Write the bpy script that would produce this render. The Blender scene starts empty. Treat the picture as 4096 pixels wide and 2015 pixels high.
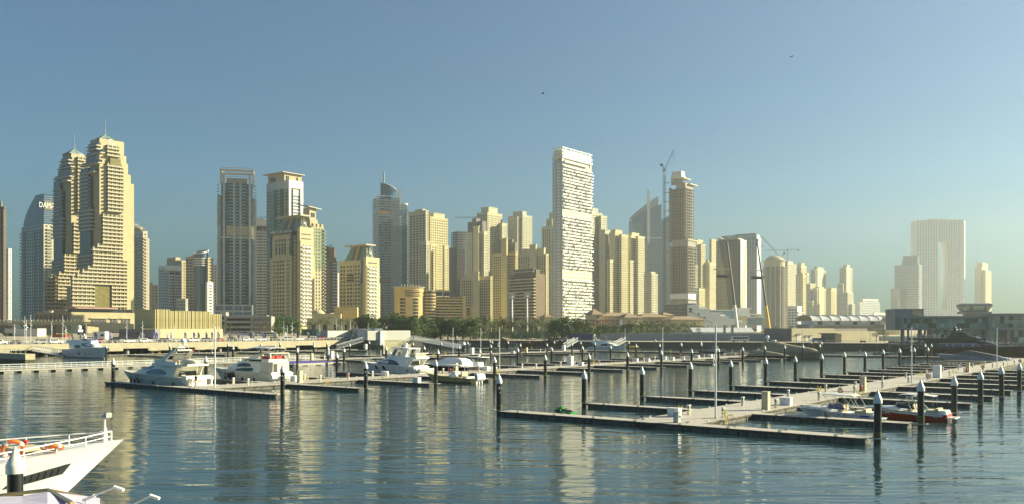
import bpy, math, random
import numpy as np
from mathutils import Vector, Matrix
rnd = random.Random(7)
S = bpy.context.scene
COL = S.collection
# ------------------------------------------------------------------ camera
FPX, HOR, CAMZ, GA = 3524.5, 1312.4, 9.5, 0.667      # focal length and horizon in photo pixels, eye height, bearing of the docks
cam = bpy.data.cameras.new('camera')
co = bpy.data.objects.new('camera', cam); COL.objects.link(co)
co.location = (0, 0, CAMZ); co.rotation_euler = (math.pi/2, 0, 0)
cam.sensor_width = 36; cam.lens = FPX/4096*36
cam.shift_y = (HOR-1007.5)/4096
cam.clip_start = 0.5; cam.clip_end = 9000
S.camera = co
# ------------------------------------------------------------------ sky, sun, exposure
SUN_AZ, SUN_EL = math.radians(77), math.radians(24)
world = bpy.data.worlds.new('World'); S.world = world; world.use_nodes = True
nt = world.node_tree; nt.nodes.clear()
wo = nt.nodes.new('ShaderNodeOutputWorld'); bg = nt.nodes.new('ShaderNodeBackground')
sky = nt.nodes.new('ShaderNodeTexSky'); sky.sky_type = 'NISHITA'; sky.sun_disc = False
sky.sun_elevation = SUN_EL; sky.sun_rotation = SUN_AZ
sky.air_density = 1.0; sky.dust_density = 0.9; sky.ozone_density = 2.0; sky.altitude = 0
bg.inputs['Strength'].default_value = 0.05
tint = nt.nodes.new('ShaderNodeMix'); tint.data_type = 'RGBA'; tint.blend_type = 'MULTIPLY'; tint.inputs[0].default_value = 1
tc = nt.nodes.new('ShaderNodeTexCoord'); sx = nt.nodes.new('ShaderNodeSeparateXYZ'); nt.links.new(tc.outputs['Generated'], sx.inputs[0])
gr = nt.nodes.new('ShaderNodeValToRGB'); el = gr.color_ramp.elements     # the graded sky: teal near the horizon, duller blue above, alike all round
el[0].position = 0.; el[0].color = (.13,.33,.41,1); el[1].position = .42; el[1].color = (.78,.96,1.0,1); e = el.new(.16); e.color = (.48,.76,.84,1)
nt.links.new(sx.outputs[2], gr.inputs[0]); nt.links.new(gr.outputs[0], tint.inputs[7])
nt.links.new(sky.outputs[0], tint.inputs[6]); nt.links.new(tint.outputs[2], bg.inputs['Color']); nt.links.new(bg.outputs[0], wo.inputs[0])
sd = bpy.data.lights.new('sun', 'SUN'); sd.energy = 5.0; sd.angle = math.radians(0.5); sd.color = (1.0, 0.92, 0.63)
so = bpy.data.objects.new('sun', sd); COL.objects.link(so)
SV = Vector((math.sin(SUN_AZ)*math.cos(SUN_EL), math.cos(SUN_AZ)*math.cos(SUN_EL), math.sin(SUN_EL)))
so.rotation_mode = 'QUATERNION'; so.rotation_quaternion = SV.to_track_quat('Z', 'Y'); so.location = SV*900
S.view_settings.view_transform = 'Standard'; S.view_settings.look = 'None'
S.view_settings.exposure = 1.2; S.view_settings.gamma = 1; S.view_settings.use_curve_mapping = False
S.cycles.max_bounces = 6; S.cycles.volume_bounces = 0; S.cycles.transparent_max_bounces = 8
S.cycles.caustics_reflective = False; S.cycles.caustics_refractive = False
S.cycles.sample_clamp_indirect = 4
# ------------------------------------------------------------------ helpers: materials
MATS = {}
def mat(name, col, rough=.6, metal=0., var=.12, scale=1.5, bump=0., spec=.5, col2=None, stretch=(1,1,1), island=0., tex='Object'):
    m = bpy.data.materials.new(name); m.use_nodes = True
    n = m.node_tree; b = n.nodes['Principled BSDF']; L = n.links.new
    b.inputs['Roughness'].default_value = rough; b.inputs['Metallic'].default_value = metal
    b.inputs['Specular IOR Level'].default_value = spec
    tc = n.nodes.new('ShaderNodeTexCoord'); mp = n.nodes.new('ShaderNodeMapping'); mp.inputs['Scale'].default_value = stretch
    nz = n.nodes.new('ShaderNodeTexNoise'); nz.inputs['Scale'].default_value = scale; nz.inputs['Detail'].default_value = 5; nz.inputs['Roughness'].default_value = .62
    L(tc.outputs[tex], mp.inputs[0]); L(mp.outputs[0], nz.inputs['Vector'])
    rp = n.nodes.new('ShaderNodeMapRange'); rp.inputs[1].default_value = .3; rp.inputs[2].default_value = .7
    L(nz.outputs[0], rp.inputs[0])
    mx = n.nodes.new('ShaderNodeMix'); mx.data_type = 'RGBA'
    c = col; d = col2 if col2 else tuple(max(0., x*(1-2*var)) for x in col)
    if not col2: c = tuple(min(.95, x*(1+var)) for x in col)
    mx.inputs[6].default_value = (*d, 1); mx.inputs[7].default_value = (*c, 1)
    L(rp.outputs[0], mx.inputs[0])
    out = mx.outputs[2]
    if island:
        g = n.nodes.new('ShaderNodeNewGeometry'); oi = n.nodes.new('ShaderNodeObjectInfo')
        ad = n.nodes.new('ShaderNodeMath'); ad.operation = 'ADD'; L(g.outputs['Random Per Island'], ad.inputs[0]); L(oi.outputs['Random'], ad.inputs[1])
        fr = n.nodes.new('ShaderNodeMath'); fr.operation = 'FRACT'; L(ad.outputs[0], fr.inputs[0])
        hs = n.nodes.new('ShaderNodeMapRange'); hs.inputs[3].default_value = 1-island; hs.inputs[4].default_value = 1+island; L(fr.outputs[0], hs.inputs[0])
        mu = n.nodes.new('ShaderNodeMix'); mu.data_type = 'RGBA'; mu.blend_type = 'MULTIPLY'; mu.inputs[0].default_value = 1
        L(out, mu.inputs[6]); L(hs.outputs[0], mu.inputs[7]); out = mu.outputs[2]
    L(out, b.inputs['Base Color'])
    if bump:
        bp = n.nodes.new('ShaderNodeBump'); bp.inputs['Strength'].default_value = bump; bp.inputs['Distance'].default_value = .05
        L(nz.outputs[0], bp.inputs['Height']); L(bp.outputs[0], b.inputs['Normal'])
    MATS[name] = m
    return m
# ------------------------------------------------------------------ helpers: meshes
def rotz2(x, y, a): c, s = math.cos(a), math.sin(a); return x*c-y*s, x*s+y*c
class MB:
    def __init__(s): s.v = []; s.f = []; s.m = []
    def add(s, vs, fs, mi=0):
        o = len(s.v); s.v.extend(vs)
        for f in fs: s.f.append(tuple(i+o for i in f)); s.m.append(mi)
    def bx(s, x0, x1, y0, y1, z0, z1, mi=0, bottom=True):
        s.add([(x0,y0,z0),(x1,y0,z0),(x1,y1,z0),(x0,y1,z0),(x0,y0,z1),(x1,y0,z1),(x1,y1,z1),(x0,y1,z1)],
              ([(3,2,1,0)] if bottom else [])+[(4,5,6,7),(0,1,5,4),(1,2,6,5),(2,3,7,6),(3,0,4,7)], mi)
    def box(s, c, d, mi=0, rz=0., ry=0., rx=0.):
        M = Matrix.Rotation(rz,3,'Z') @ Matrix.Rotation(ry,3,'Y') @ Matrix.Rotation(rx,3,'X')
        vs = []
        for z in (-.5,.5):
            for x, y in ((-.5,-.5),(.5,-.5),(.5,.5),(-.5,.5)):
                p = M @ Vector((x*d[0], y*d[1], z*d[2])); vs.append((p.x+c[0], p.y+c[1], p.z+c[2]))
        s.add(vs, [(3,2,1,0),(4,5,6,7),(0,1,5,4),(1,2,6,5),(2,3,7,6),(3,0,4,7)], mi)
    def cyl(s, p0, p1, r0, r1=None, n=8, mi=0, cap=True):
        if r1 is None: r1 = r0
        p0 = Vector(p0); p1 = Vector(p1); d = (p1-p0)
        if d.length < 1e-6: return
        d.normalize(); u = d.orthogonal().normalized(); w = d.cross(u)
        if abs(d.z) > .999: u = Vector((1,0,0)); w = d.cross(u)
        vs = []
        for p, r in ((p0,r0),(p1,r1)):
            for i in range(n):
                a = 2*math.pi*i/n; q = p+u*(r*math.cos(a))+w*(r*math.sin(a)); vs.append(tuple(q))
        fs = [(i,(i+1)%n,n+(i+1)%n,n+i) for i in range(n)]
        if cap: fs += [tuple(range(n-1,-1,-1)), tuple(range(n,2*n))]
        s.add(vs, fs, mi)
    def tube(s, pts, r, n=5, mi=0):
        for a, b in zip(pts[:-1], pts[1:]): s.cyl(a, b, r, r, n, mi)
    def rings(s, rs, mi=0, closed=True, c0=True, c1=True, mis=None):
        o = len(s.v); n = len(rs[0])
        for r in rs: s.v.extend(r)
        for k in range(len(rs)-1):
            for i in range(n if closed else n-1):
                j = (i+1) % n
                s.f.append((o+k*n+i, o+k*n+j, o+(k+1)*n+j, o+(k+1)*n+i)); s.m.append(mis[k] if mis else mi)
        if c0: s.f.append(tuple(o+i for i in range(n-1,-1,-1))); s.m.append(mi)
        if c1: s.f.append(tuple(o+(len(rs)-1)*n+i for i in range(n))); s.m.append(mi)
    def lathe(s, prof, n=10, mi=0, c=(0,0,0)):
        s.rings([[(c[0]+r*math.cos(2*math.pi*i/n), c[1]+r*math.sin(2*math.pi*i/n), c[2]+z) for i in range(n)] for r, z in prof], mi)
    def sphere(s, c, r, n=8, m=6, mi=0, sz=1.):
        s.rings([[(c[0]+r*math.sin(math.pi*(k+.02)/(m+.04))*math.cos(2*math.pi*i/n), c[1]+r*math.sin(math.pi*(k+.02)/(m+.04))*math.sin(2*math.pi*i/n),
                   c[2]-sz*r*math.cos(math.pi*(k+.02)/(m+.04))) for i in range(n)] for k in range(m+1)], mi)
    def prism(s, poly, z0, z1, mi=0):
        n = len(poly)
        s.add([(x,y,z0) for x,y in poly]+[(x,y,z1) for x,y in poly], [tuple(range(n-1,-1,-1)), tuple(range(n,2*n))]+[(i,(i+1)%n,n+(i+1)%n,n+i) for i in range(n)], mi)
    def extr(s, prof, y0, y1, mi=0):      # profile in x,z swept along y
        n = len(prof)
        s.add([(x,y0,z) for x,z in prof]+[(x,y1,z) for x,z in prof], [tuple(range(n)), tuple(range(2*n-1,n-1,-1))]+[((i+1)%n,i,n+i,n+(i+1)%n) for i in range(n)], mi)
    def torus(s, c, R, r, axis='y', n=16, m=6, mi=0, a0=0., a1=2*math.pi):
        full = abs(a1-a0) > 6.28
        rs = []
        for k in range(n+1):
            a = a0+(a1-a0)*k/n; ring = []
            for i in range(m):
                b = 2*math.pi*i/m; q = R+r*math.cos(b); p = (q*math.cos(a), r*math.sin(b), q*math.sin(a))
                if axis == 'z': p = (p[0], p[2], p[1])
                if axis == 'x': p = (p[1], p[0], p[2])
                ring.append((c[0]+p[0], c[1]+p[1], c[2]+p[2]))
            rs.append(ring)
        s.rings(rs, mi, c0=not full, c1=not full)
    def mesh(s, name, mats, smooth=0):
        me = bpy.data.meshes.new(name); me.from_pydata(s.v, [], s.f)
        for m in (mats if isinstance(mats, (list,tuple)) else [mats]): me.materials.append(m)
        if len(me.materials) > 1: me.polygons.foreach_set('material_index', s.m)
        if smooth:
            me.shade_smooth()
            me.set_sharp_from_angle(angle=math.radians(smooth))
        me.update(); return me
    def build(s, name, mats, parent=None, loc=(0,0,0), rz=0., smooth=0):
        return inst(s.mesh(name, mats, smooth), name, parent, loc, rz)
def inst(me, name, parent=None, loc=(0,0,0), rz=0., scale=None):
    o = bpy.data.objects.new(name, me); COL.objects.link(o); o.location = loc
    if rz: o.rotation_euler = (0,0,rz)
    if scale: o.scale = scale
    if parent: o.parent = parent
    return o
def tag(o, label, cat, group=None):
    o['label'] = label; o['category'] = cat
    if group: o['group'] = group
    return o
def thing(name, label, cat, loc=(0,0,0), rz=0., group=None):
    o = bpy.data.objects.new(name, None); COL.objects.link(o); o.location = loc; o.rotation_euler = (0,0,rz); o.empty_display_size = .5
    return tag(o, label, cat, group)
KIDS = {}
def dup(root, loc, rz=0., label=None, group=None, scale=None):
    if root.name not in KIDS: KIDS[root.name] = [(c, list(c.children)) for c in root.children]
    r = root.copy(); COL.objects.link(r); r.location = loc; r.rotation_euler = (0,0,rz)
    if scale: r.scale = (scale,)*3
    if label: r['label'] = label
    if group: r['group'] = group
    for c, gs in KIDS[root.name]:
        q = c.copy(); COL.objects.link(q); q.parent = r
        for g in gs:
            h = g.copy(); COL.objects.link(h); h.parent = q
    return r
def stuff(o): o['kind'] = 'stuff'; return o
def structure(o): o['kind'] = 'structure'; return o
def textmesh(txt, size, depth=.04, spacing=1.):
    cu = bpy.data.curves.new('lettering', 'FONT'); cu.body = txt; cu.size = size; cu.extrude = depth; cu.align_x = 'CENTER'; cu.align_y = 'CENTER'; cu.space_character = spacing; cu.resolution_u = 2
    o = bpy.data.objects.new('lettering', cu); COL.objects.link(o)
    dg = bpy.context.evaluated_depsgraph_get()
    me = bpy.data.meshes.new_from_object(o.evaluated_get(dg))
    bpy.data.objects.remove(o); bpy.data.curves.remove(cu)
    return me
def lettering(txt, size, m, parent, loc, rz=0., tilt=math.pi/2, depth=.04, name='lettering', spacing=1., sx=1.):
    me = textmesh(txt, size, depth, spacing); me.materials.clear(); me.materials.append(m)
    o = inst(me, name, parent, loc); o.rotation_euler = (tilt, 0, rz); o.scale = (sx,1,1)
    return o
def BX(n, m, p, *a): b = MB(); b.bx(*a); return b.build(n, m, p)
# ------------------------------------------------------------------ helpers: the grid of the place
WX, WY = math.sin(GA), math.cos(GA)          # bearing of the walkways
FX, FY = math.cos(GA), -math.sin(GA)         # bearing of the fingers, to the right
RZ = math.atan2(WY, WX)                      # rotation that turns local x along the walkways
def AB(a, b, z=0.): return (a*WX+b*FX, a*WY+b*FY, z)
def at(px, py, z=0.5):                       # place on the level z measured in the photo
    D = FPX*(CAMZ-z)/(py-HOR); return ((px-2048)/FPX*D, D, z)
def atD(px, D, z=0.): return ((px-2048)/FPX*D, D, z)
def zat(py, D): return CAMZ-(py-HOR)*D/FPX
def ab_of(x, y): return x*WX+y*WY, x*FX+y*FY
# ------------------------------------------------------------------ materials
M_conc = mat('concrete', (.36,.34,.29), .85, var=.14, scale=2.2, bump=.15)
M_deck = mat('deck concrete', (.46,.42,.36), .8, var=.1, scale=3., bump=.1)
M_float = mat('float concrete', (.16,.16,.14), .8, var=.4, scale=2.5, bump=.3, stretch=(1,1,.6))
M_waler = mat('timber waler', (.13,.105,.075), .8, var=.3, scale=4, bump=.2, stretch=(.3,1,1))
M_gap = mat('rubber black', (.018,.018,.018), .7)
M_pile = mat('black pile sleeve', (.016,.017,.016), .38, var=.35, scale=3, stretch=(1,1,.2))
M_cap = mat('white pile cap', (.74,.73,.66), .45, var=.06)
M_steel = mat('brushed steel', (.62,.6,.52), .32, 1., var=.08, scale=6)
M_galv = mat('galvanised steel', (.5,.5,.47), .45, .8, var=.1, scale=6)
M_white = mat('white paint', (.78,.78,.75), .4, var=.04, scale=2)
M_gel = mat('white gelcoat', (.88,.88,.85), .18, var=.03, scale=.7)
M_cream = mat('cream gelcoat', (.83,.80,.68), .25, var=.04, scale=.7)
M_yel = mat('yellow paint', (.72,.56,.06), .45, var=.1)
M_red = mat('red paint', (.50,.05,.03), .4, var=.1)
M_orange = mat('orange buoy', (.72,.17,.04), .5, var=.12)
M_beigebox = mat('beige cabinet', (.55,.50,.33), .5, .15, var=.08)
M_dark = mat('dark grey', (.05,.05,.052), .5)
M_glassd = mat('smoked glass', (.012,.014,.018), .06, var=.1, spec=.7)
M_rope = mat('dark rope', (.03,.03,.035), .9)
M_blue = mat('purple blue fabric', (.09,.07,.34), .8, var=.1)
M_sand = mat('sand', (.42,.36,.25), .95, var=.18, scale=.06, bump=.2)
M_asph = mat('asphalt', (.10,.10,.095), .9, var=.15, scale=.2)
M_prom = mat('promenade paving', (.30,.28,.25), .85, var=.1, scale=.5)
M_algae = mat('algae stone', (.12,.115,.05), .9, var=.4, scale=1.5, bump=.5)
M_rock = mat('rip rap rock', (.25,.23,.20), .9, var=.3, scale=1.2, bump=.5, island=.35)
# ------------------------------------------------------------------ water
def water_mat():
    m = bpy.data.materials.new('sea water'); m.use_nodes = True
    n = m.node_tree; b = n.nodes['Principled BSDF']; L = n.links.new
    b.inputs['Base Color'].default_value = (.018,.045,.050,1); b.inputs['Roughness'].default_value = .045; b.inputs['IOR'].default_value = 1.42
    g = n.nodes.new('ShaderNodeNewGeometry')
    def noise(scale, stretch, rot, detail=2, dist=0., typ='noise'):
        mp = n.nodes.new('ShaderNodeMapping'); mp.inputs['Scale'].default_value = stretch; mp.inputs['Rotation'].default_value = (0,0,rot)
        L(g.outputs['Position'], mp.inputs[0])
        t = n.nodes.new('ShaderNodeTexNoise'); t.inputs['Scale'].default_value = scale; t.inputs['Detail'].default_value = detail
        t.inputs['Distortion'].default_value = dist; L(mp.outputs[0], t.inputs['Vector']); return t.outputs[0]
    def mul(a, k):
        x = n.nodes.new('ShaderNodeMath'); x.operation = 'MULTIPLY'; L(a, x.inputs[0])
        if isinstance(k, float): x.inputs[1].default_value = k
        else: L(k, x.inputs[1])
        return x.outputs[0]
    def add(a, c):
        x = n.nodes.new('ShaderNodeMath'); x.operation = 'ADD'; L(a, x.inputs[0]); L(c, x.inputs[1]); return x.outputs[0]
    swell = mul(noise(.34, (.28,1.,1.), .20, 2, .7), .24)
    rip = mul(noise(.85, (.24,1.,1.), -.12, 3, 1.1), .115)
    fine = mul(noise(4.0, (.5,1.,1.), .1, 2), .005)
    patch = noise(.028, (1.,1.,1.), .4, 2)
    pr = n.nodes.new('ShaderNodeMapRange'); pr.inputs[1].default_value = .38; pr.inputs[2].default_value = .62; pr.inputs[3].default_value = .45; pr.inputs[4].default_value = 1.25
    L(patch, pr.inputs[0])
    # choppier in the channel beyond the outer pontoon and on the open side in front
    h = add(swell, mul(add(rip, fine), pr.outputs[0]))
    bp = n.nodes.new('ShaderNodeBump'); bp.inputs['Strength'].default_value = 1.; bp.inputs['Distance'].default_value = .55
    L(h, bp.inputs['Height']); L(bp.outputs[0], b.inputs['Normal'])
    return m
M_water = water_mat()
mb = MB(); R = 4500
mb.add([(-R,-400,0),(R,-400,0),(R,5200,0),(-R,5200,0)], [(0,1,2,3)])
structure(mb.build('water', M_water))
# ------------------------------------------------------------------ land
# shoreline, left to right (world x, y): the quay front, the embankment, the rocks
SHORE = [(-1400,-700),AB(0,-352)[:2],AB(322,-352)[:2],(-42,505),(67,431),(120,418),(150,394),(169,387),(201,350),(260,300),(420,230),(900,60)]
# ------------------------------------------------------------------ pontoons
DECK = .52
M_cleat = M_galv
def cleat_mesh():
    m = MB(); m.box((0,0,.03),(.28,.10,.06)); m.cyl((-.10,0,.05),(-.10,0,.12),.025,n=6); m.cyl((.10,0,.05),(.10,0,.12),.025,n=6); m.cyl((-.22,0,.13),(.22,0,.13),.026,.026,6)
    return m.mesh('cleat', M_cleat)
ME_cleat = cleat_mesh()
ME_cache = {}
def section_meshes(L, W):
    k = (round(L,2), round(W,2))
    if k in ME_cache: return ME_cache[k]
    d = MB(); d.bx(-L/2+.012,L/2-.012,-W/2,W/2,DECK-.14,DECK)
    f = MB(); f.bx(-L/2+.10,L/2-.10,-W/2+.10,W/2-.10,-.6,DECK-.16)
    r = MB()
    for s in (-1,1):
        r.bx(-L/2+.01,L/2-.01,s*(W/2-.02)-.035,s*(W/2-.02)+.055 if s>0 else s*(W/2-.02)+.035,DECK-.21,DECK-.025) if s>0 else r.bx(-L/2+.01,L/2-.01,-(W/2-.02)-.055,-(W/2-.02)+.035,DECK-.21,DECK-.025)
        n = max(1,int(L/.9))
        for i in range(n):
            x = -L/2+(i+.5)*L/n
            r.bx(x-.05,x+.05,s*(W/2+.036)-.012,s*(W/2+.036)+.012,DECK-.16,DECK-.09,1)
    ME_cache[k] = (d.mesh('deck_section',M_deck), f.mesh('float',M_float), r.mesh('waler',[M_waler,M_gap]))
    return ME_cache[k]
def pontoon(name, label, a0, a1, b0, b1, group=None, sec=5.5, cleats=True, cat='pontoon'):
    """a floating pontoon lying over a0..a1 and b0..b1 of the dock grid; its long side is split into sections"""
    la, lb = a1-a0, b1-b0; along_a = la > lb
    L, W = (la,lb) if along_a else (lb,la)
    c = AB((a0+a1)/2,(b0+b1)/2)
    rz = RZ if along_a else math.atan2(FY,FX)
    t = thing(name, label, cat, c, rz, group)
    n = max(1, round(L/sec)); l = L/n
    d, f, r = section_meshes(l, W)
    for i in range(n):
        x = -L/2+(i+.5)*l
        inst(d,'deck_section',t,(x,0,0)); inst(f,'float',t,(x,0,0)); inst(r,'waler',t,(x,0,0))
    if cleats:
        k = max(2, int(L/4.5))
        for i in range(k):
            x = -L/2+(i+.5)*L/k
            for s in (-1,1): inst(ME_cleat,'cleat',t,(x,s*(W/2-.22),DECK))
    return t
def pile_guide(parent_ab, sgn, group):
    pass
ME_guide = None
def guide_mesh():
    m = MB(); m.bx(-1.3,1.3,-.42,-.36,DECK-.06,DECK+.02); m.bx(-1.3,1.3,.36,.42,DECK-.06,DECK+.02)
    m.bx(1.24,1.3,-.36,.36,DECK-.06,DECK+.02)
    for s in (-1,1): m.cyl((-.9,s*.39,DECK-.02),(1.6,s*.39,DECK-.02),.03,n=5)
    return m.mesh('pile_guide', M_galv)
ME_guide = guide_mesh()
def pile_meshes(h):
    b = MB(); b.lathe([(.30,-1.5),(.30,.25)],14); b.lathe([(.302,.25),(.302,h)],14)
    c = MB(); c.lathe([(.36,h-.12),(.36,h+.22),(.34,h+.25),(.02,h+1.0)],14)
    g = MB()
    m = M_pile
    return b.mesh('sleeve',m,40), c.mesh('cone_cap',M_cap,40)
PM, PC = pile_meshes(3.62)
M_mark = mat('white marking', (.6,.6,.55), .6)
def pile(a, b, label, group='mooring piles with white cone caps', dz=0., band=None, mark=None, n=[0]):
    x, y, _ = AB(a,b)
    n[0] += 1; rr = random.Random(n[0]); dz += rr.uniform(-.16,.1); t = thing('mooring_pile', label, 'pile', (x,y,dz), 0., group); t.rotation_euler = (rr.gauss(0,.006),rr.gauss(0,.006),rr.uniform(0,6)); t.rotation_euler.z = 0. if mark else t.rotation_euler.z
    inst(PM,'sleeve',t); inst(PC,'cone_cap',t)
    g = MB(); g.lathe([(.315,DECK-.1-dz),(.325,DECK+.25-dz),(.31,DECK+.5-dz)],12)
    if 'collar' not in ME_cache: ME_cache['collar'] = g.mesh('fouled_collar', M_algae, 40)
    inst(ME_cache['collar'],'fouled_collar',t)
    if mark:
        for i, tx in enumerate(mark):
            lettering(tx, .42, M_mark, t, (.315*math.sin(.45),-.315*math.cos(.45),3.0-i*.5), rz=.45, depth=.004)
    if band:
        for (z0,z1,mm) in band:
            q = MB(); q.lathe([(.312,z0),(.312,z1)],14); q.build('painted_band', mm, t, smooth=40)
    return t
ORD = ['first','second','third','fourth','fifth','sixth','seventh','eighth','ninth','tenth','eleventh','twelfth','thirteenth','fourteenth','fifteenth','sixteenth','seventeenth','eighteenth','nineteenth','twentieth']
def finger(a, b0, b1, label, group, w=1.7, guide=1):
    t = pontoon('finger_pontoon', label, a-w/2, a+w/2, b0, b1, group)
    L = b1-b0
    if guide:
        o = inst(ME_guide,'pile_guide',t,(guide*(L/2+.2),0,0)); 
        if guide < 0: o.rotation_euler = (0,0,math.pi)
    return t
A1, S1 = 75.45, 14.02
W1L, W1R = -44.4, -37.6
W2L, W2R = -123.9, -117.0
A2, S2 = 75.26, 15.25
W3L, W3R = -206.0, -199.2
A3, S3 = 140.0, 15.2
# right-hand dock
pontoon('walkway_pontoon','wide pale concrete walkway of the nearest dock, running away to the right edge',A1+1.0,302.,W1L,W1R,'main dock walkways')
tfront = pontoon('finger_pontoon','long end pontoon across the front of the nearest dock, closest to the viewer',A1-1.0,A1+.99,-60.4,-21.9,'end pontoons across dock heads')
inst(ME_guide,'pile_guide',tfront,(19.45,0,0)); o = inst(ME_guide,'pile_guide',tfront,(-19.45,0,0)); o.rotation_euler = (0,0,math.pi)
for k in range(0,11):
    if k > 0: finger(A1+S1*k, W1R+.01, -22.1, '%s right-hand finger pontoon of the nearest dock, counted from its front end'%ORD[k], 'finger pontoons of the nearest dock')
    mk = {0:None,1:['A','1'],}.get(k)
    pile(A1+S1*k,-21.2,'white-capped black pile, %s from the front along the nearest dock\'s right side'%ORD[k], mark=None)
for k in range(0,17):
    if k > 0: finger(A1+S1*k, -58.4, W1L-.01, '%s left-hand finger pontoon of the nearest dock, counted from its front end'%ORD[k], 'finger pontoons of the nearest dock', guide=-1)
    if k < 14: pile(A1+S1*k,-59.3 if k else -61.2,'white-capped black pile, %s from the front along the nearest dock\'s left side'%ORD[k], mark=['A1','+'] if k==0 else None)
# middle dock
pontoon('walkway_pontoon','wide pale walkway of the middle dock, with white storage boxes and yellow ladders',A2+1.0,300.,W2L,W2R,'main dock walkways')
t2 = pontoon('finger_pontoon','end pontoon across the head of the middle dock, alongside the cream motor yacht',A2-1.0,A2+.99,-146.,-99.9,'end pontoons across dock heads')
for k in range(0,15):
    if k > 0: finger(A2+S2*k, W2R+.01, -100., '%s right-hand finger pontoon of the middle dock, counted from its head'%ORD[k], 'finger pontoons of the middle dock')
    pile(A2+S2*k,-99.2,'white-capped black pile, %s from the front along the middle dock\'s right side'%ORD[k], mark=['A1','-5'] if k<2 else None)
for k in range(0,15):
    pass
    if k > 0: finger(A2+S2*k, -140.6, W2L-.01, '%s left-hand finger pontoon of the middle dock, counted from its head'%ORD[k], 'finger pontoons of the middle dock', guide=-1)
    pile(A2+S2*k,-141.4 if k else -145.,'white-capped black pile, %s from the front along the middle dock\'s left side'%ORD[k], mark=['A6','+'] if k==0 else None)
# far dock
pontoon('walkway_pontoon','far dock walkway joined to the railed bridge on the left',128.,303.,W3L,W3R,'main dock walkways')
for k in range(0,10):
    finger(A3+S3*k, W3R+.01, -179.4, '%s right-hand finger pontoon of the far dock, counted from its near end'%ORD[k], 'finger pontoons of the far dock')
    pile(A3+S3*k,-178.6,'white-capped black pile, %s from the near end along the far dock\'s right side'%ORD[k],
         band=[(1.9,2.5,M_white),(1.55,1.9,mat('blue band',(.05,.12,.4),.5))] if k==5 else None)
for k in range(1,10):
    finger(A3+S3*k, -227.4, W3L-.01, '%s left-hand finger pontoon of the far dock, counted from its near end'%ORD[k], 'finger pontoons of the far dock', guide=-1)
    pile(A3+S3*k,-228.2,'white-capped black pile, %s from the near end along the far dock\'s left side'%ORD[k])
x, y, _ = at(1313,1441)
M_bblue = mat('blue paint',(.06,.14,.42),.5)
a_, b_ = ab_of(x,y); pile(a_,b_,'black pile wrapped in a white and blue band beside a white cabinet',band=[(2.3,3.45,M_white),(1.95,2.3,M_bblue)])
# quay-side dock
pontoon('walkway_pontoon','narrow dock walkway lying close along the concrete quay',150.,262.,-296.,-292.,'main dock walkways')
for k in range(0,5):
    finger(158+22.*k, -291.99, -268.5, '%s finger pontoon of the dock by the concrete quay, counted from the left'%ORD[k], 'finger pontoons by the quay')
    pile(158+22.*k,-267.7,'white-capped black pile, %s from the left in front of the concrete quay'%ORD[k])
for i,(px,py) in enumerate([(1044,1415),(1255,1400),(425,1428)]):
    x,y,_ = at(px,py); a_,b_ = ab_of(x,y)
    pile(a_,b_,['black pile standing close under the quay wall left of the tilted gangway','black pile under the quay wall behind the purple carpet','black pile at the bow end of the pontoon beside the far left yacht'][i])
# outer pontoon
pontoon('breakwater_pontoon','long outer pontoon closing the marina towards the channel',303.6,307.,-262.,-28.,'main dock walkways',sec=9.)
OUTL = ['white-capped black pile right of the white cruising yacht bow in the channel','white-capped black pile in front of the white cruising yacht stern in the channel','white-capped black pile left of the white minibus, standing in the channel water','white-capped black pile on the outer pontoon just right of the white camera pole','white-capped black pile behind the covered yacht, nearer its low bow','tallest white-capped channel pile behind the middle of the covered yacht','white-capped black pile in front of the wooden dhow stern','white-capped black pile in front of the covered grey cruiser by the dhow','white-capped black pile beside the small gangway right of the grey cruiser','lone white-capped pile against the dark embankment near the yellow ladder','white-capped black pile against the embankment left of the wooden dhow','big white-capped channel pile at the stern of the black party yacht','white-capped black pile in front of the black party yacht hull']
outer = [(2515,1403),(2323,1403),(2805,1404),(2724,1413),(3287,1405),(3246,1399),(2027+5,1400),(2217,1398),(2268,1385),(2622,1390),(1960,1393),(3700,1423),(3725,1420)]
for i,(px,py) in enumerate(outer):
    x,y,_ = at(px,py); a_,b_ = ab_of(x,y)
    pile(a_,b_,OUTL[i],'outer mooring piles')
# ------------------------------------------------------------------ building toolkit
M_gl = {}
def glass(name, col, var=.35, rough=.08, spec=.6, metal=0.):
    M_gl[name] = mat('glass '+name, col, rough, metal, var=.15, scale=.3, spec=spec, island=var); return M_gl[name]
G_dark = glass('dark', (.030,.036,.045), .6)
G_brown = glass('brown', (.07,.06,.045), .6)
G_jbr = glass('bronze', (.03,.027,.022), .5, .5, .15)
G_blue = glass('blue', (.05,.11,.19), .35, .05, .9)
G_green = glass('green', (.05,.12,.095), .35, .06, .8)
G_gold = glass('gold', (.22,.19,.06), .3, .12, .8)
G_sky = glass('sky', (.14,.21,.30), .25, .05, .9)
G_pale = glass('pale', (.19,.25,.30), .3, .08, .9)
B_cream = mat('cream render', (.46,.40,.25), .85, var=.06, scale=.15)
B_jbr = mat('pale yellow render', (.56,.51,.32), .85, var=.06, scale=.12)
B_jbr2 = mat('warm yellow render', (.54,.46,.23), .85, var=.06, scale=.12)
B_gros = mat('beige stone', (.46,.40,.23), .8, var=.07, scale=.12)
B_band = mat('pale band stone', (.52,.46,.34), .75, var=.06, scale=.3)
B_hab = mat('sand limestone', (.55,.47,.27), .85, var=.07, scale=.15)
B_white = mat('white cladding', (.72,.72,.68), .55, var=.05, scale=.2)
B_silver = mat('silver cladding', (.45,.45,.42), .4, .3, var=.08, scale=.2)
B_grey = mat('grey cladding', (.20,.20,.20), .7, var=.12, scale=.2)
B_dkgrey = mat('slate roof grey', (.17,.155,.15), .8, var=.15, scale=.4)
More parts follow.
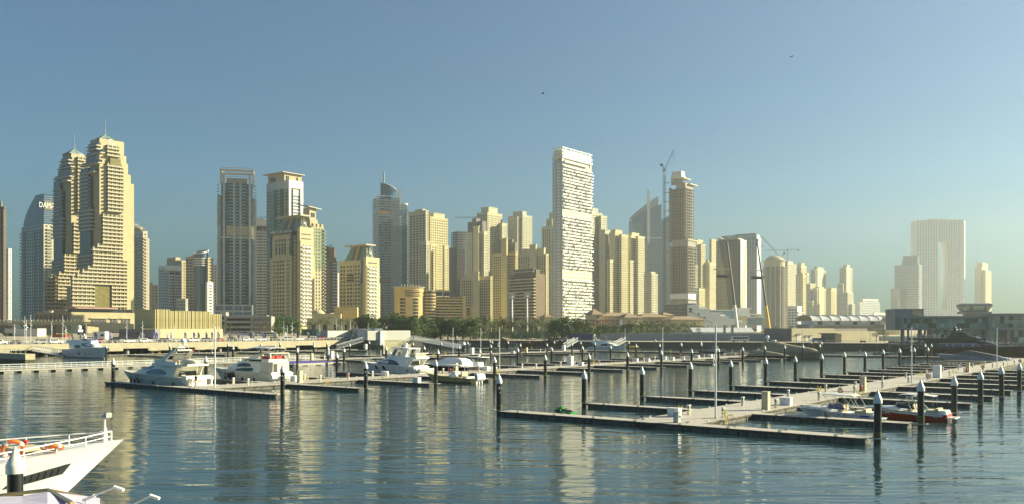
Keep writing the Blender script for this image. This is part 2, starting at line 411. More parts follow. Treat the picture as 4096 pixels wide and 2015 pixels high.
B_teal = mat('verdigris roof', (.19,.29,.24), .6, var=.12, scale=.3)
B_brown = mat('brown stone', (.20,.14,.085), .7, var=.12, scale=.2)
B_orange = mat('ochre render', (.56,.42,.18), .85, var=.07, scale=.15)
B_rawc = mat('raw concrete', (.34,.31,.26), .9, var=.15, scale=.3)
B_roof = mat('terracotta roof', (.34,.24,.15), .85, var=.15, scale=.6)
B_pink = mat('pink canopy', (.40,.24,.21), .7)
M_green_sc = mat('green scaffold net', (.16,.36,.24), .7)
FRAME = mat('window frame', (.32,.31,.28), .5, .4, var=.05)
WIN = {}
def win_mesh(w, h, g, mull=1, rec=.35, frame=None, trans=0):
    k = (round(w,2), round(h,2), g.name, mull, rec, frame.name if frame else '', trans)
    if k in WIN: return WIN[k]
    m = MB(); n = mull+1
    for i in range(n):
        x0 = -w/2+w*i/n; x1 = x0+w/n
        m.add([(x0,rec,0),(x1,rec,0),(x1,rec,h),(x0,rec,h)], [(0,1,2,3)], 0)
    t = .07
    for i in range(1,n): x = -w/2+w*i/n; m.add([(x-t,rec-.05,0),(x+t,rec-.05,0),(x+t,rec-.05,h),(x-t,rec-.05,h)], [(0,1,2,3)], 1)
    if trans: z = h*.3; m.add([(-w/2,rec-.06,z-t),(w/2,rec-.06,z-t),(w/2,rec-.06,z+t),(-w/2,rec-.06,z+t)], [(0,1,2,3)], 1)
    m.add([(-w/2,-.02,-.1),(w/2,-.02,-.1),(w/2,rec,.02),(-w/2,rec,.02)], [(0,1,2,3)], 1)   # sill
    WIN[k] = m.mesh('window', [g, frame or FRAME]); return WIN[k]
def pane_mesh(w, h, g, t=.06):
    k = ('pane', round(w,2), round(h,2), g.name)
    if k in WIN: return WIN[k]
    m = MB(); m.bx(-w/2,w/2,-t,t,0,h); WIN[k] = m.mesh('pane', g); return WIN[k]
def boxmesh(name, w, d, h, m):
    k = (name, round(w,2), round(d,2), round(h,2), m.name)
    if k in WIN: return WIN[k]
    b = MB(); b.bx(-w/2,w/2,-d,0,0,h); WIN[k] = b.mesh(name, m); return WIN[k]
def balc_mesh(w, d, m, rail=None, h=1.1, open_=False):
    k = ('balc', round(w,2), round(d,2), m.name, rail.name if rail else '', h)
    if k in WIN: return WIN[k]
    b = MB(); b.bx(-w/2,w/2,-d,0,-.15,.15)
    r = 1 if rail else 0
    b.bx(-w/2,w/2,-d,-d+.08,.15,h,r); b.bx(-w/2,-w/2+.08,-d+.08,0,.15,h,r); b.bx(w/2-.08,w/2,-d+.08,0,.15,h,r)
    WIN[k] = b.mesh('balcony', [m, rail] if rail else m); return WIN[k]
class Tower:
    """local x runs along the right-hand face, local y along the left-hand face, origin at the near corner"""
    def __init__(s, name, label, cat, px, D, group=None, rz=RZ, z0=3.):
        s.D = D; s.rz = rz; s.z0 = z0
        x, y, _ = atD(px, D); s.x, s.y = x, y
        s.t = thing(name, label, cat, (x,y,z0), rz, group)
        s.c, s.sn = math.cos(rz), math.sin(rz); s.rep = {}; s.wall = {}
    def lx(s, px, yy=0.):      # local x where the line local y = yy crosses the photo column px
        k = (px-2048)/FPX
        ax = s.x-yy*s.sn; ay = s.y+yy*s.c
        return (k*ay-ax)/(s.c-k*s.sn)
    def ly(s, px, xx=0.):
        k = (px-2048)/FPX
        ax = s.x+xx*s.c; ay = s.y+xx*s.sn
        return (k*ay-ax)/(-s.sn-k*s.c)
    def lz(s, py, D=None): return zat(py, D or s.D)-s.z0
    def depth(s, x, y): return s.y+x*s.sn+y*s.c
    def mb(s, m, name='wall'):
        k = (name, m.name)
        if k not in s.wall: s.wall[k] = (MB(), m)
        return s.wall[k][0]
    def put(s, name, me, loc, rz=0.): s.rep.setdefault(name, []).append((me, loc, rz))
    def block(s, m, x0, x1, y0, y1, z0, z1, name='wall'): s.mb(m,name).bx(min(x0,x1),max(x0,x1),min(y0,y1),max(y0,y1),z0,z1)
    def face(s, m, side, p, q0, q1, z0, z1, cols=None, rows=None, cw=4., rh=3.5, ww=.5, wh=.5, g=None, mull=1, edge=.6, rec=.35, frame=None, skip=None, zb=.3, name='wall', trans=0, balc=None, ztop=.2):
        """skin with window openings. side 'R': plane y=p, q along x; side 'L': plane x=p, q along y"""
        W = q1-q0; H = z1-z0
        if cols is None:
            n = max(1, round((W-2*edge)/cw)); c = (W-2*edge)/n
            cols = [(edge+c*(i+.5-ww/2), edge+c*(i+.5+ww/2)) for i in range(n)]
        elif cols and not isinstance(cols[0], tuple): cols = [(u*W-cw*ww/2, u*W+cw*ww/2) for u in cols]
        if rows is None:
            n = max(1, int((H-ztop)/rh)); rows = [(zb*rh+i*rh, zb*rh+i*rh+wh*rh) for i in range(n) if zb*rh+i*rh+wh*rh < H-ztop]
        def P(u, z, d=0.):
            return (q0+u, p+d, z0+z) if side == 'R' else (p+d, q1-u, z0+z)
        b = s.mb(m, name); g = g or G_dark
        zs = 0.
        quads = []
        for r, (za, zb_) in enumerate(rows):
            if za > zs: b.add([P(0,zs),P(W,zs),P(W,za),P(0,za)], [(0,1,2,3)])
            us = 0.
            for c, (ua, ub) in enumerate(cols):
                if skip and skip(c, r): continue
                b.add([P(us,za),P(ua,za),P(ua,zb_),P(us,zb_)], [(0,1,2,3)])
                b.add([P(ua,za),P(ua,za,rec),P(ua,zb_,rec),P(ua,zb_), P(ub,za),P(ub,za,rec),P(ub,zb_,rec),P(ub,zb_)], [(0,1,2,3),(4,7,6,5),(3,2,6,7)])
                us = ub
                w = ub-ua; me = win_mesh(w, zb_-za, g, mull, rec, frame, trans)
                s.put('window', me, P((ua+ub)/2, za), 0. if side == 'R' else -math.pi/2)
                if balc: s.put('balcony', balc, P((ua+ub)/2, za-.2), 0. if side == 'R' else -math.pi/2)
            b.add([P(us,za),P(W,za),P(W,zb_),P(us,zb_)], [(0,1,2,3)])
            zs = zb_
        b.add([P(0,zs),P(W,zs),P(W,H),P(0,H)], [(0,1,2,3)])
    def tblock(s, m, x0, x1, y0, y1, z0, z1, R=None, L=None, parapet=None, roof=None):
        """a block whose two seen faces carry windows (style dicts) or are plain"""
        b = s.mb(m)
        vs = [(x0,y0,z0),(x1,y0,z0),(x1,y1,z0),(x0,y1,z0),(x0,y0,z1),(x1,y0,z1),(x1,y1,z1),(x0,y1,z1)]
        b.add(vs, [(1,2,6,5),(2,3,7,6)])
        (s.mb(roof,'roof') if roof else b).add(vs, [(4,5,6,7)])
        if R is not None: s.face(R.get('m',m), 'R', y0, x0, x1, z0, z1, **{k:v for k,v in R.items() if k != 'm'})
        else: b.add(vs, [(0,1,5,4)])
        if L is not None: s.face(L.get('m',m), 'L', x0, y0, y1, z0, z1, **{k:v for k,v in L.items() if k != 'm'})
        else: b.add(vs, [(3,0,4,7)])
        if parapet: b.bx(x0-.25,x1+.25,y0-.25,y1+.25,z1-.02,z1+parapet) if not isinstance(parapet,tuple) else s.mb(parapet[1],'cornice').bx(x0-parapet[2],x1+parapet[2],y0-parapet[2],y1+parapet[2],z1-.02,z1+parapet[0])
    def pxblock(s, m, pl, pc, pr, pt, pb=None, dD=0., **k):
        """block given by the photo columns of its left edge, near corner and right edge; dD pushes it back"""
        # near corner in local coordinates
        k0 = (pc-2048)/FPX; D = s.D+dD; X, Y = k0*D-s.x, D-s.y
        x0 = X*s.c+Y*s.sn; y0 = -X*s.sn+Y*s.c
        x1 = s.lx(pr, y0); y1 = s.ly(pl, x0)
        if not 0 < y1-y0 < 75: y1 = y0+28.
        z1 = s.lz(pt, D); z0 = s.lz(pb, D) if pb is not None else 0.
        s.tblock(m, x0, x1, y0, y1, z0, z1, **k)
        return x0, x1, y0, y1, z0, z1
    def done(s, minpx=7.0, limit=300, smooth=0):
        for (name, mn), (b, m) in s.wall.items():
            if b.f: b.build(name, m, s.t, smooth=smooth)
        dim = {}
        for name, l in s.rep.items():
            items = []
            for me, loc, rz in l:
                if me.name not in dim:
                    co = np.empty(len(me.vertices)*3); me.vertices.foreach_get('co', co); co = co.reshape(-1,3); dim[me.name] = (co, co.max(0)-co.min(0))
                d = dim[me.name][1]; D = s.depth(loc[0], loc[1]); z = loc[2]+s.z0
                fac = abs(math.sin(s.rz+rz-math.atan2(s.y, s.x)))
                if name == 'window' : w = d[0]*max(.25,fac)
                else: w = max(d[0], d[1])
                pxs = max(w, d[2])*FPX/D
                items.append((w*d[2]/D/D, pxs, me, loc, rz))
            items.sort(key=lambda q: -q[0])
            big = [q for q in items if q[1] >= minpx][:limit]
            ids = set(id(q) for q in big); rest = [q for q in items if id(q) not in ids]
            for q in big: inst(q[2], name, s.t, q[3], q[4])
            if rest:
                mats = []; V = []; Fs = []; MI = []; n = 0; fc = {}
                for q in rest:
                    me = q[2]
                    if me.name not in fc: fc[me.name] = ([tuple(p.vertices) for p in me.polygons], [p.material_index for p in me.polygons], [x for x in me.materials])
                    fs, mi, ms = fc[me.name]
                    idx = []
                    for x in ms:
                        if x not in mats: mats.append(x)
                        idx.append(mats.index(x))
                    c, sn = math.cos(q[4]), math.sin(q[4]); co = dim[me.name][0]
                    p = np.stack([co[:,0]*c-co[:,1]*sn+q[3][0], co[:,0]*sn+co[:,1]*c+q[3][1], co[:,2]+q[3][2]], 1)
                    V.append(p)
                    Fs.extend([tuple(i+n for i in f) for f in fs]); MI.extend([idx[i] for i in mi]); n += len(co)
                me = bpy.data.meshes.new(name); me.from_pydata(np.concatenate(V).tolist(), [], Fs)
                for x in mats: me.materials.append(x)
                me.polygons.foreach_set('material_index', MI)
                stuff(inst(me, name, s.t))
        return s.t
# ------------------------------------------------------------------ yellow residential towers of the beach row
JN = [0]; B_jbr3 = mat('faded cream render',(.52,.49,.35),.85,var=.07,scale=.09); B_jbr4 = mat('lemon render',(.57,.50,.28),.85,var=.07,scale=.07)
def jbr(label, D, blocks, group='yellow residential towers', m=None, gl=None, rh=3.45, z0=3.):
    """blocks: (left, corner, right, top, push back, kind)"""
    JN[0] += 1; m = m or [B_jbr,B_jbr3,B_jbr4][JN[0]%3]; gl = gl or G_jbr
    T = Tower('residential_tower', label, 'tower', blocks[0][1], D, group, z0=z0)
    for (pl, pc, pr, pt, dD, kind) in blocks:
        R = dict(cw=4.1, rh=rh, ww=.56, wh=.6, g=gl, edge=.9, mull=0, ztop=2., rec=.25)
        L = dict(cw=4.1, rh=rh, ww=.56, wh=.6, g=gl, edge=.9, mull=0, ztop=2., rec=.25)
        if kind == 'plainL': L.update(cw=9, ww=.13, wh=.3)
        if kind == 'plainR': R.update(cw=9, ww=.13, wh=.3)
        if kind == 'wide': L.update(cw=6.5, ww=.62)
        if kind == 'dense': R.update(cw=3.5, ww=.6, wh=.62); L.update(cw=3.5, ww=.6, wh=.62)
        mm = m
        if kind == 'grey': R = L = None; mm = B_dkgrey
        if kind == 'blank': R = L = None
        if kind == 'crown': R.update(cw=4.5, ww=.3, rh=9., wh=.6); L.update(cw=4.5, ww=.3, rh=9., wh=.6)
        x0,x1,y0,y1,za,zb = T.pxblock(mm, pl, pc, pr, pt, None, dD, R=R, L=L)
        if kind not in ('grey',):
            T.mb(m,'cornice').bx(x0-.6,x1+.6,y0-.6,y1+.6,zb-.9,zb+.35)
        if kind in ('wide','dense','','plainL','plainR'):
            # vertical pilasters and a string course that break up the faces
            z = za+(zb-za)*.62
            T.mb(m,'cornice').bx(x0-.35,x1+.35,y0-.35,y1+.35,z-.5,z+.3)
            for u in (0.,1.):
                xx = x0+(x1-x0)*u; T.mb(m,'pilaster').bx(xx-.45,xx+.45,y0-.3,y0+.1,za,zb-.95)
                yy = y0+(y1-y0)*u; T.mb(m,'pilaster').bx(x0-.3,x0+.1,yy-.45,yy+.45,za,zb-.95)
    return T
GY = 'yellow residential towers'
j = lambda *a, **k: jbr(*a, **k).done()
j('pale yellow tower with wide dark windows, next right of the blue curved-crown tower', 1180,
  [(1636,1703,1712,843,0,'wide'),(1662,1690,1700,838,6,'blank'),(1676,1705,1718,965,-4,'')])
j('bright yellow twin-shouldered tower with a stepped top, next right of the first yellow tower', 1200,
  [(1712,1722,1790,868,0,'dense'),(1714,1735,1778,853,7,'blank'),(1716,1724,1748,978,-5,''),(1772,1778,1794,983,-5,'')])
j('tall pale yellow tower with stepped crown and a crane jib behind its left side', 1450,
  [(1908,1950,2008,850,0,'dense'),(1925,1955,1990,829,8,'crown'),(2000,2008,2028,893,10,'')])
j('yellow tower with large grey box roof behind the low pedimented block', 1240,
  [(1870,1936,1952,926,0,'plainL'),(1871,1930,1946,884,3,'grey'),(1889,1905,1921,873,5,'grey'),(1893,1914,1917,905,-2.5,'blank')])
j('low broad yellow block with a central pediment standing in front of the grey-roofed tower', 1120,
  [(1843,1962,1968,1104,0,'dense'),(1890,1914,1917,1087,-2,'blank')])
j('deep yellow tower with dark grey stepped roof and a central pedimented bay', 1170,
  [(1971,2062,2070,1008,0,'dense'),(1971,2060,2068,970,3,'grey'),(1993,2048,2054,958,6,'grey'),(2005,2026,2031,954,-2.5,'blank')], m=B_jbr2)
j('ornate-topped pale yellow tower alone against the sky, left of the white slab tower', 1480,
  [(2034,2090,2128,861,0,'plainL'),(2052,2090,2106,846,6,'blank'),(2040,2070,2092,868,-4,'plainL')])
j('wide yellow tower with stepped gable top just left of the white slab tower', 1300,
  [(2072,2184,2193,1014,0,''),(2090,2176,2182,992,3,'crown'),(2118,2143,2147,979,6,'blank')])
j('narrow yellow tower partly hidden behind the left edge of the white slab tower', 1420,
  [(2168,2205,2240,906,0,''),(2186,2208,2240,876,5,''),(2196,2211,2240,852,9,'blank')])
j('tall yellow tower rising just behind the right edge of the white slab tower', 1420,
  [(2350,2366,2408,848,0,'dense'),(2352,2370,2392,833,6,'crown'),(2396,2404,2427,863,10,''),(2400,2420,2440,920,-6,'plainL')])
j('yellow tower with twin gabled bays, left of the matching pair before the blue glass tower', 1400,
  [(2438,2460,2486,931,0,'plainL'),(2444,2462,2488,920,5,'crown'),(2478,2486,2512,938,1,'dense'),(2430,2440,2466,1036,-10,'')])
j('yellow tower with twin gabled bays, right of the matching pair before the blue glass tower', 1430,
  [(2510,2524,2552,942,0,'plainL'),(2514,2528,2556,931,5,'crown'),(2544,2552,2578,945,1,'dense'),(2512,2520,2546,1040,-10,'')])
j('short yellow block standing at the foot of the blue glass tower', 1260,
  [(2578,2606,2630,1093,0,'plainL'),(2580,2604,2620,1086,5,'blank')])
j('hazy yellow tower just right of the raw concrete high-rise', 1620,
  [(2778,2786,2806,966,0,''),(2782,2790,2812,959,6,'crown'),(2796,2804,2821,977,2,'dense'),(2776,2780,2796,1060,-8,''),(2778,2796,2820,1152,-20,'plainL')])
j('hazy yellow tower just left of the faceted glass tower', 1640,
  [(2838,2846,2872,958,0,''),(2812,2838,2866,1048,-10,'plainL'),(2820,2830,2850,1040,20,'')])
j('hazy cream tower behind the round concrete shell, right of the yellow mobile crane', 1950,
  [(3122,3150,3186,1052,0,'dense'),(3130,3152,3172,1042,6,'blank')])
j('faint cream tower with stepped crown behind a plain-sided yellow slab', 2150,
  [(3184,3204,3226,1060,0,'dense'),(3192,3206,3218,1050,6,'blank'),(3218,3226,3236,1090,4,'')])
j('plain-sided deep yellow slab tower in the haze, narrow lit face to the right', 1900,
  [(3184,3211,3224,1097,0,'plainL'),(3190,3210,3220,1090,4,'blank')], m=B_jbr2)
j('faint cream tower with arched crown standing alone right of the yellow slab', 2300,
  [(3243,3262,3303,1075,0,'dense'),(3256,3270,3294,1066,6,'blank')])
j('broad stepped cream block in the haze in front of the arched-crown tower', 2150,
  [(3225,3240,3262,1132,0,'dense'),(3252,3268,3306,1150,-6,'dense'),(3224,3250,3312,1202,-14,'dense'),(3262,3276,3296,1145,0,'blank')])
j('hazy yellow block with a plain shaded side beside the stepped cream block', 2050,
  [(3308,3324,3341,1158,0,'plainL'),(3310,3326,3346,1150,8,'blank')], m=B_jbr2)
j('faint stepped cream tower, furthest right of the yellow row before the gap of sky', 2350,
  [(3358,3384,3410,1068,0,'dense'),(3372,3388,3400,1057,6,'blank'),(3350,3372,3410,1132,-8,'dense'),(3341,3390,3414,1168,-14,'dense'),(3400,3408,3420,1215,-8,'')])
# ------------------------------------------------------------------ Grosvenor pair
def hotel_pair(label, D, pc, d, right_bay, left_bay, px):
    T = Tower('hotel_tower', label, 'hotel tower', pc, D, 'stepped beige twin hotel towers')
    ft = px  # px shift for the second tower
    def core(pl, pr, pt, y0=0., x0=0.):
        T.block(B_gros, x0, T.lx(pr,y0), y0, T.ly(pl,x0), 0, T.lz(pt))
    core(*d['core'])
    for (pr, pt, yy) in d['steps']: T.block(B_gros, 1.5, T.lx(pr,yy), yy, yy+14, 0, T.lz(pt))
    T.block(B_gros, 2, T.lx(d['core'][1]), 2, T.ly(d['back'],2), 0, T.lz(d['backtop']))
    # right bay, in front of the right-hand face
    for (pl, pr, pt, kind) in right_bay:
        yy = -3.2; xa, xb = T.lx(pl,yy), T.lx(pr,yy); z = T.lz(pt)
        if kind == 'f':
            b = MB(); b.bx(xa-.4,xb+.4,yy-.7,.3,z-.05,z+1.1); b.bx(xa-.5,xb+.5,yy-.8,yy-.6,z+1.0,z+1.2)
            b.build('balcony_band', B_band, T.t)
            h = 2.1; n = max(2, round((xb-xa)/4.2)); w = (xb-xa)/n
            T.block(G_dark, xa, xb, yy+1.2, .2, z+1.1, z+h+1.4, 'recess_glazing')
            me = boxmesh('bay_wall', w*.26, .3, 2.3, B_gros)
            mg = pane_mesh(w*.36, 2.3, G_gold)
            for i in range(n):
                T.put('bay_wall', me, (xa+(i+.3)*w, yy+1.2, z+1.11)); T.put('window', mg, (xa+(i+.72)*w, yy+1.1, z+1.11))
        elif kind == 'g':
            pb = pr if isinstance(pr, tuple) else None
    for (pl, pr, pt, pb, m) in d.get('glassR', []):
        T.block(m, T.lx(pl,-3.0), T.lx(pr,-3.0), -3.0, .1, T.lz(pb), T.lz(pt), 'curtain_glazing')
    for (pl, pr, pt, kind) in left_bay:
        xx = -3.2; ya, yb = T.ly(pr,xx), T.ly(pl,xx); z = T.lz(pt)
        BX('balcony_band',B_band,T.t,xx-.7,.3,ya-.4,yb+.4,z-.05,z+1.1)
        T.block(G_dark, xx+1.0, .2, ya, yb, z+1.1, z+3.5, 'recess_glazing')
    for (pl, pr, pt, pb, m) in d.get('glassL', []):
        T.block(m, -2.6, .1, T.ly(pr,-2.6), T.ly(pl,-2.6), T.lz(pb), T.lz(pt), 'curtain_glazing')
    # lattice pyramid and mast
    x1 = T.lx(d['core'][1]); y1 = T.ly(d['core'][0]); cx, cy = x1*d['ap'][0], y1*.5; zt = T.lz(d['core'][2]); za = T.lz(d['apex'])
    r = min(x1,y1)*.46; lat = MB(); apex = (cx,cy,za)
    prof = [(1.,0.),(.62,.36),(.34,.64),(.12,.9)]
    rings = [[(cx+r*1.1*f*dx, cy+r*f*dy, zt+(za-zt)*h) for dx,dy in ((-1,-1),(0,-1),(1,-1),(1,0),(1,1),(0,1),(-1,1),(-1,0))] for f,h in prof]
    for rr in rings:
        for i in range(8): lat.cyl(rr[i], rr[(i+1)%8], .22, n=4)
    for i in range(8):
        for k in range(3): lat.cyl(rings[k][i], rings[k+1][i], .25, n=4)
        for k in range(2): lat.cyl(rings[k][i], rings[k+1][(i+1)%8], .14, n=4)
        lat.cyl(rings[3][i], apex, .25, n=4)
    lat.build('pyramid_frame', B_teal, T.t)
    gl = MB(); q = [[(x*.97+cx*.03,y*.97+cy*.03,z-.1) for x,y,z in rr] for rr in rings]; gl.rings(q, c0=False); gl.build('pyramid_glazing', G_pale, T.t)
    ms = MB(); ms.cyl(apex, (cx,cy,T.lz(d['mast'])), .45, .15, 6); ms.cyl((cx,cy,za-1),(cx,cy,za+2),.9,.5,6); ms.build('mast', B_teal, T.t)
    for (x, y, rz) in ((T.lx(d['logo'][0]), -.12, 0), (-.12, T.ly(d['logo'][1]), -math.pi/2)):
        z = T.lz(d['logo'][2])
        for ch, dx, dz, sz in (('G',-1.2,1.6,8.),('H',1.9,0.,6.4)):
            lettering(ch, sz, M_white, T.t, (x+(dx if rz == 0 else 0), y-(dx if rz else 0), z+dz), rz=rz, depth=.12, name='emblem', sx=.8)
    return T
rb = [(430,479,592,'f'),(430,479,606,'f'),(430,484,621,'f')]
rb += [(430,490,663,'f')]+[(432,496,678+15*i,'f') for i in range(12)]
rb += [(412,495,870+15*i,'f') for i in range(8)]+[(390,494,990,'f'),(372,494,1004,'f')]
rb += [(374,494,1020,'f'),(374,494,1034,'f'),(374,511,1050,'f'),(372,511,1064,'f'),(352,511,1078,'f'),(330,511,1092,'f'),(310,511,1107,'f'),(290,511,1121,'f')]
rb += [(290,511,1136,'f')]
for i in range(7): rb += [(290,377,1150+15*i,'f'),(448,511,1150+15*i,'f')]
lb = [(349,388,587,'f'),(349,388,601,'f'),(343,404,620,'f'),(322,395,658,'f'),(330,378,690,'f')]+[(320,350,703+15*i,'f') for i in range(9)]+[(310,364,842+15.3*i,'f') for i in range(6)]+[(308,364,1022+15*i,'f') for i in range(4)]
hotel_pair('taller beige stepped hotel tower with lattice pyramid top, right of the pair', 820, 398,
  dict(core=(361,496,553), steps=[(505,607,3),(512,635,5),(523,678,7),(536,712,10)], back=318, backtop=672, glassR=[(441,483,628,663,G_gold),(377,438,1144,1232,G_gold),(438,448,1144,1232,G_dark)],
       glassL=[(343,386,622,656,G_dark),(322,352,664,1100,G_dark),(352,362,700,1060,G_dark)], ap=(.42,), apex=526, mast=460, logo=(446,379,571)), rb, lb, 0).done(6)
rb2 = [(312,345,640,'f')]+[(312,330,655+15*i,'f') for i in range(14)]+[(295,330,905+15*i,'f') for i in range(8)]+[(258,330,1030+14*i,'f') for i in range(5)]+[(236,330,1100,'f'),(216,330,1114,'f'),(200,330,1128,'f'),(184,330,1142,'f')]+[(184,265,1156+14*i,'f') for i in range(7)]
lb2 = [(240,275,645,'f'),(240,275,659,'f'),(232,285,674,'f'),(215,281,711,'f'),(245,272,727,'f')]+[(213,240,757+14.5*i,'f') for i in range(8)]+[(207,250,876+14.5*i,'f') for i in range(6)]+[(203,250,1047+14*i,'f') for i in range(4)]
hotel_pair('shorter beige stepped hotel tower with lattice pyramid top, left of the pair', 870, 285,
  dict(core=(251,356,613), steps=[(352,650,3)], back=214, backtop=712, glassR=[], glassL=[(232,276,677,712,G_dark),(215,240,715,1100,G_dark),(240,250,760,1060,G_dark)], ap=(.42,), apex=587, mast=526, logo=(330,266,631)), rb2, lb2, 0).done(6)
# ------------------------------------------------------------------ towers one by one, left to right
def floors_glazed(T, x0, x1, y0, y1, z0, z1, rh, slab, g, side='RL', over=.5, th=.35, name='floor_slab', skip=()):
    """glass core with a projecting slab edge at each storey"""
    T.block(g, x0+.02, x1-.02, y0+.02, y1-.02, z0, z1, 'curtain_glazing')
    n = int((z1-z0)/rh)
    me = boxmesh(name, x1-x0+2*over, y1-y0+2*over, th, slab)
    for i in range(n+1):
        if i in skip: continue
        T.put(name, me, ((x0+x1)/2, y1+over, z0+i*rh))
def balconies(T, side, p, q0, q1, z0, z1, rh, w, d, m, rail=None, cols=(.5,), every=1, skip=()):
    me = balc_mesh(w, d, m, rail)
    for i in range(int((z1-z0)/rh)):
        if i % every or i in skip: continue
        for u in cols:
            q = q0+(q1-q0)*u; z = z0+i*rh
            T.put('balcony', me, (q,p,z) if side == 'R' else (p,q,z), 0. if side == 'R' else -math.pi/2)
G_rail = glass('rail', (.14,.2,.2), .15, .1, .8)
# far left edge
T = Tower('brown_tower','brown apartment tower cut off by the left edge of the picture','tower',14,760)
x0,x1,y0,y1,z0,z1 = T.pxblock(B_brown,-70,14,24,836,L=dict(cw=4,ww=.55,wh=.55,rh=3.4,g=G_dark),R=dict(cw=3,ww=.4,wh=.5,rh=3.4,g=G_brown))
T.pxblock(B_cream,-60,6,9,806,dD=3); T.pxblock(B_dkgrey,-66,16,23,834,826,dD=-.5); T.done()
T = Tower('white_tower','small distant white tower between the left-edge brown tower and the curved glass crown','tower',34,1250)
T.pxblock(B_white,22,34,47,994,L=dict(cw=4,ww=.6,wh=.4,rh=3.4),R=dict(cw=4,ww=.6,wh=.4,rh=3.4)); T.done()
# curved glass crown with the developer's sign
T = Tower('curved_crown_tower','grey balconied tower with curved blue glass crown, left of the beige twins','tower',175,960)
x0,x1,y0,y1,z0,z1 = T.pxblock(B_grey,86,175,214,897,L=dict(cw=6.,ww=.72,wh=.55,rh=3.5,g=G_dark,m=B_silver),R=dict(cw=5,ww=.5,wh=.5,rh=3.5,g=G_dark,m=B_band))
balconies(T,'L',0,y0,y1,3,z1-2,3.5,5,1.6,B_silver,G_rail,(.13,.38,.85)); balconies(T,'R',0,x0,x1,z1*.45,z1-2,3.5,6,1.5,B_band,G_rail,(.55,))
balconies(T,'L',0,y1-1,y1+1,3,z1-2,3.5,2.2,2.,B_silver,None,(.5,))
zc = lambda py: T.lz(py)
mb = MB(); n = 10; rr = []
for k in range(n+1):
    t = k/n; px = 92+50*t**1.7; py = 897-(897-775)*t; yl = T.ly(px)
    rr.append([(0.3,.3,zc(py)),(x1-.3,.3,zc(py)),(x1-.3,yl,zc(py)),(.3,yl,zc(py))])
mb.rings(rr); mb.build('glass_crown', G_blue, T.t)
fl = boxmesh('crown_mullion', x1-.4, .1, .25, B_silver)
for k in range(1,14): T.put('crown_mullion', fl, (x1/2,.3,zc(897-8.6*k)))
for k in range(1,6):
    u = k/6; q = MB(); q.bx(.18,.3,T.ly(142)*u-.12,T.ly(142)*u+.12,z1,zc(780)); q.build('crown_fin', B_silver, T.t)
sg = MB(); sg.bx(1.,x1-.3,-.15,.25,zc(838),zc(806)); sg.build('sign_board', mat('sign bronze',(.22,.19,.10),.6), T.t)
lettering('DAMAC', 8.2, M_white, T.t, (x1*.52,-.2,zc(822)), depth=.1, name='sign_lettering', sx=.72)
T.done()
# pointed-roof tower right of the twins
T = Tower('residential_tower','grey balconied tower with slanted open roof frame behind the right beige hotel','tower',572,1010)
x0,x1,y0,y1,z0,z1 = T.pxblock(B_grey,520,572,590,925,L=dict(cw=5,ww=.7,wh=.6,rh=3.6,g=G_sky,m=B_silver),R=dict(cw=4,ww=.5,wh=.5,rh=3.6,g=G_dark,m=B_band))
balconies(T,'L',0,y0,y1,4,z1-2,3.6,6,1.6,B_band,G_rail,(.2,.55,.85)); balconies(T,'R',0,x0,x1,4,z1-2,3.6,4,1.4,B_band,None,(.5,))
T.pxblock(B_band,583,590,597,955,dD=4,R=dict(cw=5,ww=.4,wh=.4,rh=3.6))
mb = MB()
zt = z1; pk = T.lz(886)
for (a,b) in (((0,0,zt),(0,y1*.9,pk)),((x1,0,zt),(x1,y1*.9,pk)),((0,y1*.9,zt),(0,y1*.9,pk)),((x1,y1*.9,zt),(x1,y1*.9,pk)),((0,y1*.9,pk),(x1,y1*.9,pk)),((0,y1*.5,zt),(0,y1*.5,zt+(pk-zt)*.55)),((0,y1*.45,zt+(pk-zt)*.5),(x1,y1*.45,zt+(pk-zt)*.5)),((0,y1*.7,zt+(pk-zt)*.78),(x1,y1*.7,zt+(pk-zt)*.78))): mb.cyl(a,b,.45,n=4)
mb.build('roof_frame', B_cream, T.t)
T.block(B_cream, 2, x1-1, y1*.3, y1*.8, zt, zt+(pk-zt)*.45); T.done()
T = Tower('white_block','low white apartment block at the foot of the slanted-roof tower','apartment block',622,1060)
T.pxblock(B_band,590,618,632,1137,L=dict(cw=5,ww=.6,wh=.55,rh=3.6),R=dict(cw=4.5,ww=.5,wh=.5,rh=3.6)); T.pxblock(B_band,590,604,612,1128,dD=4); T.done()
# white curvy pair
T = Tower('residential_tower','white tower of stacked round balconies with a beige crowned tower joined behind','tower',676,1100)
T.pxblock(B_cream,667,716,745,1039,dD=16,L=dict(cw=5,ww=.6,wh=.5,rh=3.5,g=G_dark),R=dict(cw=4,ww=.4,wh=.45,rh=3.5)); T.pxblock(B_cream,668,702,722,1027,dD=20)
T.pxblock(B_silver,634,676,722,1074,L=dict(cw=4.5,ww=.55,wh=.5,rh=3.5,g=G_dark),R=dict(cw=6,ww=.8,wh=.6,rh=3.5,g=G_dark))
x1 = T.lx(722); z1 = T.lz(1082)
balconies(T,'R',0,0,x1,2,z1,3.5,5.,1.8,M_white,None,(.14,)); balconies(T,'R',0,0,x1,2,z1,3.5,6.5,1.8,M_white,None,(.62,)); balconies(T,'R',0,0,x1,2,z1-22,3.5,4.,1.6,M_white,None,(.93,))
mb = MB(); mb.lathe([(9,T.lz(1082)),(10.5,T.lz(1078)),(10.5,T.lz(1062)),(9.5,T.lz(1060)),(9,T.lz(1060))],16,c=(x1*.45,5,0)); mb.build('roof_ring', M_white, T.t)
T.pxblock(B_white,633,650,676,1062,1076,dD=-.5); T.done()
T = Tower('low_block','low pale block with square windows between the white tower and the glass cylinder','apartment block',730,1040)
T.pxblock(B_silver,706,742,752,1192,L=dict(cw=4.2,ww=.6,wh=.6,rh=4)); T.done()
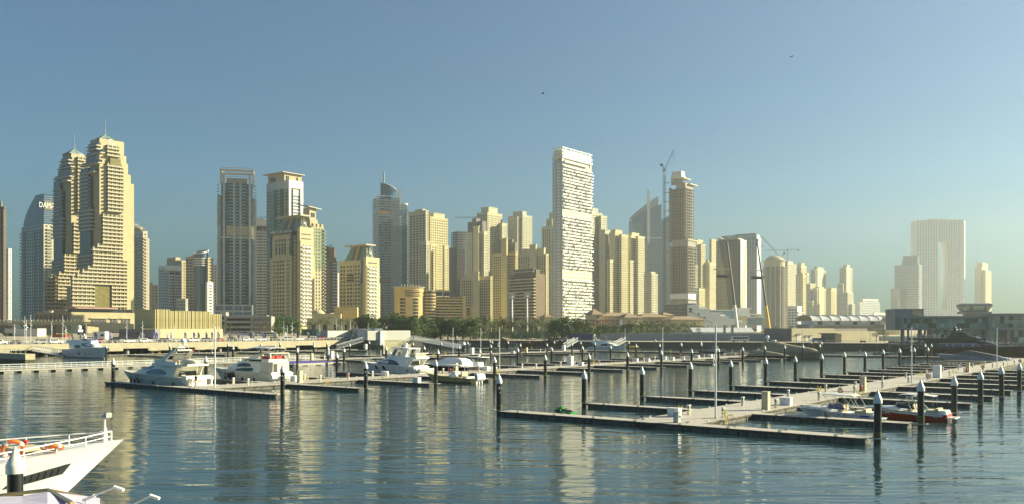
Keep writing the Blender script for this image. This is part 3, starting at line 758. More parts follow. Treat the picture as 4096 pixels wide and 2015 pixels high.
# glass cylinder tower
T = Tower('cylinder_tower','tower with dark glass cylinder and slanted ring roof between two beige wings','tower',783,1060)
T.pxblock(B_cream,743,782,806,1022,L=dict(cw=6,ww=.8,wh=.55,rh=3.5),R=dict(cw=4,ww=.3,wh=.4,rh=3.5)); T.pxblock(B_cream,766,778,790,1017,dD=6)
xc, yc = T.lx(806,-2), -2.; rc = 27/FPX*1060
mb = MB(); N = 24; zt = T.lz(1008)
def cyl_ring(r, z, tilt): return [(xc+r*math.cos(2*math.pi*i/N), yc+r*math.sin(2*math.pi*i/N), z+(tilt*math.cos(2*math.pi*i/N-.3))) for i in range(N)]
mb.rings([cyl_ring(rc,0,0),cyl_ring(rc,zt,2.6)]); mb.build('glass_cylinder', G_blue, T.t, smooth=40)
mb = MB(); mb.rings([cyl_ring(rc+.5,zt,2.6),cyl_ring(rc+.5,zt+1.4,2.6),cyl_ring(rc-.6,zt+1.4,2.6),cyl_ring(rc-.6,zt,2.6)],c0=False,c1=False); mb.build('ring_roof', B_white, T.t)
for i in range(N):
    a = 2*math.pi*i/N; q = boxmesh('mullion',.25,.2,zt-4,B_silver); T.put('mullion', q, (xc+(rc+.1)*math.cos(a),yc+(rc+.1)*math.sin(a),2), a)
me = boxmesh('floor_line',0.1,.1,.1,B_silver)
for (pt,nf) in ((1034,4),(1040,0)):
    for i in range(nf):
        mb = MB(); z = T.lz(1062-9*i); mb.rings([cyl_ring(rc+.9,z,0),cyl_ring(rc+.9,z+1.2,0)]); mb.build('balcony_ring', M_white, T.t)
T.pxblock(B_cream,826,832,853,1028,dD=-2,R=dict(cw=5,ww=.55,wh=.5,rh=3.5)); T.pxblock(M_white,822,830,853,1126,dD=-6,R=dict(cw=6,ww=.6,wh=.45,rh=3.5,g=G_gold))
x = T.lx(842,-4); balconies(T,'R',-4,T.lx(824,-4),T.lx(856,-4),2,T.lz(1130),3.5,9.5,1.4,M_white,None,(.5,))
T.pxblock(B_white,850,856,868,1055,dD=12,R=dict(cw=5,ww=.6,wh=.5,rh=3.5)); T.done()
# silver pier tower
T = Tower('pier_tower','tall blue glass tower with silver vertical piers and open louvred top frame','tower',882,960,rz=math.radians(14))
W = T.lx(1012); z1 = T.lz(773); zt = T.lz(676); dep = 24.; H2 = T.lz(735)
T.block(G_blue, .6, W-.6, .8, dep, 0, H2, 'curtain_glazing')
T.block(B_silver, -3.5, .6, 3, dep-2, 0, z1-2); T.block(B_silver, W-.6, W+3.0, 3, dep-2, 0, z1-4)
for u in (.105,.42,.615,.90):
    BX('pier',B_silver,T.t,W*u-1.1,W*u+1.1,-.9,.9,0,zt-5 if u in (.105,.90) else T.lz(731))
nf = int(H2/3.5); sl = boxmesh('spandrel', W-1.0, .5, .22, B_silver); bl = {}
zgap0, zgap1 = T.lz(944), T.lz(908)
for i in range(nf):
    z = 4+i*3.5
    if zgap0-2 < z < zgap1: continue
    T.put('spandrel', sl, (W/2,.85,z))
    for u, w in ((.32,4.6),(.515,6.4),(.70,4.6)): T.put('balcony', balc_mesh(w,1.7,B_silver,G_rail), (W*u,.7,z+.2))
    for u in (.02,.98): T.put('balcony', balc_mesh(2.4,2.2,B_silver), (-2.6 if u < .5 else W+2.4,3.2,z+.2))
    for u, w in ((.055,2.6),(.2,5.),(.315,3.),(.51,4.),(.70,3.),(.82,4.4),(.95,2.4)):
        T.put('window', pane_mesh(w,2.4,rnd.choice([G_blue,G_blue,G_dark])), (W*u,.74,z+.7))
BX('technical_floor',B_band,T.t,.2,W-.2,-.3,dep,zgap0-2.5,zgap0-.5)
BX('technical_wall',B_cream,T.t,W*.18,W-.5,.2,3,zgap0+.5,zgap1+1.5)
fr = MB(); fr.bx(-.6,W+.6,-.6,.9,zt-1.6,zt); fr.bx(-.6,W+.6,dep-1.4,dep,zt-1.6,zt); fr.bx(-.6,.9,-.6,dep,zt-1.6,zt); fr.bx(W-.9,W+.6,-.6,dep,zt-1.6,zt); fr.build('top_frame', B_band, T.t)
for x in (0,W):
    for y in (0,dep-.7): BX('frame_post',B_band,T.t,x-.55,x+.55,y-.5,y+.6,H2,zt-1.6)
lv = boxmesh('louvre', W-1., .4, .55, B_band)
for i in range(9):
    for y in (.2,dep-.5): inst(lv,'louvre',T.t,(W/2,y,H2+2.2+i*1.9))
T.block(B_rawc, 6, W-6, 7, dep-6, H2, H2+7)
T.done()
T = Tower('podium_building','glazed two-storey podium with planted terrace at the silver pier tower base','podium',856,900,rz=math.radians(14))
W = T.lx(1010); zt = T.lz(1216)
T.tblock(B_silver, 0, W, 0, 20, 0, zt, R=dict(cw=8.5,ww=.86,wh=.72,rh=T.lz(1216)-T.lz(1240),zb=.12,g=G_sky,edge=.8,ztop=.3,mull=3,trans=1)); T.done()
T = Tower('residential_tower','dark grey tower with balcony stacks between silver pier tower and white-edged tower','tower',1062,1080,rz=math.radians(18))
T.pxblock(B_grey,1016,1022,1080,880,R=dict(cw=7,ww=.75,wh=.6,rh=3.5,g=G_dark)); W = T.lx(1078); z1 = T.lz(912)
T.t['label'] = T.t['label']
balconies(T,'R',T.lx(1022)*0-2,T.lx(1022),T.lx(1066),4,z1,3.5,11,1.5,B_silver,None,(.25,.75))
mb = MB(); xs = T.lx(1020,6); mb.extr([(xs,T.lz(905)),(T.lx(1076,6),T.lz(905)),(T.lx(1076,6),T.lz(886)),(T.lx(1048,6),T.lz(874)),(xs,T.lz(870))],2,24); mb.build('slanted_roof', B_silver, T.t)
mb = MB(); x = T.lx(1045,8); mb.cyl((x,8,T.lz(876)),(x,8,T.lz(866)),.6,n=5); mb.bx(T.lx(1038,8),T.lx(1066,8),7.6,8.4,T.lz(868),T.lz(866)); mb.build('maintenance_crane', M_dark, T.t)
T.done()
G_grn2 = glass('green gold',(.20,.24,.09),.5,.06,.9)
# gold-and-white glass tower with flat canopy roof
T = Tower('office_tower','green-gold glass tower with white framed right face and flat projecting roof','tower',1156,980)
x0,x1,y0,y1,z0,z1 = T.pxblock(B_silver,1066,1156,1213,720,L=dict(cols=[.09,.2,.42,.56,.72,.9],cw=5.,ww=1.,wh=.8,rh=3.6,zb=.1,g=G_grn2,m=B_silver,ztop=8),R=dict(m=B_white,cols=[.5],cw=13,ww=1.,wh=.62,rh=3.7,g=G_pale,zb=.2,mull=4,ztop=14))
fr = MB(); xa, xb = x1*.26, x1*.74; fr.bx(xa-.5,xa,-1.4,.1,4,z1-9); fr.bx(xb,xb+.5,-1.4,.1,4,z1-9); fr.bx(xa-.5,xb+.5,-1.4,.1,z1-9,z1-8.4); fr.build('portal_frame', B_cream, T.t)
for u in (.31,.63): BX('glass_bay',G_green,T.t,-.9,.1,y1*u-2.6,y1*u+2.6,0,z1-9)
xc0,xc1,yc0,yc1,_,zc1 = T.pxblock(B_cream,1072,1137,1207,692,726,dD=5,L=dict(cols=[(4,14)],rows=[(1.2,6.)],g=G_dark),R=dict(cols=[(2,6.5),(16,19)],rows=[(1.5,6.5)],g=G_dark))
BX('canopy_roof',B_band,T.t,xc0-4,xc1+2.,yc0-3,yc1+4,zc1,zc1+.9)
T.done()
# cream and green tower behind the first Habtoor block
T = Tower('residential_tower','cream tower with tilted flat roof, lower part wrapped in green scaffold netting','tower',1238,900)
x0,x1,y0,y1,z0,z1 = T.pxblock(B_cream,1212,1238,1264,832,R=dict(cols=[.5],cw=5,ww=1,wh=.5,rh=9)); 
b = MB(); b.add([(-3,-3,z1+.5),(x1+5,-3,z1-1.),(x1+5,y1+8,z1+3),(-3,y1+8,z1+4.5),(-3,-3,z1+1.5),(x1+5,-3,z1+0.),(x1+5,y1+8,z1+4),(-3,y1+8,z1+5.5)],[(3,2,1,0),(4,5,6,7),(0,1,5,4),(1,2,6,5),(2,3,7,6),(3,0,4,7)]); b.build('tilted_roof', B_band, T.t)
T.pxblock(B_cream,1215,1240,1271,878,dD=-2)
x0,x1,y0,y1,z0,z1 = T.pxblock(B_cream,1215,1246,1296,907,dD=-8,L=dict(cw=5,ww=.4,wh=.45,rh=3.5),R=dict(cw=3.4,ww=.45,wh=.6,rh=3.5,g=G_green))
sc = MB()
zs0, zs1 = T.lz(1075), z1-2
for i in range(14): z = zs0+(zs1-zs0)*i/13; sc.bx(x0+2,x1+.8,y0-.9,y0-.75,z,z+.25)
for i in range(12): x = x0+2+(x1-x0-1.4)*i/11; sc.bx(x-.08,x+.08,y0-1,y0-.9,zs0,zs1)
sc.build('scaffold_net', M_green_sc, T.t)
balconies(T,'R',y0,x0,x1,4,z1,3.5,2.5,2.,B_cream,G_rail,(1.0,))
for i in range(3): BX('roof_turret',B_cream,T.t,x0+3+i*5,x0+5.6+i*5,y0+.6,y0+4,z1,z1+3.5)
T.done()
# the two hotel blocks with verdigris roofs
def habtoor(label, D, pl, pc, pr, ptL, ptR, base, apex, rl, rr, sign, pcol, tall, bcols):
    T = Tower('hotel_block', label, 'hotel', pc, D, 'sand-coloured hotel blocks with green roofs')
    z1 = T.lz(ptR); zl = T.lz(ptL); y1 = T.ly(pl); x1 = T.lx(pr)
    rh = 3.42
    ycol = T.ly(pcol)                      # corner strip
    T.tblock(B_hab, .8, x1-1.5, 1.5, y1, 0, zl)
    if tall:
        cols = [.20,.24,.385,.52,.655,.86,.90]; cols = None
        Wl = y1-ycol-1.
        cs = [(Wl*(u-w/2), Wl*(u+w/2)) for u,w in ((.158,.042),(.222,.042),(.345,.085),(.475,.085),(.60,.085),(.80,.045),(.865,.045))]
        cs2 = [(Wl*(u-w/2), Wl*(u+w/2)) for u,w in ((.19,.09),(.345,.085),(.475,.085),(.60,.085),(.83,.10))]
        zt2 = T.lz(1015)
        T.face(B_hab,'L',0,ycol+1,y1,0,zt2,cols=cs,rh=rh,wh=.55,zb=.35,g=G_dark,ztop=1)
        T.face(B_hab,'L',.25,ycol+1,y1-2.5,zt2,T.lz(934),cols=cs2,rows=[(1.,T.lz(982)-zt2),(T.lz(979)-zt2,T.lz(968)-zt2),(T.lz(962)-zt2,T.lz(950)-zt2)],g=G_dark,mull=3,trans=1)
        BX('sign_board',M_dark,T.t,-.5,.6,ycol-.5,y1+1.,T.lz(930),T.lz(916)+.5)
        lettering('HABTOOR GRAND', 4.0, M_white, T.t, (-.6,(ycol+y1)/2,T.lz(922.5)+.3), rz=-math.pi/2, depth=.08, name='sign_lettering', sx=.92)
        BX('corner_glazing',G_dark,T.t,-.2,.5,ycol+.2,ycol+2.6,T.lz(1018),T.lz(932))
        BX('corner_glazing',G_dark,T.t,-.1,.5,y1-2.4,y1+.3,T.lz(1022),T.lz(932))
    else:
        Wl = y1-ycol-1.
        cs = [(Wl*(u-w/2), Wl*(u+w/2)) for u,w in ((.10,.085),(.235,.085),(.42,.085),(.555,.085),(.665,.04),(.78,.085),(.92,.085))]
        T.face(B_hab,'L',0,ycol+1,y1,0,zl-.2,cols=cs,rh=rh,wh=.58,zb=.3,g=G_dark,ztop=4,skip=lambda c,r: False)
        BX('terrace_opening',G_dark,T.t,-.15,.6,(ycol+1)+Wl*.33,(ycol+1)+Wl*.64,T.lz(1124),T.lz(1093))
        for i in range(3): BX('terrace_parapet',B_hab,T.t,-.3,.3,(ycol+1)+Wl*.35,(ycol+1)+Wl*.62,T.lz(1122-10*i),T.lz(1119-10*i))
        BX('corner_glazing',G_blue,T.t,-.2,.5,ycol-.6,ycol+1.1,T.lz(1130),T.lz(1030))
    # corner strip with its own column of windows
    T.face(B_hab,'L',.8,ycol*.45,ycol+1,0,zl-1,cols=[.42],cw=3.,ww=.85,rh=rh,wh=.58,zb=.35,g=G_dark,ztop=3)
    # right-hand face: three columns of little white balconies
    T.block(B_hab, -.3, x1, -.3, 3.5, 0, z1)
    fm = MB(); X0, X1 = T.lx(bcols[0],-.3), T.lx(bcols[1],-.3); w = (X1-X0)/3
    T.face(B_hab,'R',-.85,X0-1.0,X1+1.0,T.lz(1300),T.lz(bcols[2]),cols=[(1.0+w*(i+.5)-1.05,1.0+w*(i+.5)+1.05) for i in range(3)],rh=rh,wh=.66,zb=.1,g=G_pale,frame=M_white,balc=balc_mesh(2.7,1.1,M_white,None,1.0),rec=.3)
    for pt in bcols[3:]:
        pb = pt+5 if pt else None
        if pt: BX('loggia_slot',M_dark,T.t,X0,X1,-.4,.5,T.lz(pb),T.lz(pt))
    T.block(B_hab, x1-2.5, x1+.4, -.8, 2, 0, T.lz(1015 if tall else 1128))
    # roof: truncated pyramid with verdigris panels, stone ribs and flat cap
    zb_, za = min(zl,z1)-1.5, T.lz(base[1])
    bx0, bx1, by0, by1 = 2.5, x1-2, 2.5, y1-3
    tx0, tx1, ty0, ty1 = T.lx(rl[1],6), T.lx(rr,6), 6., T.ly(rl[0],6)
    tx0, ty0 = bx0+4.2, by0+4.2; tx1, ty1 = bx1-3.5, by1-6
    zmid = T.lz(base[0]); f = .0
    b = MB(); b.rings([[(bx0,by0,zb_),(bx1,by0,zb_),(bx1,by1,zb_),(bx0,by1,zb_)],[(tx0,ty0,zmid),(tx1,ty0,zmid),(tx1,ty1,zmid),(tx0,ty1,zmid)]]); b.build('sloped_roof', B_teal, T.t)
    BX('roof_storey',B_cream,T.t,tx0-.3,tx1+.3,ty0-.3,ty1+.3,zmid,za-1.2)
    BX('flat_cap',B_band,T.t,tx0-3.5,tx1+4,ty0-3.5,ty1+5,za-1.2,za)
    def rib(side, u0, u1, m, out=.5):
        q = MB()
        if side == 'L':
            a = [(bx0-out,by0+(by1-by0)*u0,zb_),(bx0-out,by0+(by1-by0)*u1,zb_),(tx0-out,ty0+(ty1-ty0)*u1,zmid),(tx0-out,ty0+(ty1-ty0)*u0,zmid)]
            c = [(x+out+.6,y,z) for x,y,z in a]
        else:
            a = [(bx0+(bx1-bx0)*u0,by0-out,zb_),(bx0+(bx1-bx0)*u1,by0-out,zb_),(tx0+(tx1-tx0)*u1,ty0-out,zmid),(tx0+(tx1-tx0)*u0,ty0-out,zmid)]
            c = [(x,y+out+.6,z) for x,y,z in a]
        q.add(a+c,[(0,1,2,3),(7,6,5,4),(0,4,5,1),(1,5,6,2),(2,6,7,3),(3,7,4,0)]); q.build('roof_rib', m, T.t)
    rib('L',.30,.44,B_brown); rib('L',.45,.56,B_cream,.3); rib('L',.57,.70,B_brown); rib('R',.48,.56,B_teal,.9)
    for k in range(1,16): 
        if not .44 < k/16 < .6: rib('R',k/16-.006,k/16+.006,B_cream,.15)
    lettering('H', 4.5, M_white, T.t, (bx0+(bx1-bx0)*.5,(by0+ty0)/2-1.6,(zb_+zmid)/2+1), depth=.15, name='emblem')
    return T.done(6)
habtoor('taller sand-coloured hotel block with black name board and green sloped roof', 780, 1081, 1200, 1254, 916, 908, (868,855), 855, (1110,1180), 1232, True, 1170, True, (1204,1244,962,934,952))
habtoor('shorter sand-coloured hotel block with green sloped roof, right of its taller twin', 800, 1357, 1464, 1517, 1036, 1026, (983,974), 974, (1374,1450), 1495, False, 1445, False, (1471,1508,1058,1046,None))
T = Tower('residential_tower','brown and blue glass tower with side balconies between the two sand-coloured hotels','tower',1336,1000,rz=math.radians(10))
T.pxblock(B_brown,1290,1294,1346,1028,R=dict(cols=[.12,.4,.62,.88],cw=7,ww=.8,wh=.7,rh=3.5,g=G_blue,zb=.1)); T.pxblock(B_brown,1290,1316,1338,990,dD=8); T.pxblock(B_brown,1292,1294,1318,985,dD=12); x1 = T.lx(1344)
balconies(T,'R',0,0,x1,3,T.lz(1040),3.5,3,2,B_silver,None,(.02,1.02)); mb = MB(); x = T.lx(1324,10); mb.bx(x-2.5,x+2.5,9.8,10.2,T.lz(980),T.lz(978)); mb.cyl((x,10,T.lz(990)),(x,10,T.lz(978)),.4,n=5); mb.build('maintenance_crane', M_dark, T.t)
T.done()
T = Tower('white_tower','sliver of a pale tower seen behind the brown and blue glass tower','tower',1352,1300)
T.pxblock(B_white,1346,1351,1362,1090,R=dict(cw=4,ww=.5,wh=.5)); T.done()
# blue tower with curved crown and lettering
T = Tower('curved_crown_tower','blue glass balcony tower with curved sail crown, lettering and pale green mast','tower',1585,1200,rz=math.radians(22))
pl, pr = 1503, 1598
x0 = T.lx(pl); x1 = T.lx(pr); z1 = T.lz(790); dep = 26
T.block(G_sky, x0+8, x1, .5, dep, 0, z1, 'curtain_glazing'); T.block(B_silver, x0+1., T.lx(1514), -.2, dep-3, 0, z1-2)
T.block(G_pale, T.lx(1563), x1, -.6, 2, 0, z1-1, 'glass_bay')
nf = int((z1-4)/3.5)
xa, xb = T.lx(1512), T.lx(1563)
me = balc_mesh(xb-xa, 2.2, B_silver, G_rail)
zsk = [(T.lz(862),T.lz(846)),(T.lz(1128),T.lz(1112))]
for i in range(nf):
    z = 4+i*3.5
    if any(a < z < b for a,b in zsk): continue
    T.put('balcony', me, ((xa+xb)/2,.5,z)); T.put('balcony', balc_mesh(3.2,2.,B_silver,G_rail), (x0-.2,4,z)); T.put('balcony', balc_mesh(3.5,2.4,B_band), (x1+1.2,3,z))
    for u in (.15,.4,.65,.88): T.put('window', pane_mesh((xb-xa)*.17,2.5,rnd.choice([G_sky,G_dark,G_blue])), (xa+(xb-xa)*u,.45,z+.3))
for a,b_ in zsk: BX('technical_floor',B_brown,T.t,xa,xb,-.6,.6,a,b_)
cl = boxmesh('glazing_bar',.18,.2,z1-6,B_silver)
for i in range(9): T.put('glazing_bar', cl, (T.lx(1564)+(x1-T.lx(1564))*i/8,-.6,3))
cl = boxmesh('glazing_rail',x1-T.lx(1563),.15,.2,B_silver)
for i in range(nf): T.put('glazing_rail', cl, ((x1+T.lx(1563))/2,-.6,4+i*3.5))
# crown
mb = MB(); xa, xb = T.lx(1524), T.lx(1594); n = 12; lo = []; hi = []
for i in range(n+1):
    u = i/n; x = xa+(xb-xa)*u; bow = -4.5*math.sin(math.pi*u); zt = T.lz(735+(764-735)*(u**1.5))
    lo.append((x,2+bow,T.lz(785))); hi.append((x,2+bow,zt))
bk = [(x,y+1.2,z) for x,y,z in lo]; bh = [(x,y+1.2,z) for x,y,z in hi]
mb.rings([lo,hi,bh,bk],closed=False,c0=False,c1=False); mb.build('sail_crown', G_blue, T.t)
mb = MB()
for i in range(n): mb.cyl(hi[i],hi[i+1],.35,n=5)
mb.build('crown_edge', B_white, T.t)
mb = MB(); xs = T.lx(1594,4); xe = T.lx(1605,4); mb.extr([(xs,T.lz(800)),(xe,T.lz(800)),(xe,T.lz(748)),(xs+(xe-xs)*.7,T.lz(757)),(xs,T.lz(766))],3.6,5.4); mb.build('crown_fin', B_silver, T.t)
lettering('TRIDENT', 5.4, M_dark, T.t, (T.lx(1556),-3.2,T.lz(766)), depth=.1, name='sign_lettering', spacing=1.25)
mb = MB(); xm = T.lx(1535,6); mb.cyl((xm,6,z1),(xm,6,T.lz(690)),1.15,1.15,10); mb.cyl((xm,6,T.lz(690)),(xm,6,T.lz(686)),.3,.3,6); mb.build('mast', B_teal, T.t)
b = MB(); b.bx(x0+3,T.lx(1567),-1.5,6,z1,z1+1.2); b.bx(T.lx(1530),T.lx(1566),-1.2,4,z1+3,z1+3.8); b.build('roof_terrace', B_silver, T.t)
T.block(G_sky,T.lx(1606,10),T.lx(1622,10),10,24,0,T.lz(815),'rear_tower_glazing'); T.block(G_pale,T.lx(1608,9),T.lx(1628,9),9,22,0,T.lz(814),'rear_tower_glazing')
mb = MB(); mb.lathe([(5,T.lz(816)),(5.4,T.lz(812)),(5.4,T.lz(808)),(4.6,T.lz(808))],14,c=(T.lx(1616,14),14,0)); mb.build('rear_roof_ring', B_white, T.t)
balconies(T,'R',10,T.lx(1628,10),T.lx(1631,10),4,T.lz(822),3.5,3,2,B_silver,G_rail,(.5,))
T.done()
# slim frames between the yellow towers
T = Tower('grey_tower','distant grey tower peeping between a yellow tower and a bare concrete frame','tower',1812,1500,rz=math.radians(12))
T.pxblock(B_brown,1788,1792,1832,992,R=dict(cw=5,ww=.5,wh=.6,rh=3.5,g=G_blue)); T.done()
def frame_tower(name, label, px, D, pl, pr, pt, rz, holes=0, rh=3.6, m=B_rawc, nx=6, ny=4, dep=22, core=True, dark=True):
    T = Tower(name, label, 'building shell', px, D, rz=rz)
    x0 = T.lx(pl); x1 = T.lx(pr); z1 = T.lz(pt); n = int(z1/rh)
    sl = boxmesh('floor_slab', x1-x0+1.2, dep+1.2, .4, m)
    for i in range(1,n+1): T.put('floor_slab', sl, ((x0+x1)/2, dep+.6, z1-(n-i)*rh-.4))
    for i in range(nx+1):
        for y in (0.,dep-.8):
            b = boxmesh('column', .9, .8, z1, m); T.put('column', b, (x0+.5+(x1-x0-1)*i/nx, y+.8, 0))
    for k in range(1,ny):
        for x in (x0+.5,x1-.5): T.put('column', boxmesh('column', .9, .8, z1, m), (x, dep*k/ny+.4, 0))
    if core: T.block(B_dkgrey if dark else m, x0+(x1-x0)*.2, x1-(x1-x0)*.2, dep*.3, dep*.75, 0, z1+3-holes*rh, 'core')
    return T, x0, x1, z1, dep
T, *_ = frame_tower('building_shell','dark bare concrete tower frame with open floors, left of the grey-roofed yellow tower', 1850, 1300, 1830, 1874, 927, math.radians(28), holes=8, m=B_grey)
T.done(6)
# curved yellow hotel
T = Tower('hotel_building','low ochre hotel with rounded drum, curved balcony tower and long terraced wing','hotel',1640,880,rz=math.radians(12))
def drum(pl, pr, y, pt, m, pb=None, name='drum', bulge=1.):
    a, b = T.lx(pl,y), T.lx(pr,y); cx = (a+b)/2; r = (b-a)/2; mb = MB(); z0 = T.lz(pb) if pb else 0
    N = 28; mb.rings([[(cx+r*math.cos(2*math.pi*i/N), y+r*.75*bulge*math.sin(2*math.pi*i/N), z) for i in range(N)] for z in (z0,T.lz(pt))]); mb.build(name, m, T.t, smooth=35)
    return cx, r, y
def drumbands(cx, r, y, pts, h, m, a0=math.pi, a1=2*math.pi, name='balcony_band', over=.7):
    for p in pts:
        z = T.lz(p); mb = MB(); N = 20
        out = [(cx+(r+over)*math.cos(a0+(a1-a0)*i/N), y+(r*.75+over)*math.sin(a0+(a1-a0)*i/N)) for i in range(N+1)]
        inn = [(cx+(r-.3)*math.cos(a0+(a1-a0)*i/N), y+(r*.75-.3)*math.sin(a0+(a1-a0)*i/N)) for i in range(N+1)]
        mb.rings([[(x,q,z) for x,q in out],[(x,q,z+h) for x,q in out],[(x,q,z+h) for x,q in inn],[(x,q,z) for x,q in inn]],closed=False,c0=False,c1=False); mb.build(name, m, T.t)
def drumwins(cx, r, y, zs, angs, w, h, g):
    me = pane_mesh(w, h, g, .25)
    for z in zs:
        for a in angs: T.put('window', me, (cx+(r+.02)*math.cos(a), y+(r*.75+.02)*math.sin(a), z), math.atan2(math.cos(a)*r*.75*-1, math.sin(a)*r*-1)+math.pi if False else a+math.pi/2)
c = drum(1577,1694,6,1148,B_orange)
drumbands(*c,[1166,1180],.8,B_orange)
drumwins(*c,[T.lz(1200+13.4*i) for i in range(6)],[math.radians(d) for d in (236,246,288,298)],3.2,2.1,G_dark)
drumbands(*c,[1170],2.6,G_brown,math.radians(250),math.radians(310),'ribbon_window',.15); drumbands(*c,[1184],2.6,G_brown,math.radians(250),math.radians(310),'ribbon_window',.15)
mb = MB(); cx,r,y = c; mb.rings([[(cx+(r+k)*math.cos(2*math.pi*i/28), y+(r*.75+k)*math.sin(2*math.pi*i/28), z) for i in range(28)] for k,z in ((.8,T.lz(1149)),(1.4,T.lz(1147)),(1.4,T.lz(1145)))]); mb.build('roof_canopy', B_band, T.t)
mb = MB()
for i in range(7): x = cx-r*.5+i*r*.2; mb.cyl((x,y,T.lz(1145)),(x,y,T.lz(1136-rnd.random()*3)),.2,n=4)
mb.build('roof_masts', M_white, T.t)
c = drum(1696,1740,6,1158,B_orange); drumbands(*c,[1178+12.2*i for i in range(10)],1.5,B_orange)
drumbands(*c,[1176],3.8,G_brown,name='ribbon_window',over=.1)
drumbands(*c,[1171.6+12.2*i for i in range(10)],1.6,G_dark,name='ribbon_window',over=.05)
xa, xb = T.lx(1742,8), T.lx(1850,8)
T.block(B_orange, xa, xb, 8.6, 22, 0, T.lz(1183))
for i in range(8):
    z = T.lz(1194+11.4*i); BX('balcony_band',B_orange,T.t,xa,xb,7.,8.7,z-.7,z+.75)
    T.block(G_dark, xa, xb, 8.3, 8.7, z+.75, z+2.1, 'recess_glazing')
    for k in range(8): T.put('window', pane_mesh(1.5,1.3,rnd.choice([G_gold,G_brown,G_dark])), (xa+6+(xb-xa-7)*k/7.5,8.25,z+.76))
T.block(G_dark, T.lx(1745,9), T.lx(1770,9), 9, 16, T.lz(1180), T.lz(1163),'rooftop_glazing'); T.block(G_dark, T.lx(1776,9), T.lx(1799,9), 9, 16, T.lz(1180), T.lz(1164),'rooftop_glazing'); T.block(B_orange, T.lx(1740,10), T.lx(1800,10), 10, 18, T.lz(1165), T.lz(1155))
c = drum(1849,1864,7,1180,B_orange,name='end_turret'); T.block(B_orange, T.lx(1862,9), T.lx(1886,9), 9, 18, 0, T.lz(1222)); c = drum(1884,1898,8,1222,B_orange,name='end_turret')
for i in range(3): T.put('window', pane_mesh(3.,1.8,G_brown), (T.lx(1873,9),8.95,T.lz(1236+11*i)))
T.done(6)
# dark hotel
T = Tower('hotel_building','dark brown hotel with beige balcony bands, glazed corner and stepped roof','hotel',2143,900,rz=math.radians(40))
y1 = T.ly(2040); x1 = T.lx(2181); z1 = T.lz(1092)
T.block(B_brown,.5,x1,.5,y1,0,z1)
T.face(B_brown,'R',.45,0.5,x1,0,z1,cols=[.2,.45,.7,.9],cw=2.6,ww=1,rh=3.4,wh=.75,zb=.1,g=G_brown)
T.block(G_brown,-.6,.6,3,y1*.8,T.lz(1120),T.lz(1074),'curtain_glazing'); T.block(B_dkgrey,-1,.4,2,y1*.85,T.lz(1078),T.lz(1070)); BX('steel_band',B_silver,T.t,-1.6,-.9,2,y1*.82,T.lz(1084),T.lz(1081))
T.block(B_brown,4,x1*.7,4,y1*.8,z1,T.lz(1074)); T.block(B_cream,3,9,y1*.6,y1,z1-4,T.lz(1070))
for i in range(13):
    z = T.lz(1114+12.6*i); BX('balcony_band',B_cream,T.t,-2.4,.6,0.5,y1+.5,z-.4,z+.95)
    T.block(G_dark,-.7,.5,1,y1,z+.95,z+2.6,'recess_glazing')
    for k in range(9): T.put('window', pane_mesh(1.8,1.6,rnd.choice([G_gold,G_brown,G_dark,G_dark])), (-.72,2+(y1-3)*k/8.5,z+.97), math.pi/2)
T.done()
# white slab tower with staggered balconies
T = Tower('white_slab_tower','tall white slab tower with staggered projecting balconies and latticed top screen','tower',2250,1000)
B_wc = mat('cream wall',(.50,.46,.34),.8,var=.06,scale=.2); x1 = T.lx(2367); y1 = T.ly(2210); zt = T.lz(588); zs = T.lz(631); rh = 3.58; z1 = T.lz(648)
W1 = y1
T.tblock(B_white,.3,x1-.3,.3,y1,0,z1)
T.face(B_silver,'L',0,0,y1,0,z1,cols=[(W1*.10,W1*.27),(W1*.46,W1*.78),(W1*.9,W1*.98)],rh=rh,wh=.62,zb=.25,g=G_dark,mull=3,ztop=1)
gap = [(T.lz(862),T.lz(838)),(T.lz(1110),T.lz(1080))]
T.face(B_wc,'R',0,0,x1,0,z1,cw=4.3,ww=.6,rh=rh,wh=.7,zb=.15,g=glass('warm pale',(.26,.24,.18),.4,.15,.5),frame=M_white,ztop=1,skip=lambda c,r: any(a-1 < r*rh < b for a,b in gap))
rb_ = random.Random(3); Mb = B_white; Mpl = mat('balcony plant',(.05,.09,.04),.9,var=.3)
for i in range(1,int(z1/rh)):
    z = i*rh+.2
    if any(a-1 < z < b for a,b in gap): continue
    x = -.6 if i % 3 else 1.5; lim = x1+(1.6 if i % 5 not in (3,4) else .5)
    while x < lim-2.5:
        w = rb_.choice([3.2,5.,6.5,8.,10.]); w = min(w, lim-x)
        d = rb_.choice([1.3,2.0,2.7])
        T.put('balcony', balc_mesh(round(w,1), d, Mb), (x+w/2,0,z))
        x += w+rb_.choice([.0,.0,.8,2.2,2.2])
        if rb_.random() < .22: T.put('planter', boxmesh('planter',1.3,.9,1.2,Mpl), (x-.9,-.4,z+.15))
for a,b_ in gap:
    q = MB()
    for i in range(5): xx = x1*i/4; q.bx(xx-.4,xx+.4,-.3,.1,a-1,b_)
    for i in range(3): q.bx(0,x1,-.28,.1,a-1+(b_-a)*i/2,a+(b_-a)*i/2-.2)
    q.build('technical_grid', B_white, T.t)
BX('top_storey',B_cream,T.t,1.5,x1-1,1,y1-1.5,z1,zs)
for x in (1.2,x1-1.5): BX('corner_post',B_white,T.t,x-1.2,x+.8,.2,1.2,z1,zs)
BX('dark_opening',M_dark,T.t,x1*.44,x1*.56,.6,1.2,z1+2,zs-.5)
for yy in (.2,y1*.5,y1-1): BX('corner_post',B_white,T.t,-.2,.9,yy,yy+1.,z1,zs)
BX('soffit',B_white,T.t,-.6,x1+.8,-.6,y1+.5,zs,zs+1.2)
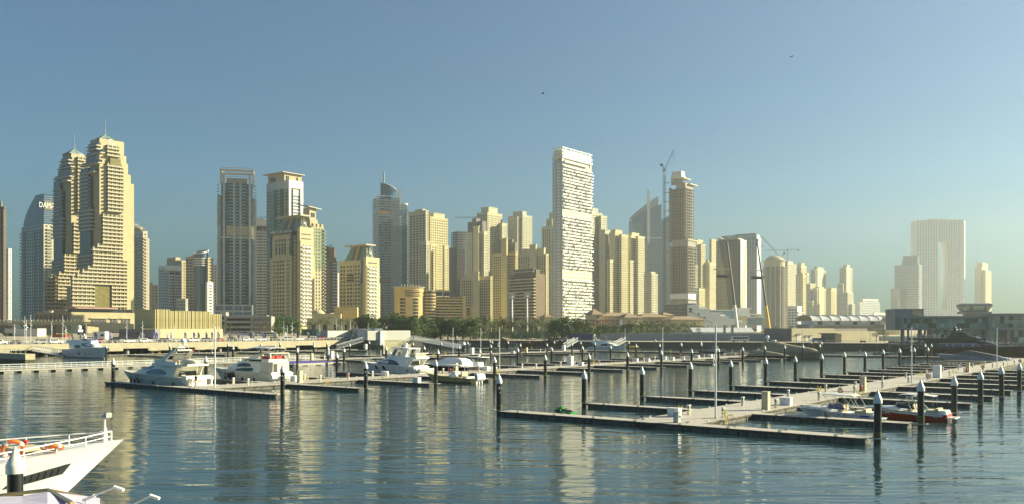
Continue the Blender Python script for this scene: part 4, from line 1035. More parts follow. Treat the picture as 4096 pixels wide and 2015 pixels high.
# top screen: solid low part, lattice above
sc = MB(); h = zt-zs
def scr(side):
    L = (x1+1.2) if side == 'R' else (y1+1.)
    n = int(L/1.3)
    for i in range(n):
        for k in range(9):
            if rb_.random() < (.12+.09*k): continue
            u = -.6+i*L/n; w = L/n*rb_.choice([.6,1.]); za = zs+1.2+k*h/9.5
            if side == 'R': sc.bx(u,u+w,-.6,-.35,za,za+h/10)
            else: sc.bx(-.6,-.35,u,u+w,za,za+h/10)
scr('R'); scr('L')
stuff(sc.build('lattice_screen', B_white, T.t))
BX('plant_room',B_white,T.t,1,x1-.5,.8,y1-1,zs,zt-1.5)
fr = MB(); fr.bx(-.7,x1+.7,-.7,-.3,zt-.8,zt); fr.bx(-.7,-.3,-.3,y1+.5,zt-.8,zt); fr.bx(x1+.3,x1+.7,-.3,y1,zt-.8,zt); fr.build('screen_rim', B_white, T.t)
fb = MB(); fb.bx(2,x1*.8,-2.4,.1,T.lz(649),T.lz(641)-.4); fb.build('top_balcony', B_white, T.t)
cr = MB(); xx = T.lx(2300,4); xe = T.lx(2288,4); cr.cyl((xx+1,4,zt-2),(xe,4,T.lz(578)),.45,.3,5); cr.cyl((xe-3,4,T.lz(577)),(xe+.5,4,T.lz(578)),.3,n=5); cr.build('roof_crane', M_dark, T.t)
BX('rear_wing',B_white,T.t,x1-.4,x1+5.4,4,22,0,T.lz(770))
T.done(6)
# blue glass tower with swept crown and spike
T = Tower('swept_glass_tower','blue glass tower with swept slanted crown and white vertical spike','tower',2592,1500,rz=math.radians(10))
x0 = T.lx(2534); x1 = T.lx(2646); zc = lambda py: T.lz(py)
mb = MB(); top = []
for i in range(13): u = i/12; top.append((x0+(x1-x0)*u, zc(882+(815-882)*(u**.8))))
mb.extr([(x0,0),(x1,0)]+top[::-1],0,26); mb.build('curtain_glazing', glass('steel blue',(.13,.19,.26),.12,.1,.9), T.t)
mb = MB(); t2 = []
for i in range(13): u = i/12; t2.append((x0+(T.lx(2640)-x0)*u, zc(870+(782-870)*(u**.86))))
lowr = [(x0+(T.lx(2640)-x0)*i/12, zc(886+(818-886)*((i/12)**.8))) for i in range(13)]
mb.extr(lowr+t2[::-1],8,22); mb.build('swept_crown', B_silver, T.t)
sp = MB(); xs = T.lx(2593); sp.extr([(xs-2,zc(975)),(xs+2,zc(975)),(xs+2.2,zc(800)),(xs+1.8,zc(770)),(xs-1.2,zc(757)),(xs-2.,zc(768))],-1.6,.4); sp.build('spike', B_white, T.t)
me = boxmesh('glazing_rail', x1-x0+.3, .2, .3, B_silver)
for i in range(int(zc(890)/3.8)): T.put('glazing_rail', me, ((x0+x1)/2,0,3+i*3.8))
me = boxmesh('glazing_bar', .25,.25,zc(900),B_silver)
for i in range(16): T.put('glazing_bar', me, (x0+(x1-x0)*i/15,0,0))
BX('string_course',B_white,T.t,x0-.3,x1+.6,-.5,.2,zc(953),zc(950))
BX('dark_slot',M_dark,T.t,T.lx(2578),T.lx(2580),-.4,.1,zc(937),zc(875))
balconies(T,'R',0,T.lx(2576),T.lx(2594),4,zc(956),3.6,(T.lx(2594)-T.lx(2578)),1.6,B_cream,None,(.5,))
T.done()
T = Tower('slim_glass_tower','slim grey glass tower with sloping top squeezed left of the concrete high-rise','tower',2664,1520,rz=math.radians(10))
x0 = T.lx(2651); x1 = T.lx(2684); mb = MB(); mb.extr([(x0,0),(x1,0),(x1,T.lz(858)),(x0,T.lz(884))],0,20); mb.build('curtain_glazing', G_pale, T.t)
for k in range(5): q = MB(); xx = x0+(x1-x0)*k/4.4; q.bx(xx-.3,xx+.3,-.4,.1,0,T.lz(890)); q.build('fin', [B_silver,B_brown][k==1], T.t)
me = boxmesh('glazing_rail', x1-x0, .2, .3, B_silver)
for i in range(60):
    if 3+i*3.6 < T.lz(886): T.put('glazing_rail', me, ((x0+x1)/2,0,3+i*3.6))
T.done()
# concrete high-rise under construction
T = Tower('building_shell','tall raw concrete high-rise under construction with open floors and louvred cap','building shell',2743,1080)
def shell(T, pl, pc, pr, pt, pb, dD, rh=3.6, over=.9, nR=4, nL=7, wallL=True):
    D = T.D+dD; k0 = (pc-2048)/FPX; X, Y = k0*D-T.x, D-T.y
    x0 = X*T.c+Y*T.sn; y0 = -X*T.sn+Y*T.c; x1 = T.lx(pr,y0); y1 = T.ly(pl,x0); z1 = T.lz(pt,D); z0 = T.lz(pb,D)
    n = int((z1-z0)/rh); sl = boxmesh('floor_slab', x1-x0+2*over, y1-y0+2*over, .45, B_rawc)
    for i in range(n+1): T.put('floor_slab', sl, ((x0+x1)/2, y1+over, z0+i*rh))
    for i in range(nR+1): T.put('column', boxmesh('column',.8,.8,z1-z0,B_rawc), (x0+.4+(x1-x0-.8)*i/nR, y0+.8, z0))
    for i in range(1,nL+1): T.put('column', boxmesh('column',.8,1.2,z1-z0,B_rawc), (x0+.4, y0+.6+(y1-y0-.8)*i/nL, z0))
    T.block(B_rawc, x0+3.5, x1-2, y0+3.5, y1, z0, z1, 'core'); T.block(B_rawc, x0-.2, x0+1.5, y1-2.5, y1+.2, z0, z1+2, 'shear_wall')
    T.block(B_dkgrey, x0+2.6, x0+3.4, y0+4, y1-1, z0, z1, 'infill')
    return x0,x1,y0,y1,z0,z1
shell(T,2677,2744,2776,752,966,0)
x0,x1,y0,y1,z0,z1 = shell(T,2680,2752,2786,985,1170,-3,over=1.4,nR=5)
T.block(B_rawc,x0+.5,x1-1,y0+.5,y1-2,z1,T.lz(958),'transfer_wall'); T.block(B_band,x0-.8,x1+3,y0-.8,y0+8,T.lz(962),T.lz(958),'transfer_slab')
T.block(B_rawc,1,T.lx(2775),1,T.ly(2702),T.lz(752),T.lz(730),'top_wall'); T.block(B_band,T.lx(2757)-1,T.lx(2787),-2,8,T.lz(735),T.lz(731),'top_slab')
T.block(B_rawc,3,T.lx(2748),5,T.ly(2680),T.lz(735),T.lz(704),'core'); BX('top_slab',B_band,T.t,2,T.lx(2762,4),3,12,T.lz(712),T.lz(708))
xa,xb,ya,yb = 1.,T.lx(2743,6),6,T.ly(2690,6)
for i in range(6): b = MB(); e = .25*i; b.bx(xa+e,xb-e,ya+e,yb-e,T.lz(709)+i*1.55,T.lz(709)+i*1.55+1.1); b.build('louvre_cap', B_white, T.t)
T.block(B_dkgrey,xa+1.5,xb-1.5,ya+1.5,yb-1.5,T.lz(709),T.lz(684),'cap_core')
T.block(B_rawc,x0,x1,y0,y1,0,T.lz(1200),'podium'); T.block(B_rawc,x0+1.5,x1-2.5,y0+2.5,y1-1,T.lz(1201),T.lz(1169),'podium_core'); T.block(B_white,x0+.5,x1-2,y0-.3,y0+2,T.lz(1195),T.lz(1172),'podium_screen'); T.block(B_white,x0-.3,x0+1,y0+2,y1,T.lz(1193),T.lz(1172),'podium_screen')
T.done(6)
# faceted glass tower and the pale slab behind it
T = Tower('faceted_tower','faceted mirrored glass tower with bright white right edge, behind the left crane','tower',2962,1180)
y1 = T.ly(2864); x1 = T.lx(2986); zt = T.lz(958)
G_mir = glass('mirror gold',(.20,.20,.13),.45,.08,.9)
me_h = T.lz(1280)
for (ya,yb,za,zb_,g) in ((0,y1*.62,0,zt,G_mir),(y1*.62,y1,0,zt,glass('mirror gold two',(.26,.23,.10),.4,.08,.9))): T.block(g,.1,x1-.1,ya,yb,za,zb_,'curtain_glazing')
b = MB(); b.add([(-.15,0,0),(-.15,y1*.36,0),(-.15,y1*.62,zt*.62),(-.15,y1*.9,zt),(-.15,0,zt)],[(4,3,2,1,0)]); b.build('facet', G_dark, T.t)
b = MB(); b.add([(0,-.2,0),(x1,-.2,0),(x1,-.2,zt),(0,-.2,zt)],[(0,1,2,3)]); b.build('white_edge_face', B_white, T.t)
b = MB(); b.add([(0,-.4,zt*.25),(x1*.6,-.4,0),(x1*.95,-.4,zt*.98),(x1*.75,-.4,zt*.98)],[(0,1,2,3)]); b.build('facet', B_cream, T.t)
for i in range(22): q = boxmesh('glazing_rail', .25, y1, .25, G_dark); T.put('glazing_rail', q, (-.05,y1,4+i*4.6))
for i in range(9): q = boxmesh('glazing_bar', .3,.3,zt-6,G_dark); T.put('glazing_bar', q, (-.1,.5+y1*i/9,2))
T.block(B_cream,2,x1-2,4,y1-6,zt,T.lz(951)); T.block(B_band,2,10,y1-7,y1-1,zt,T.lz(948)); T.done()
T = Tower('pale_slab_tower','wide pale blue glass slab tower behind the right mobile crane','tower',3027,1350)
y1 = T.ly(2886); x1 = T.lx(3043); zt = T.lz(934)
T.block(G_sky,.1,x1,0,y1,0,zt-6,'curtain_glazing'); T.block(B_white,0,x1,-.4,.1,0,zt-6,'edge_panel')
for i in range(14): T.put('glazing_panel', boxmesh('glazing_panel',.4,y1/15,5.5,G_pale), (0,y1*(i+1)/14.2,zt-6))
T.block(B_silver,1,x1-1,1,y1-1,zt-6,zt-1.5)
for i in range(36): T.put('glazing_rail', boxmesh('glazing_rail',.3,y1,.25,B_silver), (-.05,y1,4+i*3.9))
for i in range(14): T.put('glazing_bar', boxmesh('glazing_bar',.3,.3,zt-8,B_silver), (-.1,y1*i/14,2))
BX('roof_rail',M_dark,T.t,-.2,1,y1*.05,y1*.6,zt-1,zt+.4)
T.done()
# hazy right-hand cluster
T = Tower('round_shell','round hazy concrete tower shell wrapped in scaffolding, right of the yellow crane','building shell',3100,1450)
cx, cy, r = T.lx(3098,10), 10., 45/FPX*1450
N = 20
def disc(r, z, h, m, name): 
    k = ('disc',round(r,1),h,m.name)
    if k not in WIN:
        b = MB(); b.lathe([(r,0),(r,h)],N); WIN[k] = b.mesh(name, m)
    T.put(name, WIN[k], (cx,cy,z))
zt = T.lz(1062); n = int(zt/3.6)
for i in range(n+1): disc(r*(1 if i%7 else 1.04), 3.6*i, .5, B_rawc, 'floor_slab')
mb = MB(); mb.lathe([(r*.84,0),(r*.84,zt)],N,c=(cx,cy,0)); mb.build('core', B_grey, T.t)
for i in range(14): a = 2*math.pi*i/14; T.put('column', boxmesh('column',1.2,1.2,zt,B_cream), (cx+r*.97*math.cos(a),cy+r*.97*math.sin(a)+.6,0))
mb = MB(); mb.lathe([(r*.9,zt),(r*.9,T.lz(1040)),(r*.98,T.lz(1039)),(r*.98,T.lz(1035)),(r*.8,T.lz(1034)),(r*.72,T.lz(1026)),(r*.4,T.lz(1018)),(.1,T.lz(1018))],N,c=(cx,cy,0)); mb.build('crown', B_cream, T.t)
T.done(6)
T = Tower('green_white_block','small green-tinted block with bright white balconies on its right side, in the haze','apartment block',3190,1150)
T.pxblock(B_white,3150,3190,3207,1222,L=dict(cw=4.5,ww=.7,wh=.6,rh=3.6,g=G_green)); x1 = T.lx(3206); balconies(T,'R',0,0,x1,2,T.lz(1228),3.6,x1*.95,1.8,M_white,None,(.5,)); T.done()
T = Tower('low_white_block','low hazy white block with roof cranes under the wide gap of sky','apartment block',3466,2050,rz=math.radians(30))
x0,x1,y0,y1,z0,z1 = T.pxblock(B_white,3430,3440,3520,1206,R=dict(cw=7,ww=.7,wh=.5,rh=4,g=G_pale),L=dict(cw=5,ww=.4,wh=.4)); T.pxblock(B_white,3440,3452,3514,1193,dD=6,R=dict(cw=7,ww=.7,wh=.5,rh=4,g=G_pale))
T.pxblock(B_white,3490,3496,3560,1248,dD=-10)
mb = MB()
for px,p1,p2 in ((3452,1193,1180),(3480,1193,1186),(3506,1193,1187)): mb.cyl((T.lx(px,20),20,T.lz(p1)),(T.lx(px+6,20),20,T.lz(p2)),.6,n=4)
mb.bx(T.lx(3460,20),T.lx(3486,20),19,22,T.lz(1193),T.lz(1188)); mb.build('roof_cranes', M_dark, T.t); T.done()
T = Tower('stepped_glass_tower','pale hazy stepped glass tower just left of the giant arch tower','tower',3674,2150)
x0,x1,y0,y1,z0,z1 = T.pxblock(G_pale,3578,3674,3684,1056); T.pxblock(G_pale,3614,3670,3678,1020,dD=4); T.pxblock(G_pale,3563,3600,3640,1152,dD=-4); T.pxblock(B_white,3550,3562,3620,1234,dD=-8)
b = MB(); ya = T.ly(3614,2); yb = T.ly(3605,2); b.add([(2,ya,T.lz(1056)),(2,yb,T.lz(1056)),(2,ya,T.lz(1012)),(14,ya,T.lz(1056)),(14,yb,T.lz(1056)),(14,ya,T.lz(1012))],[(0,2,1),(3,4,5),(0,3,5,2),(1,2,5,4)]); b.build('slanted_top', G_pale, T.t)
for i in range(26): T.put('balcony', balc_mesh(x1*1.1,2.,M_white), (x1/2,0,T.lz(1060+8.5*i)))
for i in range(40): T.put('glazing_rail', boxmesh('glazing_rail',.5,y1,.5,B_white), (0,y1,4+i*4.2)) if 4+i*4.2 < z1 else None
T.done(6)
T = Tower('arch_tower','giant pale slab tower with a tall narrow opening down its middle','tower',3666,2300,rz=math.radians(-8))
x1 = T.lx(3852); zt = T.lz(882); dep = 50; xa, xb = T.lx(3752), T.lx(3791); za, zb_ = T.lz(1236), T.lz(968)
g = dict(cw=6.2,ww=.5,wh=.5,rh=4.1,g=G_pale,frame=B_white,rec=.5)
T.face(B_white,'R',0,0,xa,0,zt,**g); T.face(B_white,'R',0,xb,x1,0,zt,**g); T.face(B_white,'R',0,xa,xb,zb_,zt,**g); T.face(B_white,'R',0,xa,xb,0,za,**g)
b = T.mb(B_white)
b.add([(0,0,0),(0,dep,0),(0,dep,zt),(0,0,zt)],[(3,2,1,0)]); b.add([(x1,0,0),(x1,dep,0),(x1,dep,zt),(x1,0,zt)],[(0,1,2,3)]); b.add([(0,0,zt),(x1,0,zt),(x1,dep,zt),(0,dep,zt)],[(0,1,2,3)])
b.add([(xa,0,za),(xa,dep,za),(xa,dep,zb_),(xa,0,zb_)],[(0,1,2,3)]); b.add([(xb,0,za),(xb,dep,za),(xb,dep,zb_),(xb,0,zb_)],[(3,2,1,0)]); b.add([(xa,0,zb_),(xb,0,zb_),(xb,dep,zb_),(xa,dep,zb_)],[(3,2,1,0)]); b.add([(xa,0,za),(xb,0,za),(xb,dep,za),(xa,dep,za)],[(0,1,2,3)])
bk = [(0,dep,0),(x1,dep,0),(x1,dep,zt),(0,dep,zt),(xa,dep,za),(xb,dep,za),(xb,dep,zb_),(xa,dep,zb_)]; b.add(bk,[(1,0,4,5),(2,1,5,6),(3,2,6,7),(0,3,7,4)])
q = MB(); q.cyl((x1-1,9,0),(x1-1,9,zt-2),9,n=20); q.build('rounded_corner', B_white, T.t, smooth=40)
T.block(B_white,T.lx(3704,10),T.lx(3796,10),10,40,zt,T.lz(878)); T.block(B_silver,T.lx(3704,10),T.lx(3796,10),9.5,10,T.lz(878),T.lz(876.5))
q = MB(); ln = random.Random(5)
for i in range(60): z = 4+i*4.1; q.bx(0,xa-.2,-.25,.02,z,z+.6) if z < zt-3 else None
for i in range(60): z = 4+i*4.1; q.bx(xb+.2,x1,-.25,.02,z,z+.6) if z < zt-3 else None
for i in range(200):
    x = ln.choice([ln.uniform(2,xa-3),ln.uniform(xb+3,x1-3)]); z = 4+4.1*ln.randrange(0,60)
    if z < zt-9: q.bx(x,x+.7,-.3,.02,z,z+8.2)
stuff(q.build('facade_grid', B_white, T.t)); T.done()
T = Tower('residential_tower','last pale hazy stepped tower on the right, behind the control tower','tower',3928,2300)
T.pxblock(B_cream,3898,3926,3950,1064,L=dict(cw=6,ww=.3,wh=.7,rh=4,g=G_pale),R=dict(cw=5,ww=.4,wh=.6,rh=4,g=G_pale)); T.pxblock(B_cream,3906,3930,3952,1047,dD=8,L=dict(cw=5,ww=.3,wh=.5)); T.pxblock(B_cream,3930,3942,3966,1078,dD=-4,R=dict(cw=5,ww=.4,wh=.6,rh=4,g=G_pale)); T.done()
# ------------------------------------------------------------------ things on the pontoons
def on(px, py, z=DECK): return at(px, py, z)
def proto(fn, cache={}):
    def f(*a, **k):
        return fn(*a, **k)
    return f
PROTO = {}
def place(kind, builder, loc, rz, label, group):
    if kind not in PROTO:
        r = builder(label); r.location = loc; r.rotation_euler = (0,0,rz); r['group'] = group; PROTO[kind] = r; return r
    return dup(PROTO[kind], loc, rz, label, group)
def mk_pedestal(label):
    t = thing('power_pedestal', label, 'power pedestal')
    BX('body',M_steel,t,-.17,.17,-.13,.13,0,.92)
    b = MB(); b.extr([(-.19,.92),(.19,.92),(.19,1.0),(.1,1.06),(-.1,1.06),(-.19,1.0)],-.15,.15); b.build('cap', M_white, t)
    for z in (.45,.72):
        b = MB(); b.cyl((-.175,0,z),(-.22,0,z),.07,n=8); b.build('socket', M_dark, t)
    BX('meter_window',M_glassd,t,-.18,-.17,-.09,.09,.78,.9)
    return t
def mk_ladder(label):
    t = thing('safety_ladder', label, 'ladder')
    for s in (-1,1):
        BX('upright',M_yel,t,-.03,.03,s*.2-.03,s*.2+.03,-.5,.95)
        b = MB(); b.torus((.45,s*.2,.25),.25,.028,'y',8,5,0,0,math.pi); b.cyl((.7,s*.2,0),(.7,s*.2,.25),.028,n=5); b.cyl((.2,s*.2,0),(.2,s*.2,.25),.028,n=5); b.build('hand_loop', M_yel, t)
    for i in range(5): b = MB(); b.cyl((0,-.2,-.35+i*.28),(0,.2,-.35+i*.28),.022,n=5); b.build('rung', M_yel, t)
    return t
def mk_ring(label):
    t = thing('lifebuoy_stand', label, 'lifebuoy')
    BX('board',M_white,t,-.05,.05,-.22,.22,0,1.15)
    b = MB(); b.torus((.12,0,.72),.31,.075,'x',18,6); lb = b.build('lifebuoy', M_orange, t, smooth=50)
    for a in range(4):
        b = MB(); b.torus((.12,0,.72),.31,.08,'x',3,6,0,a*math.pi/2-.13+.6,a*math.pi/2+.13+.6); b.build('white_band', M_white, lb)
    return t
def mk_ext(label):
    t = thing('fire_extinguisher', label, 'fire extinguisher')
    b = MB(); b.lathe([(.16,.12),(.18,.16),(.18,.85),(.13,.98),(.05,1.02),(.05,1.1)],10); b.build('cylinder', M_red, t, smooth=50)
    b = MB(); b.cyl((-.2,-.2,.13),(-.2,-.15,.13),.13,n=8); b.cyl((-.2,.15,.13),(-.2,.2,.13),.13,n=8); b.build('wheels', M_dark, t)
    b = MB(); b.tube([(0,0,1.08),(-.2,0,1.05),(-.26,0,.6)],.03); b.tube([(-.2,-.14,.2),(-.24,-.14,1.1),(-.24,.14,1.1),(-.2,.14,.2)],.02); b.build('hose_and_handle', M_dark, t)
    return t
def mk_wbox(label):
    t = thing('storage_box', label, 'storage box')
    BX('body',M_white,t,-.38,.38,-.62,.62,0,.78)
    BX('lid',M_white,t,-.42,.42,-.66,.66,.785,.9)
    BX('latch',M_galv,t,-.43,-.39,-.1,.1,.62,.72)
    return t
def mk_cab(label):
    t = thing('service_cabinet', label, 'cabinet')
    BX('body',M_white,t,-.5,.5,-.65,.65,0,2.2)
    BX('cap',M_white,t,-.53,.53,-.68,.68,2.2,2.3)
    b = MB(); b.bx(.5,.53,-.5,.5,.15,2.05); dr = b.build('door', M_white, t)
    BX('notice',M_beigebox,dr,.53,.55,-.22,.2,1.35,1.75)
    BX('handle',M_dark,dr,.53,.57,.4,.46,.9,1.2)
    return t
def mk_tall(label):
    t = thing('utility_box', label, 'utility box')
    BX('body',M_beigebox,t,-.36,.36,-.36,.36,0,2.0)
    BX('cap',M_beigebox,t,-.39,.39,-.39,.39,2.,2.06)
    BX('panel',M_beigebox,t,-.385,-.36,-.28,.28,.1,1.9)
    return t
def mk_pole(label, h=9.3):
    t = thing('camera_pole', label, 'pole')
    b = MB(); b.cyl((0,0,0),(0,0,h),.11,.085,8); b.build('mast', M_white, t, smooth=40)
    BX('base_plate',M_galv,t,-.22,.22,-.22,.22,0,.06)
    b = MB(); b.tube([(0,0,h*.62),(-.35,0,h*.65),(-.5,0,h*.63),(-.5,0,h*.6)],.04,5); b.build('arm', M_white, t)
    b = MB(); b.sphere((-.5,0,h*.575),.14); b.build('camera_dome', M_white, t, smooth=60)
    return t
pa = RZ
def run(kind, fn, name, lst, group):
    for i, (px, py, lab, *r) in enumerate(lst):
        place(kind, fn, on(px,py), pa+(r[0] if r else 0), lab, group)
run('ped', mk_pedestal, 'power_pedestal', [
 (2756,1656.7,'steel power pedestal beside the yellow ladder nearest the front of the right dock'),(2971,1620.6,'steel power pedestal standing alone at the left edge, before the large beige box'),
 (2893,1668.6,'steel power pedestal half hidden behind the yellow ladder at the right dock edge'),(3104,1629.5,'steel power pedestal just right of the large beige utility box'),
 (3153,1589,'steel power pedestal directly behind the white storage box by the white speedboat'),(3276,1598,'steel power pedestal above the bow of the white speedboat'),
 (3303,1565.6,'steel power pedestal right of the second yellow ladder on the dock left edge'),(3421,1552,'steel power pedestal left of the red extinguisher, on the far edge'),
 (3418,1570,'steel power pedestal behind the yellow ladder near the red extinguisher'),(3530,1526,'farther of two aligned steel pedestals above the cone of the nearest pile'),
 (3530,1551,'nearer of two aligned steel pedestals above the cone of the nearest pile'),(3623.6,1511,'steel power pedestal left of the tall white camera pole, far edge'),
 (3634,1530,'steel power pedestal left of the tall white camera pole, near edge'),(3722,1515,'steel power pedestal right beside the lifebuoy by the white cabinet'),
 (3705,1498.6,'steel power pedestal right of the yellow ladder near the tall white cabinet'),(3769.8,1487.5,'steel power pedestal just right of the tall white cabinet'),
 (3798,1503,'steel power pedestal left of the low yellow ladder past the white cabinet'),(3834,1477.6,'steel power pedestal between white cabinet and beige box, far edge'),
 (3857.6,1490.8,'steel power pedestal touching the left side of the distant red extinguisher'),(3891,1467.6,'steel power pedestal just right of the distant beige utility box'),
 (3939,1460,'steel power pedestal right of the yellow ladder under the purple speedboat'),(3971,1470,'steel power pedestal left of the far camera pole'),
 (4014.5,1463,'steel power pedestal left of the last yellow ladder'),(4028,1445.5,'steel power pedestal at the stern of the purple grey speedboat'),(4057.6,1455.5,'last steel power pedestal near the right picture edge'),
 (2089,1471,'steel pedestal on the middle dock, first left of the tall white cabinet row'),(2144.8,1471,'steel pedestal on the middle dock, second before the tall white cabinet'),
 (2242.7,1462,'steel pedestal close to the left of the tall white cabinet, middle dock'),(2298,1462,'steel pedestal close to the right of the tall white cabinet, middle dock'),
 (2575,1445.5,'steel pedestal between the first two white boxes of the middle dock'),(2619,1437.8,'steel pedestal behind the second white box on the middle dock'),
 (2670,1440,'steel pedestal between the third and fourth white boxes of the middle dock'),(2816,1427.9,'steel pedestal between the white box pairs at the middle dock far part'),
 (2895.6,1423,'steel pedestal behind the dark inflatable, middle dock'),(2942,1424.5,'steel pedestal left of the last extinguisher, middle dock'),
 (1772.7,1491.6,'steel pedestal behind the yellow boat bow, left of the red extinguisher'),(1969,1483,'steel pedestal right of the white fish tub'),
 (1219,1519,'steel pedestal right of the beige box near the cream yacht tender'),(1282,1522.7,'steel pedestal left of the tall yellow ladder on the middle dock'),
 (1490,1504,'steel pedestal in front of the white flybridge yacht hull'),(1548,1507.8,'steel pedestal beside the green hose and white box'),
 (934,1534,'steel pedestal below the second cream yacht, left one'),(993,1537.8,'steel pedestal below the second cream yacht, right one'),(784,1549,'steel pedestal at the stern of the nearest cream yacht'),
 (1298,1434.5,'steel pedestal left of the white and blue banded pile'),(2161,1404.6,'steel pedestal on the far dock below the dhow bow')], 'power pedestals on the docks')
run('lad', mk_ladder, 'safety_ladder', [
 (2721,1657,'yellow ladder with hoops beside the front white box of the right dock',math.pi),(2905,1676,'yellow ladder hanging over the near edge of the right dock front',-math.pi/2),
 (3277,1568,'yellow ladder with hoops on the far edge, left of a steel pedestal',math.pi),(3430,1577,'yellow ladder before the red extinguisher and beige box',-math.pi/2),
 (3685,1500.8,'yellow ladder with hoops left of the tall white two-part cabinet',math.pi),(3811,1489.7,'yellow ladder between the white cabinet and the distant beige box',-math.pi/2),
 (3928,1461,'yellow ladder under the bow half of the purple grey speedboat',math.pi),(4030,1466.5,'yellow ladder right of the far camera pole',-math.pi/2),(4090,1450,'yellow ladder at the right picture edge',math.pi),
 (2375.7,1453,'yellow ladder left of the lifebuoy on the middle dock',math.pi),(2448.6,1460,'yellow ladder right of the lifebuoy on the middle dock',-math.pi/2),
 (2776,1437.8,'yellow ladder right of the far lifebuoy on the middle dock',-math.pi/2),(1991,1489,'yellow ladder behind the white camera pole of the middle dock',-math.pi/2),
 (1231,1517.8,'yellow ladder right of the beige box near the tender',math.pi),(1307,1533,'tall yellow ladder on the near edge of the middle dock',-math.pi/2),
 (1735,1423,'yellow ladder on the far dock behind the white flybridge yacht',math.pi),(1783,1416.8,'yellow ladder on the far dock left of the tilted camera pole',math.pi),
 (2683,1406,'yellow ladder on the outer pontoon in mid channel',math.pi),(640,1412,'yellow ladder on the quay dock behind the cream yacht arch',math.pi)], 'yellow safety ladders')
run('ring', mk_ring, 'lifebuoy_stand', [(*q,math.pi) for q in [
 (3362.5,1582,'orange lifebuoy on white board before the red extinguisher'),(3712,1518,'orange lifebuoy on white board in front of the white cabinet'),(3931.6,1477.6,'orange lifebuoy on white board beyond the distant extinguisher'),
 (4080,1452,'orange lifebuoy at the right picture edge'),(2396.7,1455.5,'orange lifebuoy between two yellow ladders on the middle dock'),(2743.8,1435.6,'orange lifebuoy between white boxes on the middle dock'),
 (1915,1484,'orange lifebuoy behind the yellow boat outboards'),(1393,1515,'orange lifebuoy right of the tall yellow ladder, middle dock'),(1876.8,1414.6,'orange lifebuoy left of a white cabinet on the far dock'),
 (2182,1403.5,'orange lifebuoy on the far dock right of the dhow'),(2126,1396,'orange lifebuoy below the dhow hull'),(2928,1408,'orange lifebuoy behind the dark inflatable boat'),
 (3440,1412,'orange lifebuoy on the outer pontoon left of the water car'),(3002,1424,'orange lifebuoy left of the khaki covered yacht'),(2997,1436,'')][:14]], 'lifebuoys on white stands')
run('ext', mk_ext, 'fire_extinguisher', [
 (3443.7,1565.6,'red wheeled fire extinguisher against the beige box on the right dock'),(3866,1489.7,'distant red wheeled extinguisher on the right dock'),(2528,1447.7,'red wheeled extinguisher left of the first white box, middle dock'),
 (1800,1491.6,'red wheeled extinguisher behind the yellow boat'),(2097,1408,'red extinguisher left of a beige box on the far dock'),(2960,1422,'red wheeled extinguisher near the khaki covered yacht'),(2720,1423,'red extinguisher near white figures left of the lifebuoy, middle dock')], 'red wheeled fire extinguishers')
run('wbox', mk_wbox, 'storage_box', [
 (2698,1664,'white storage box nearest the viewer on the right dock'),(3144,1618,'white storage box near the white speedboat bow'),(2543,1444,'first white storage box past the extinguisher, middle dock'),
 (2590,1444.5,'second white storage box past the extinguisher, middle dock'),(2658,1436.7,'white storage box right of the pile with the white pole, middle dock'),(2688,1439,'white storage box with red mark, middle dock'),
 (2732,1434.5,'white storage box left of the far lifebuoy, middle dock'),(2757.5,1435.6,'white storage box right of the far lifebuoy, middle dock'),(2789.5,1430,'white storage box right of the yellow ladder, middle dock'),
 (2841,1427,'white storage box, left one of the far pair'),(2853,1426,'white storage box, right one of the far pair'),(2870,1425.7,'white storage box behind the white camera pole, far part'),
 (1539.5,1501.6,'white storage box beside the green hose by the white flybridge yacht'),(1667,1529,'white storage box on a finger left of the yellow boat'),(1178,1522.7,'white bin left of the tall beige box by the tender'),
 (2323.8,1461,'white storage box right of the tall white cabinet'),(1944,1480,'white fish tub behind the yellow boat outboards'),(2052,1411,'white box on the far dock left of the dhow stern'),(2201,1397,'white box on the far dock under the grey cruiser'),(3150,1424,'white box beside the khaki covered yacht')], 'white storage boxes')
run('cab', mk_cab, 'service_cabinet', [
 (2280.7,1458.8,'tall white cabinet with yellow notice on the middle dock'),(3748,1509,'tall white cabinet on the right dock'),(1326,1432,'white cabinet right of the blue banded pile'),
 (1887.9,1414.6,'white cabinet on the far dock right of a lifebuoy'),(2255,1401,'white cabinet on the far dock in front of the grey cruiser'),(1462,1395,'white cabinet under the quay at the gangway foot'),(3038,1420,'white cabinet left of the khaki covered yacht')], 'white service cabinets')
run('tall', mk_tall, 'utility_box', [
 (3063.5,1637.5,'large beige utility box in the middle of the right dock'),(3452,1562,'beige utility box behind the red extinguisher, right dock'),(3870.8,1487,'distant beige utility box on the right dock'),
 (1200,1529,'beige utility box by the tender of the second cream yacht'),(1823.6,1489,'beige utility box behind the yellow boat'),(1247,1439,'beige utility box left of the purple carpet end'),(2106,1409,'beige utility box on the far dock'),(2966,1420,'beige utility box left of the khaki covered yacht')], 'beige utility boxes')
run('pole', mk_pole, 'camera_pole', [
 (2862.7,1671,'tall white camera pole at the front of the right dock'),(3646.5,1529,'tall white camera pole halfway along the right dock'),(3988,1466.5,'tall white camera pole near the purple speedboat stern'),
 (859.6,1549,'tall white pole in front of the nearest cream yacht stern'),(1998,1481.6,'tall white pole right of the yellow boat'),(1812,1418,'white pole on the far dock left of the cabin boat'),
 (2500,1404,'white pole on the outer pontoon right of the cruising yacht'),(2651,1440,'white pole behind the middle dock pile'),(3212,1406,'white pole behind the khaki covered yacht'),(1923,1424,'white pole on the far dock behind the covered white cruiser')], 'white camera poles')
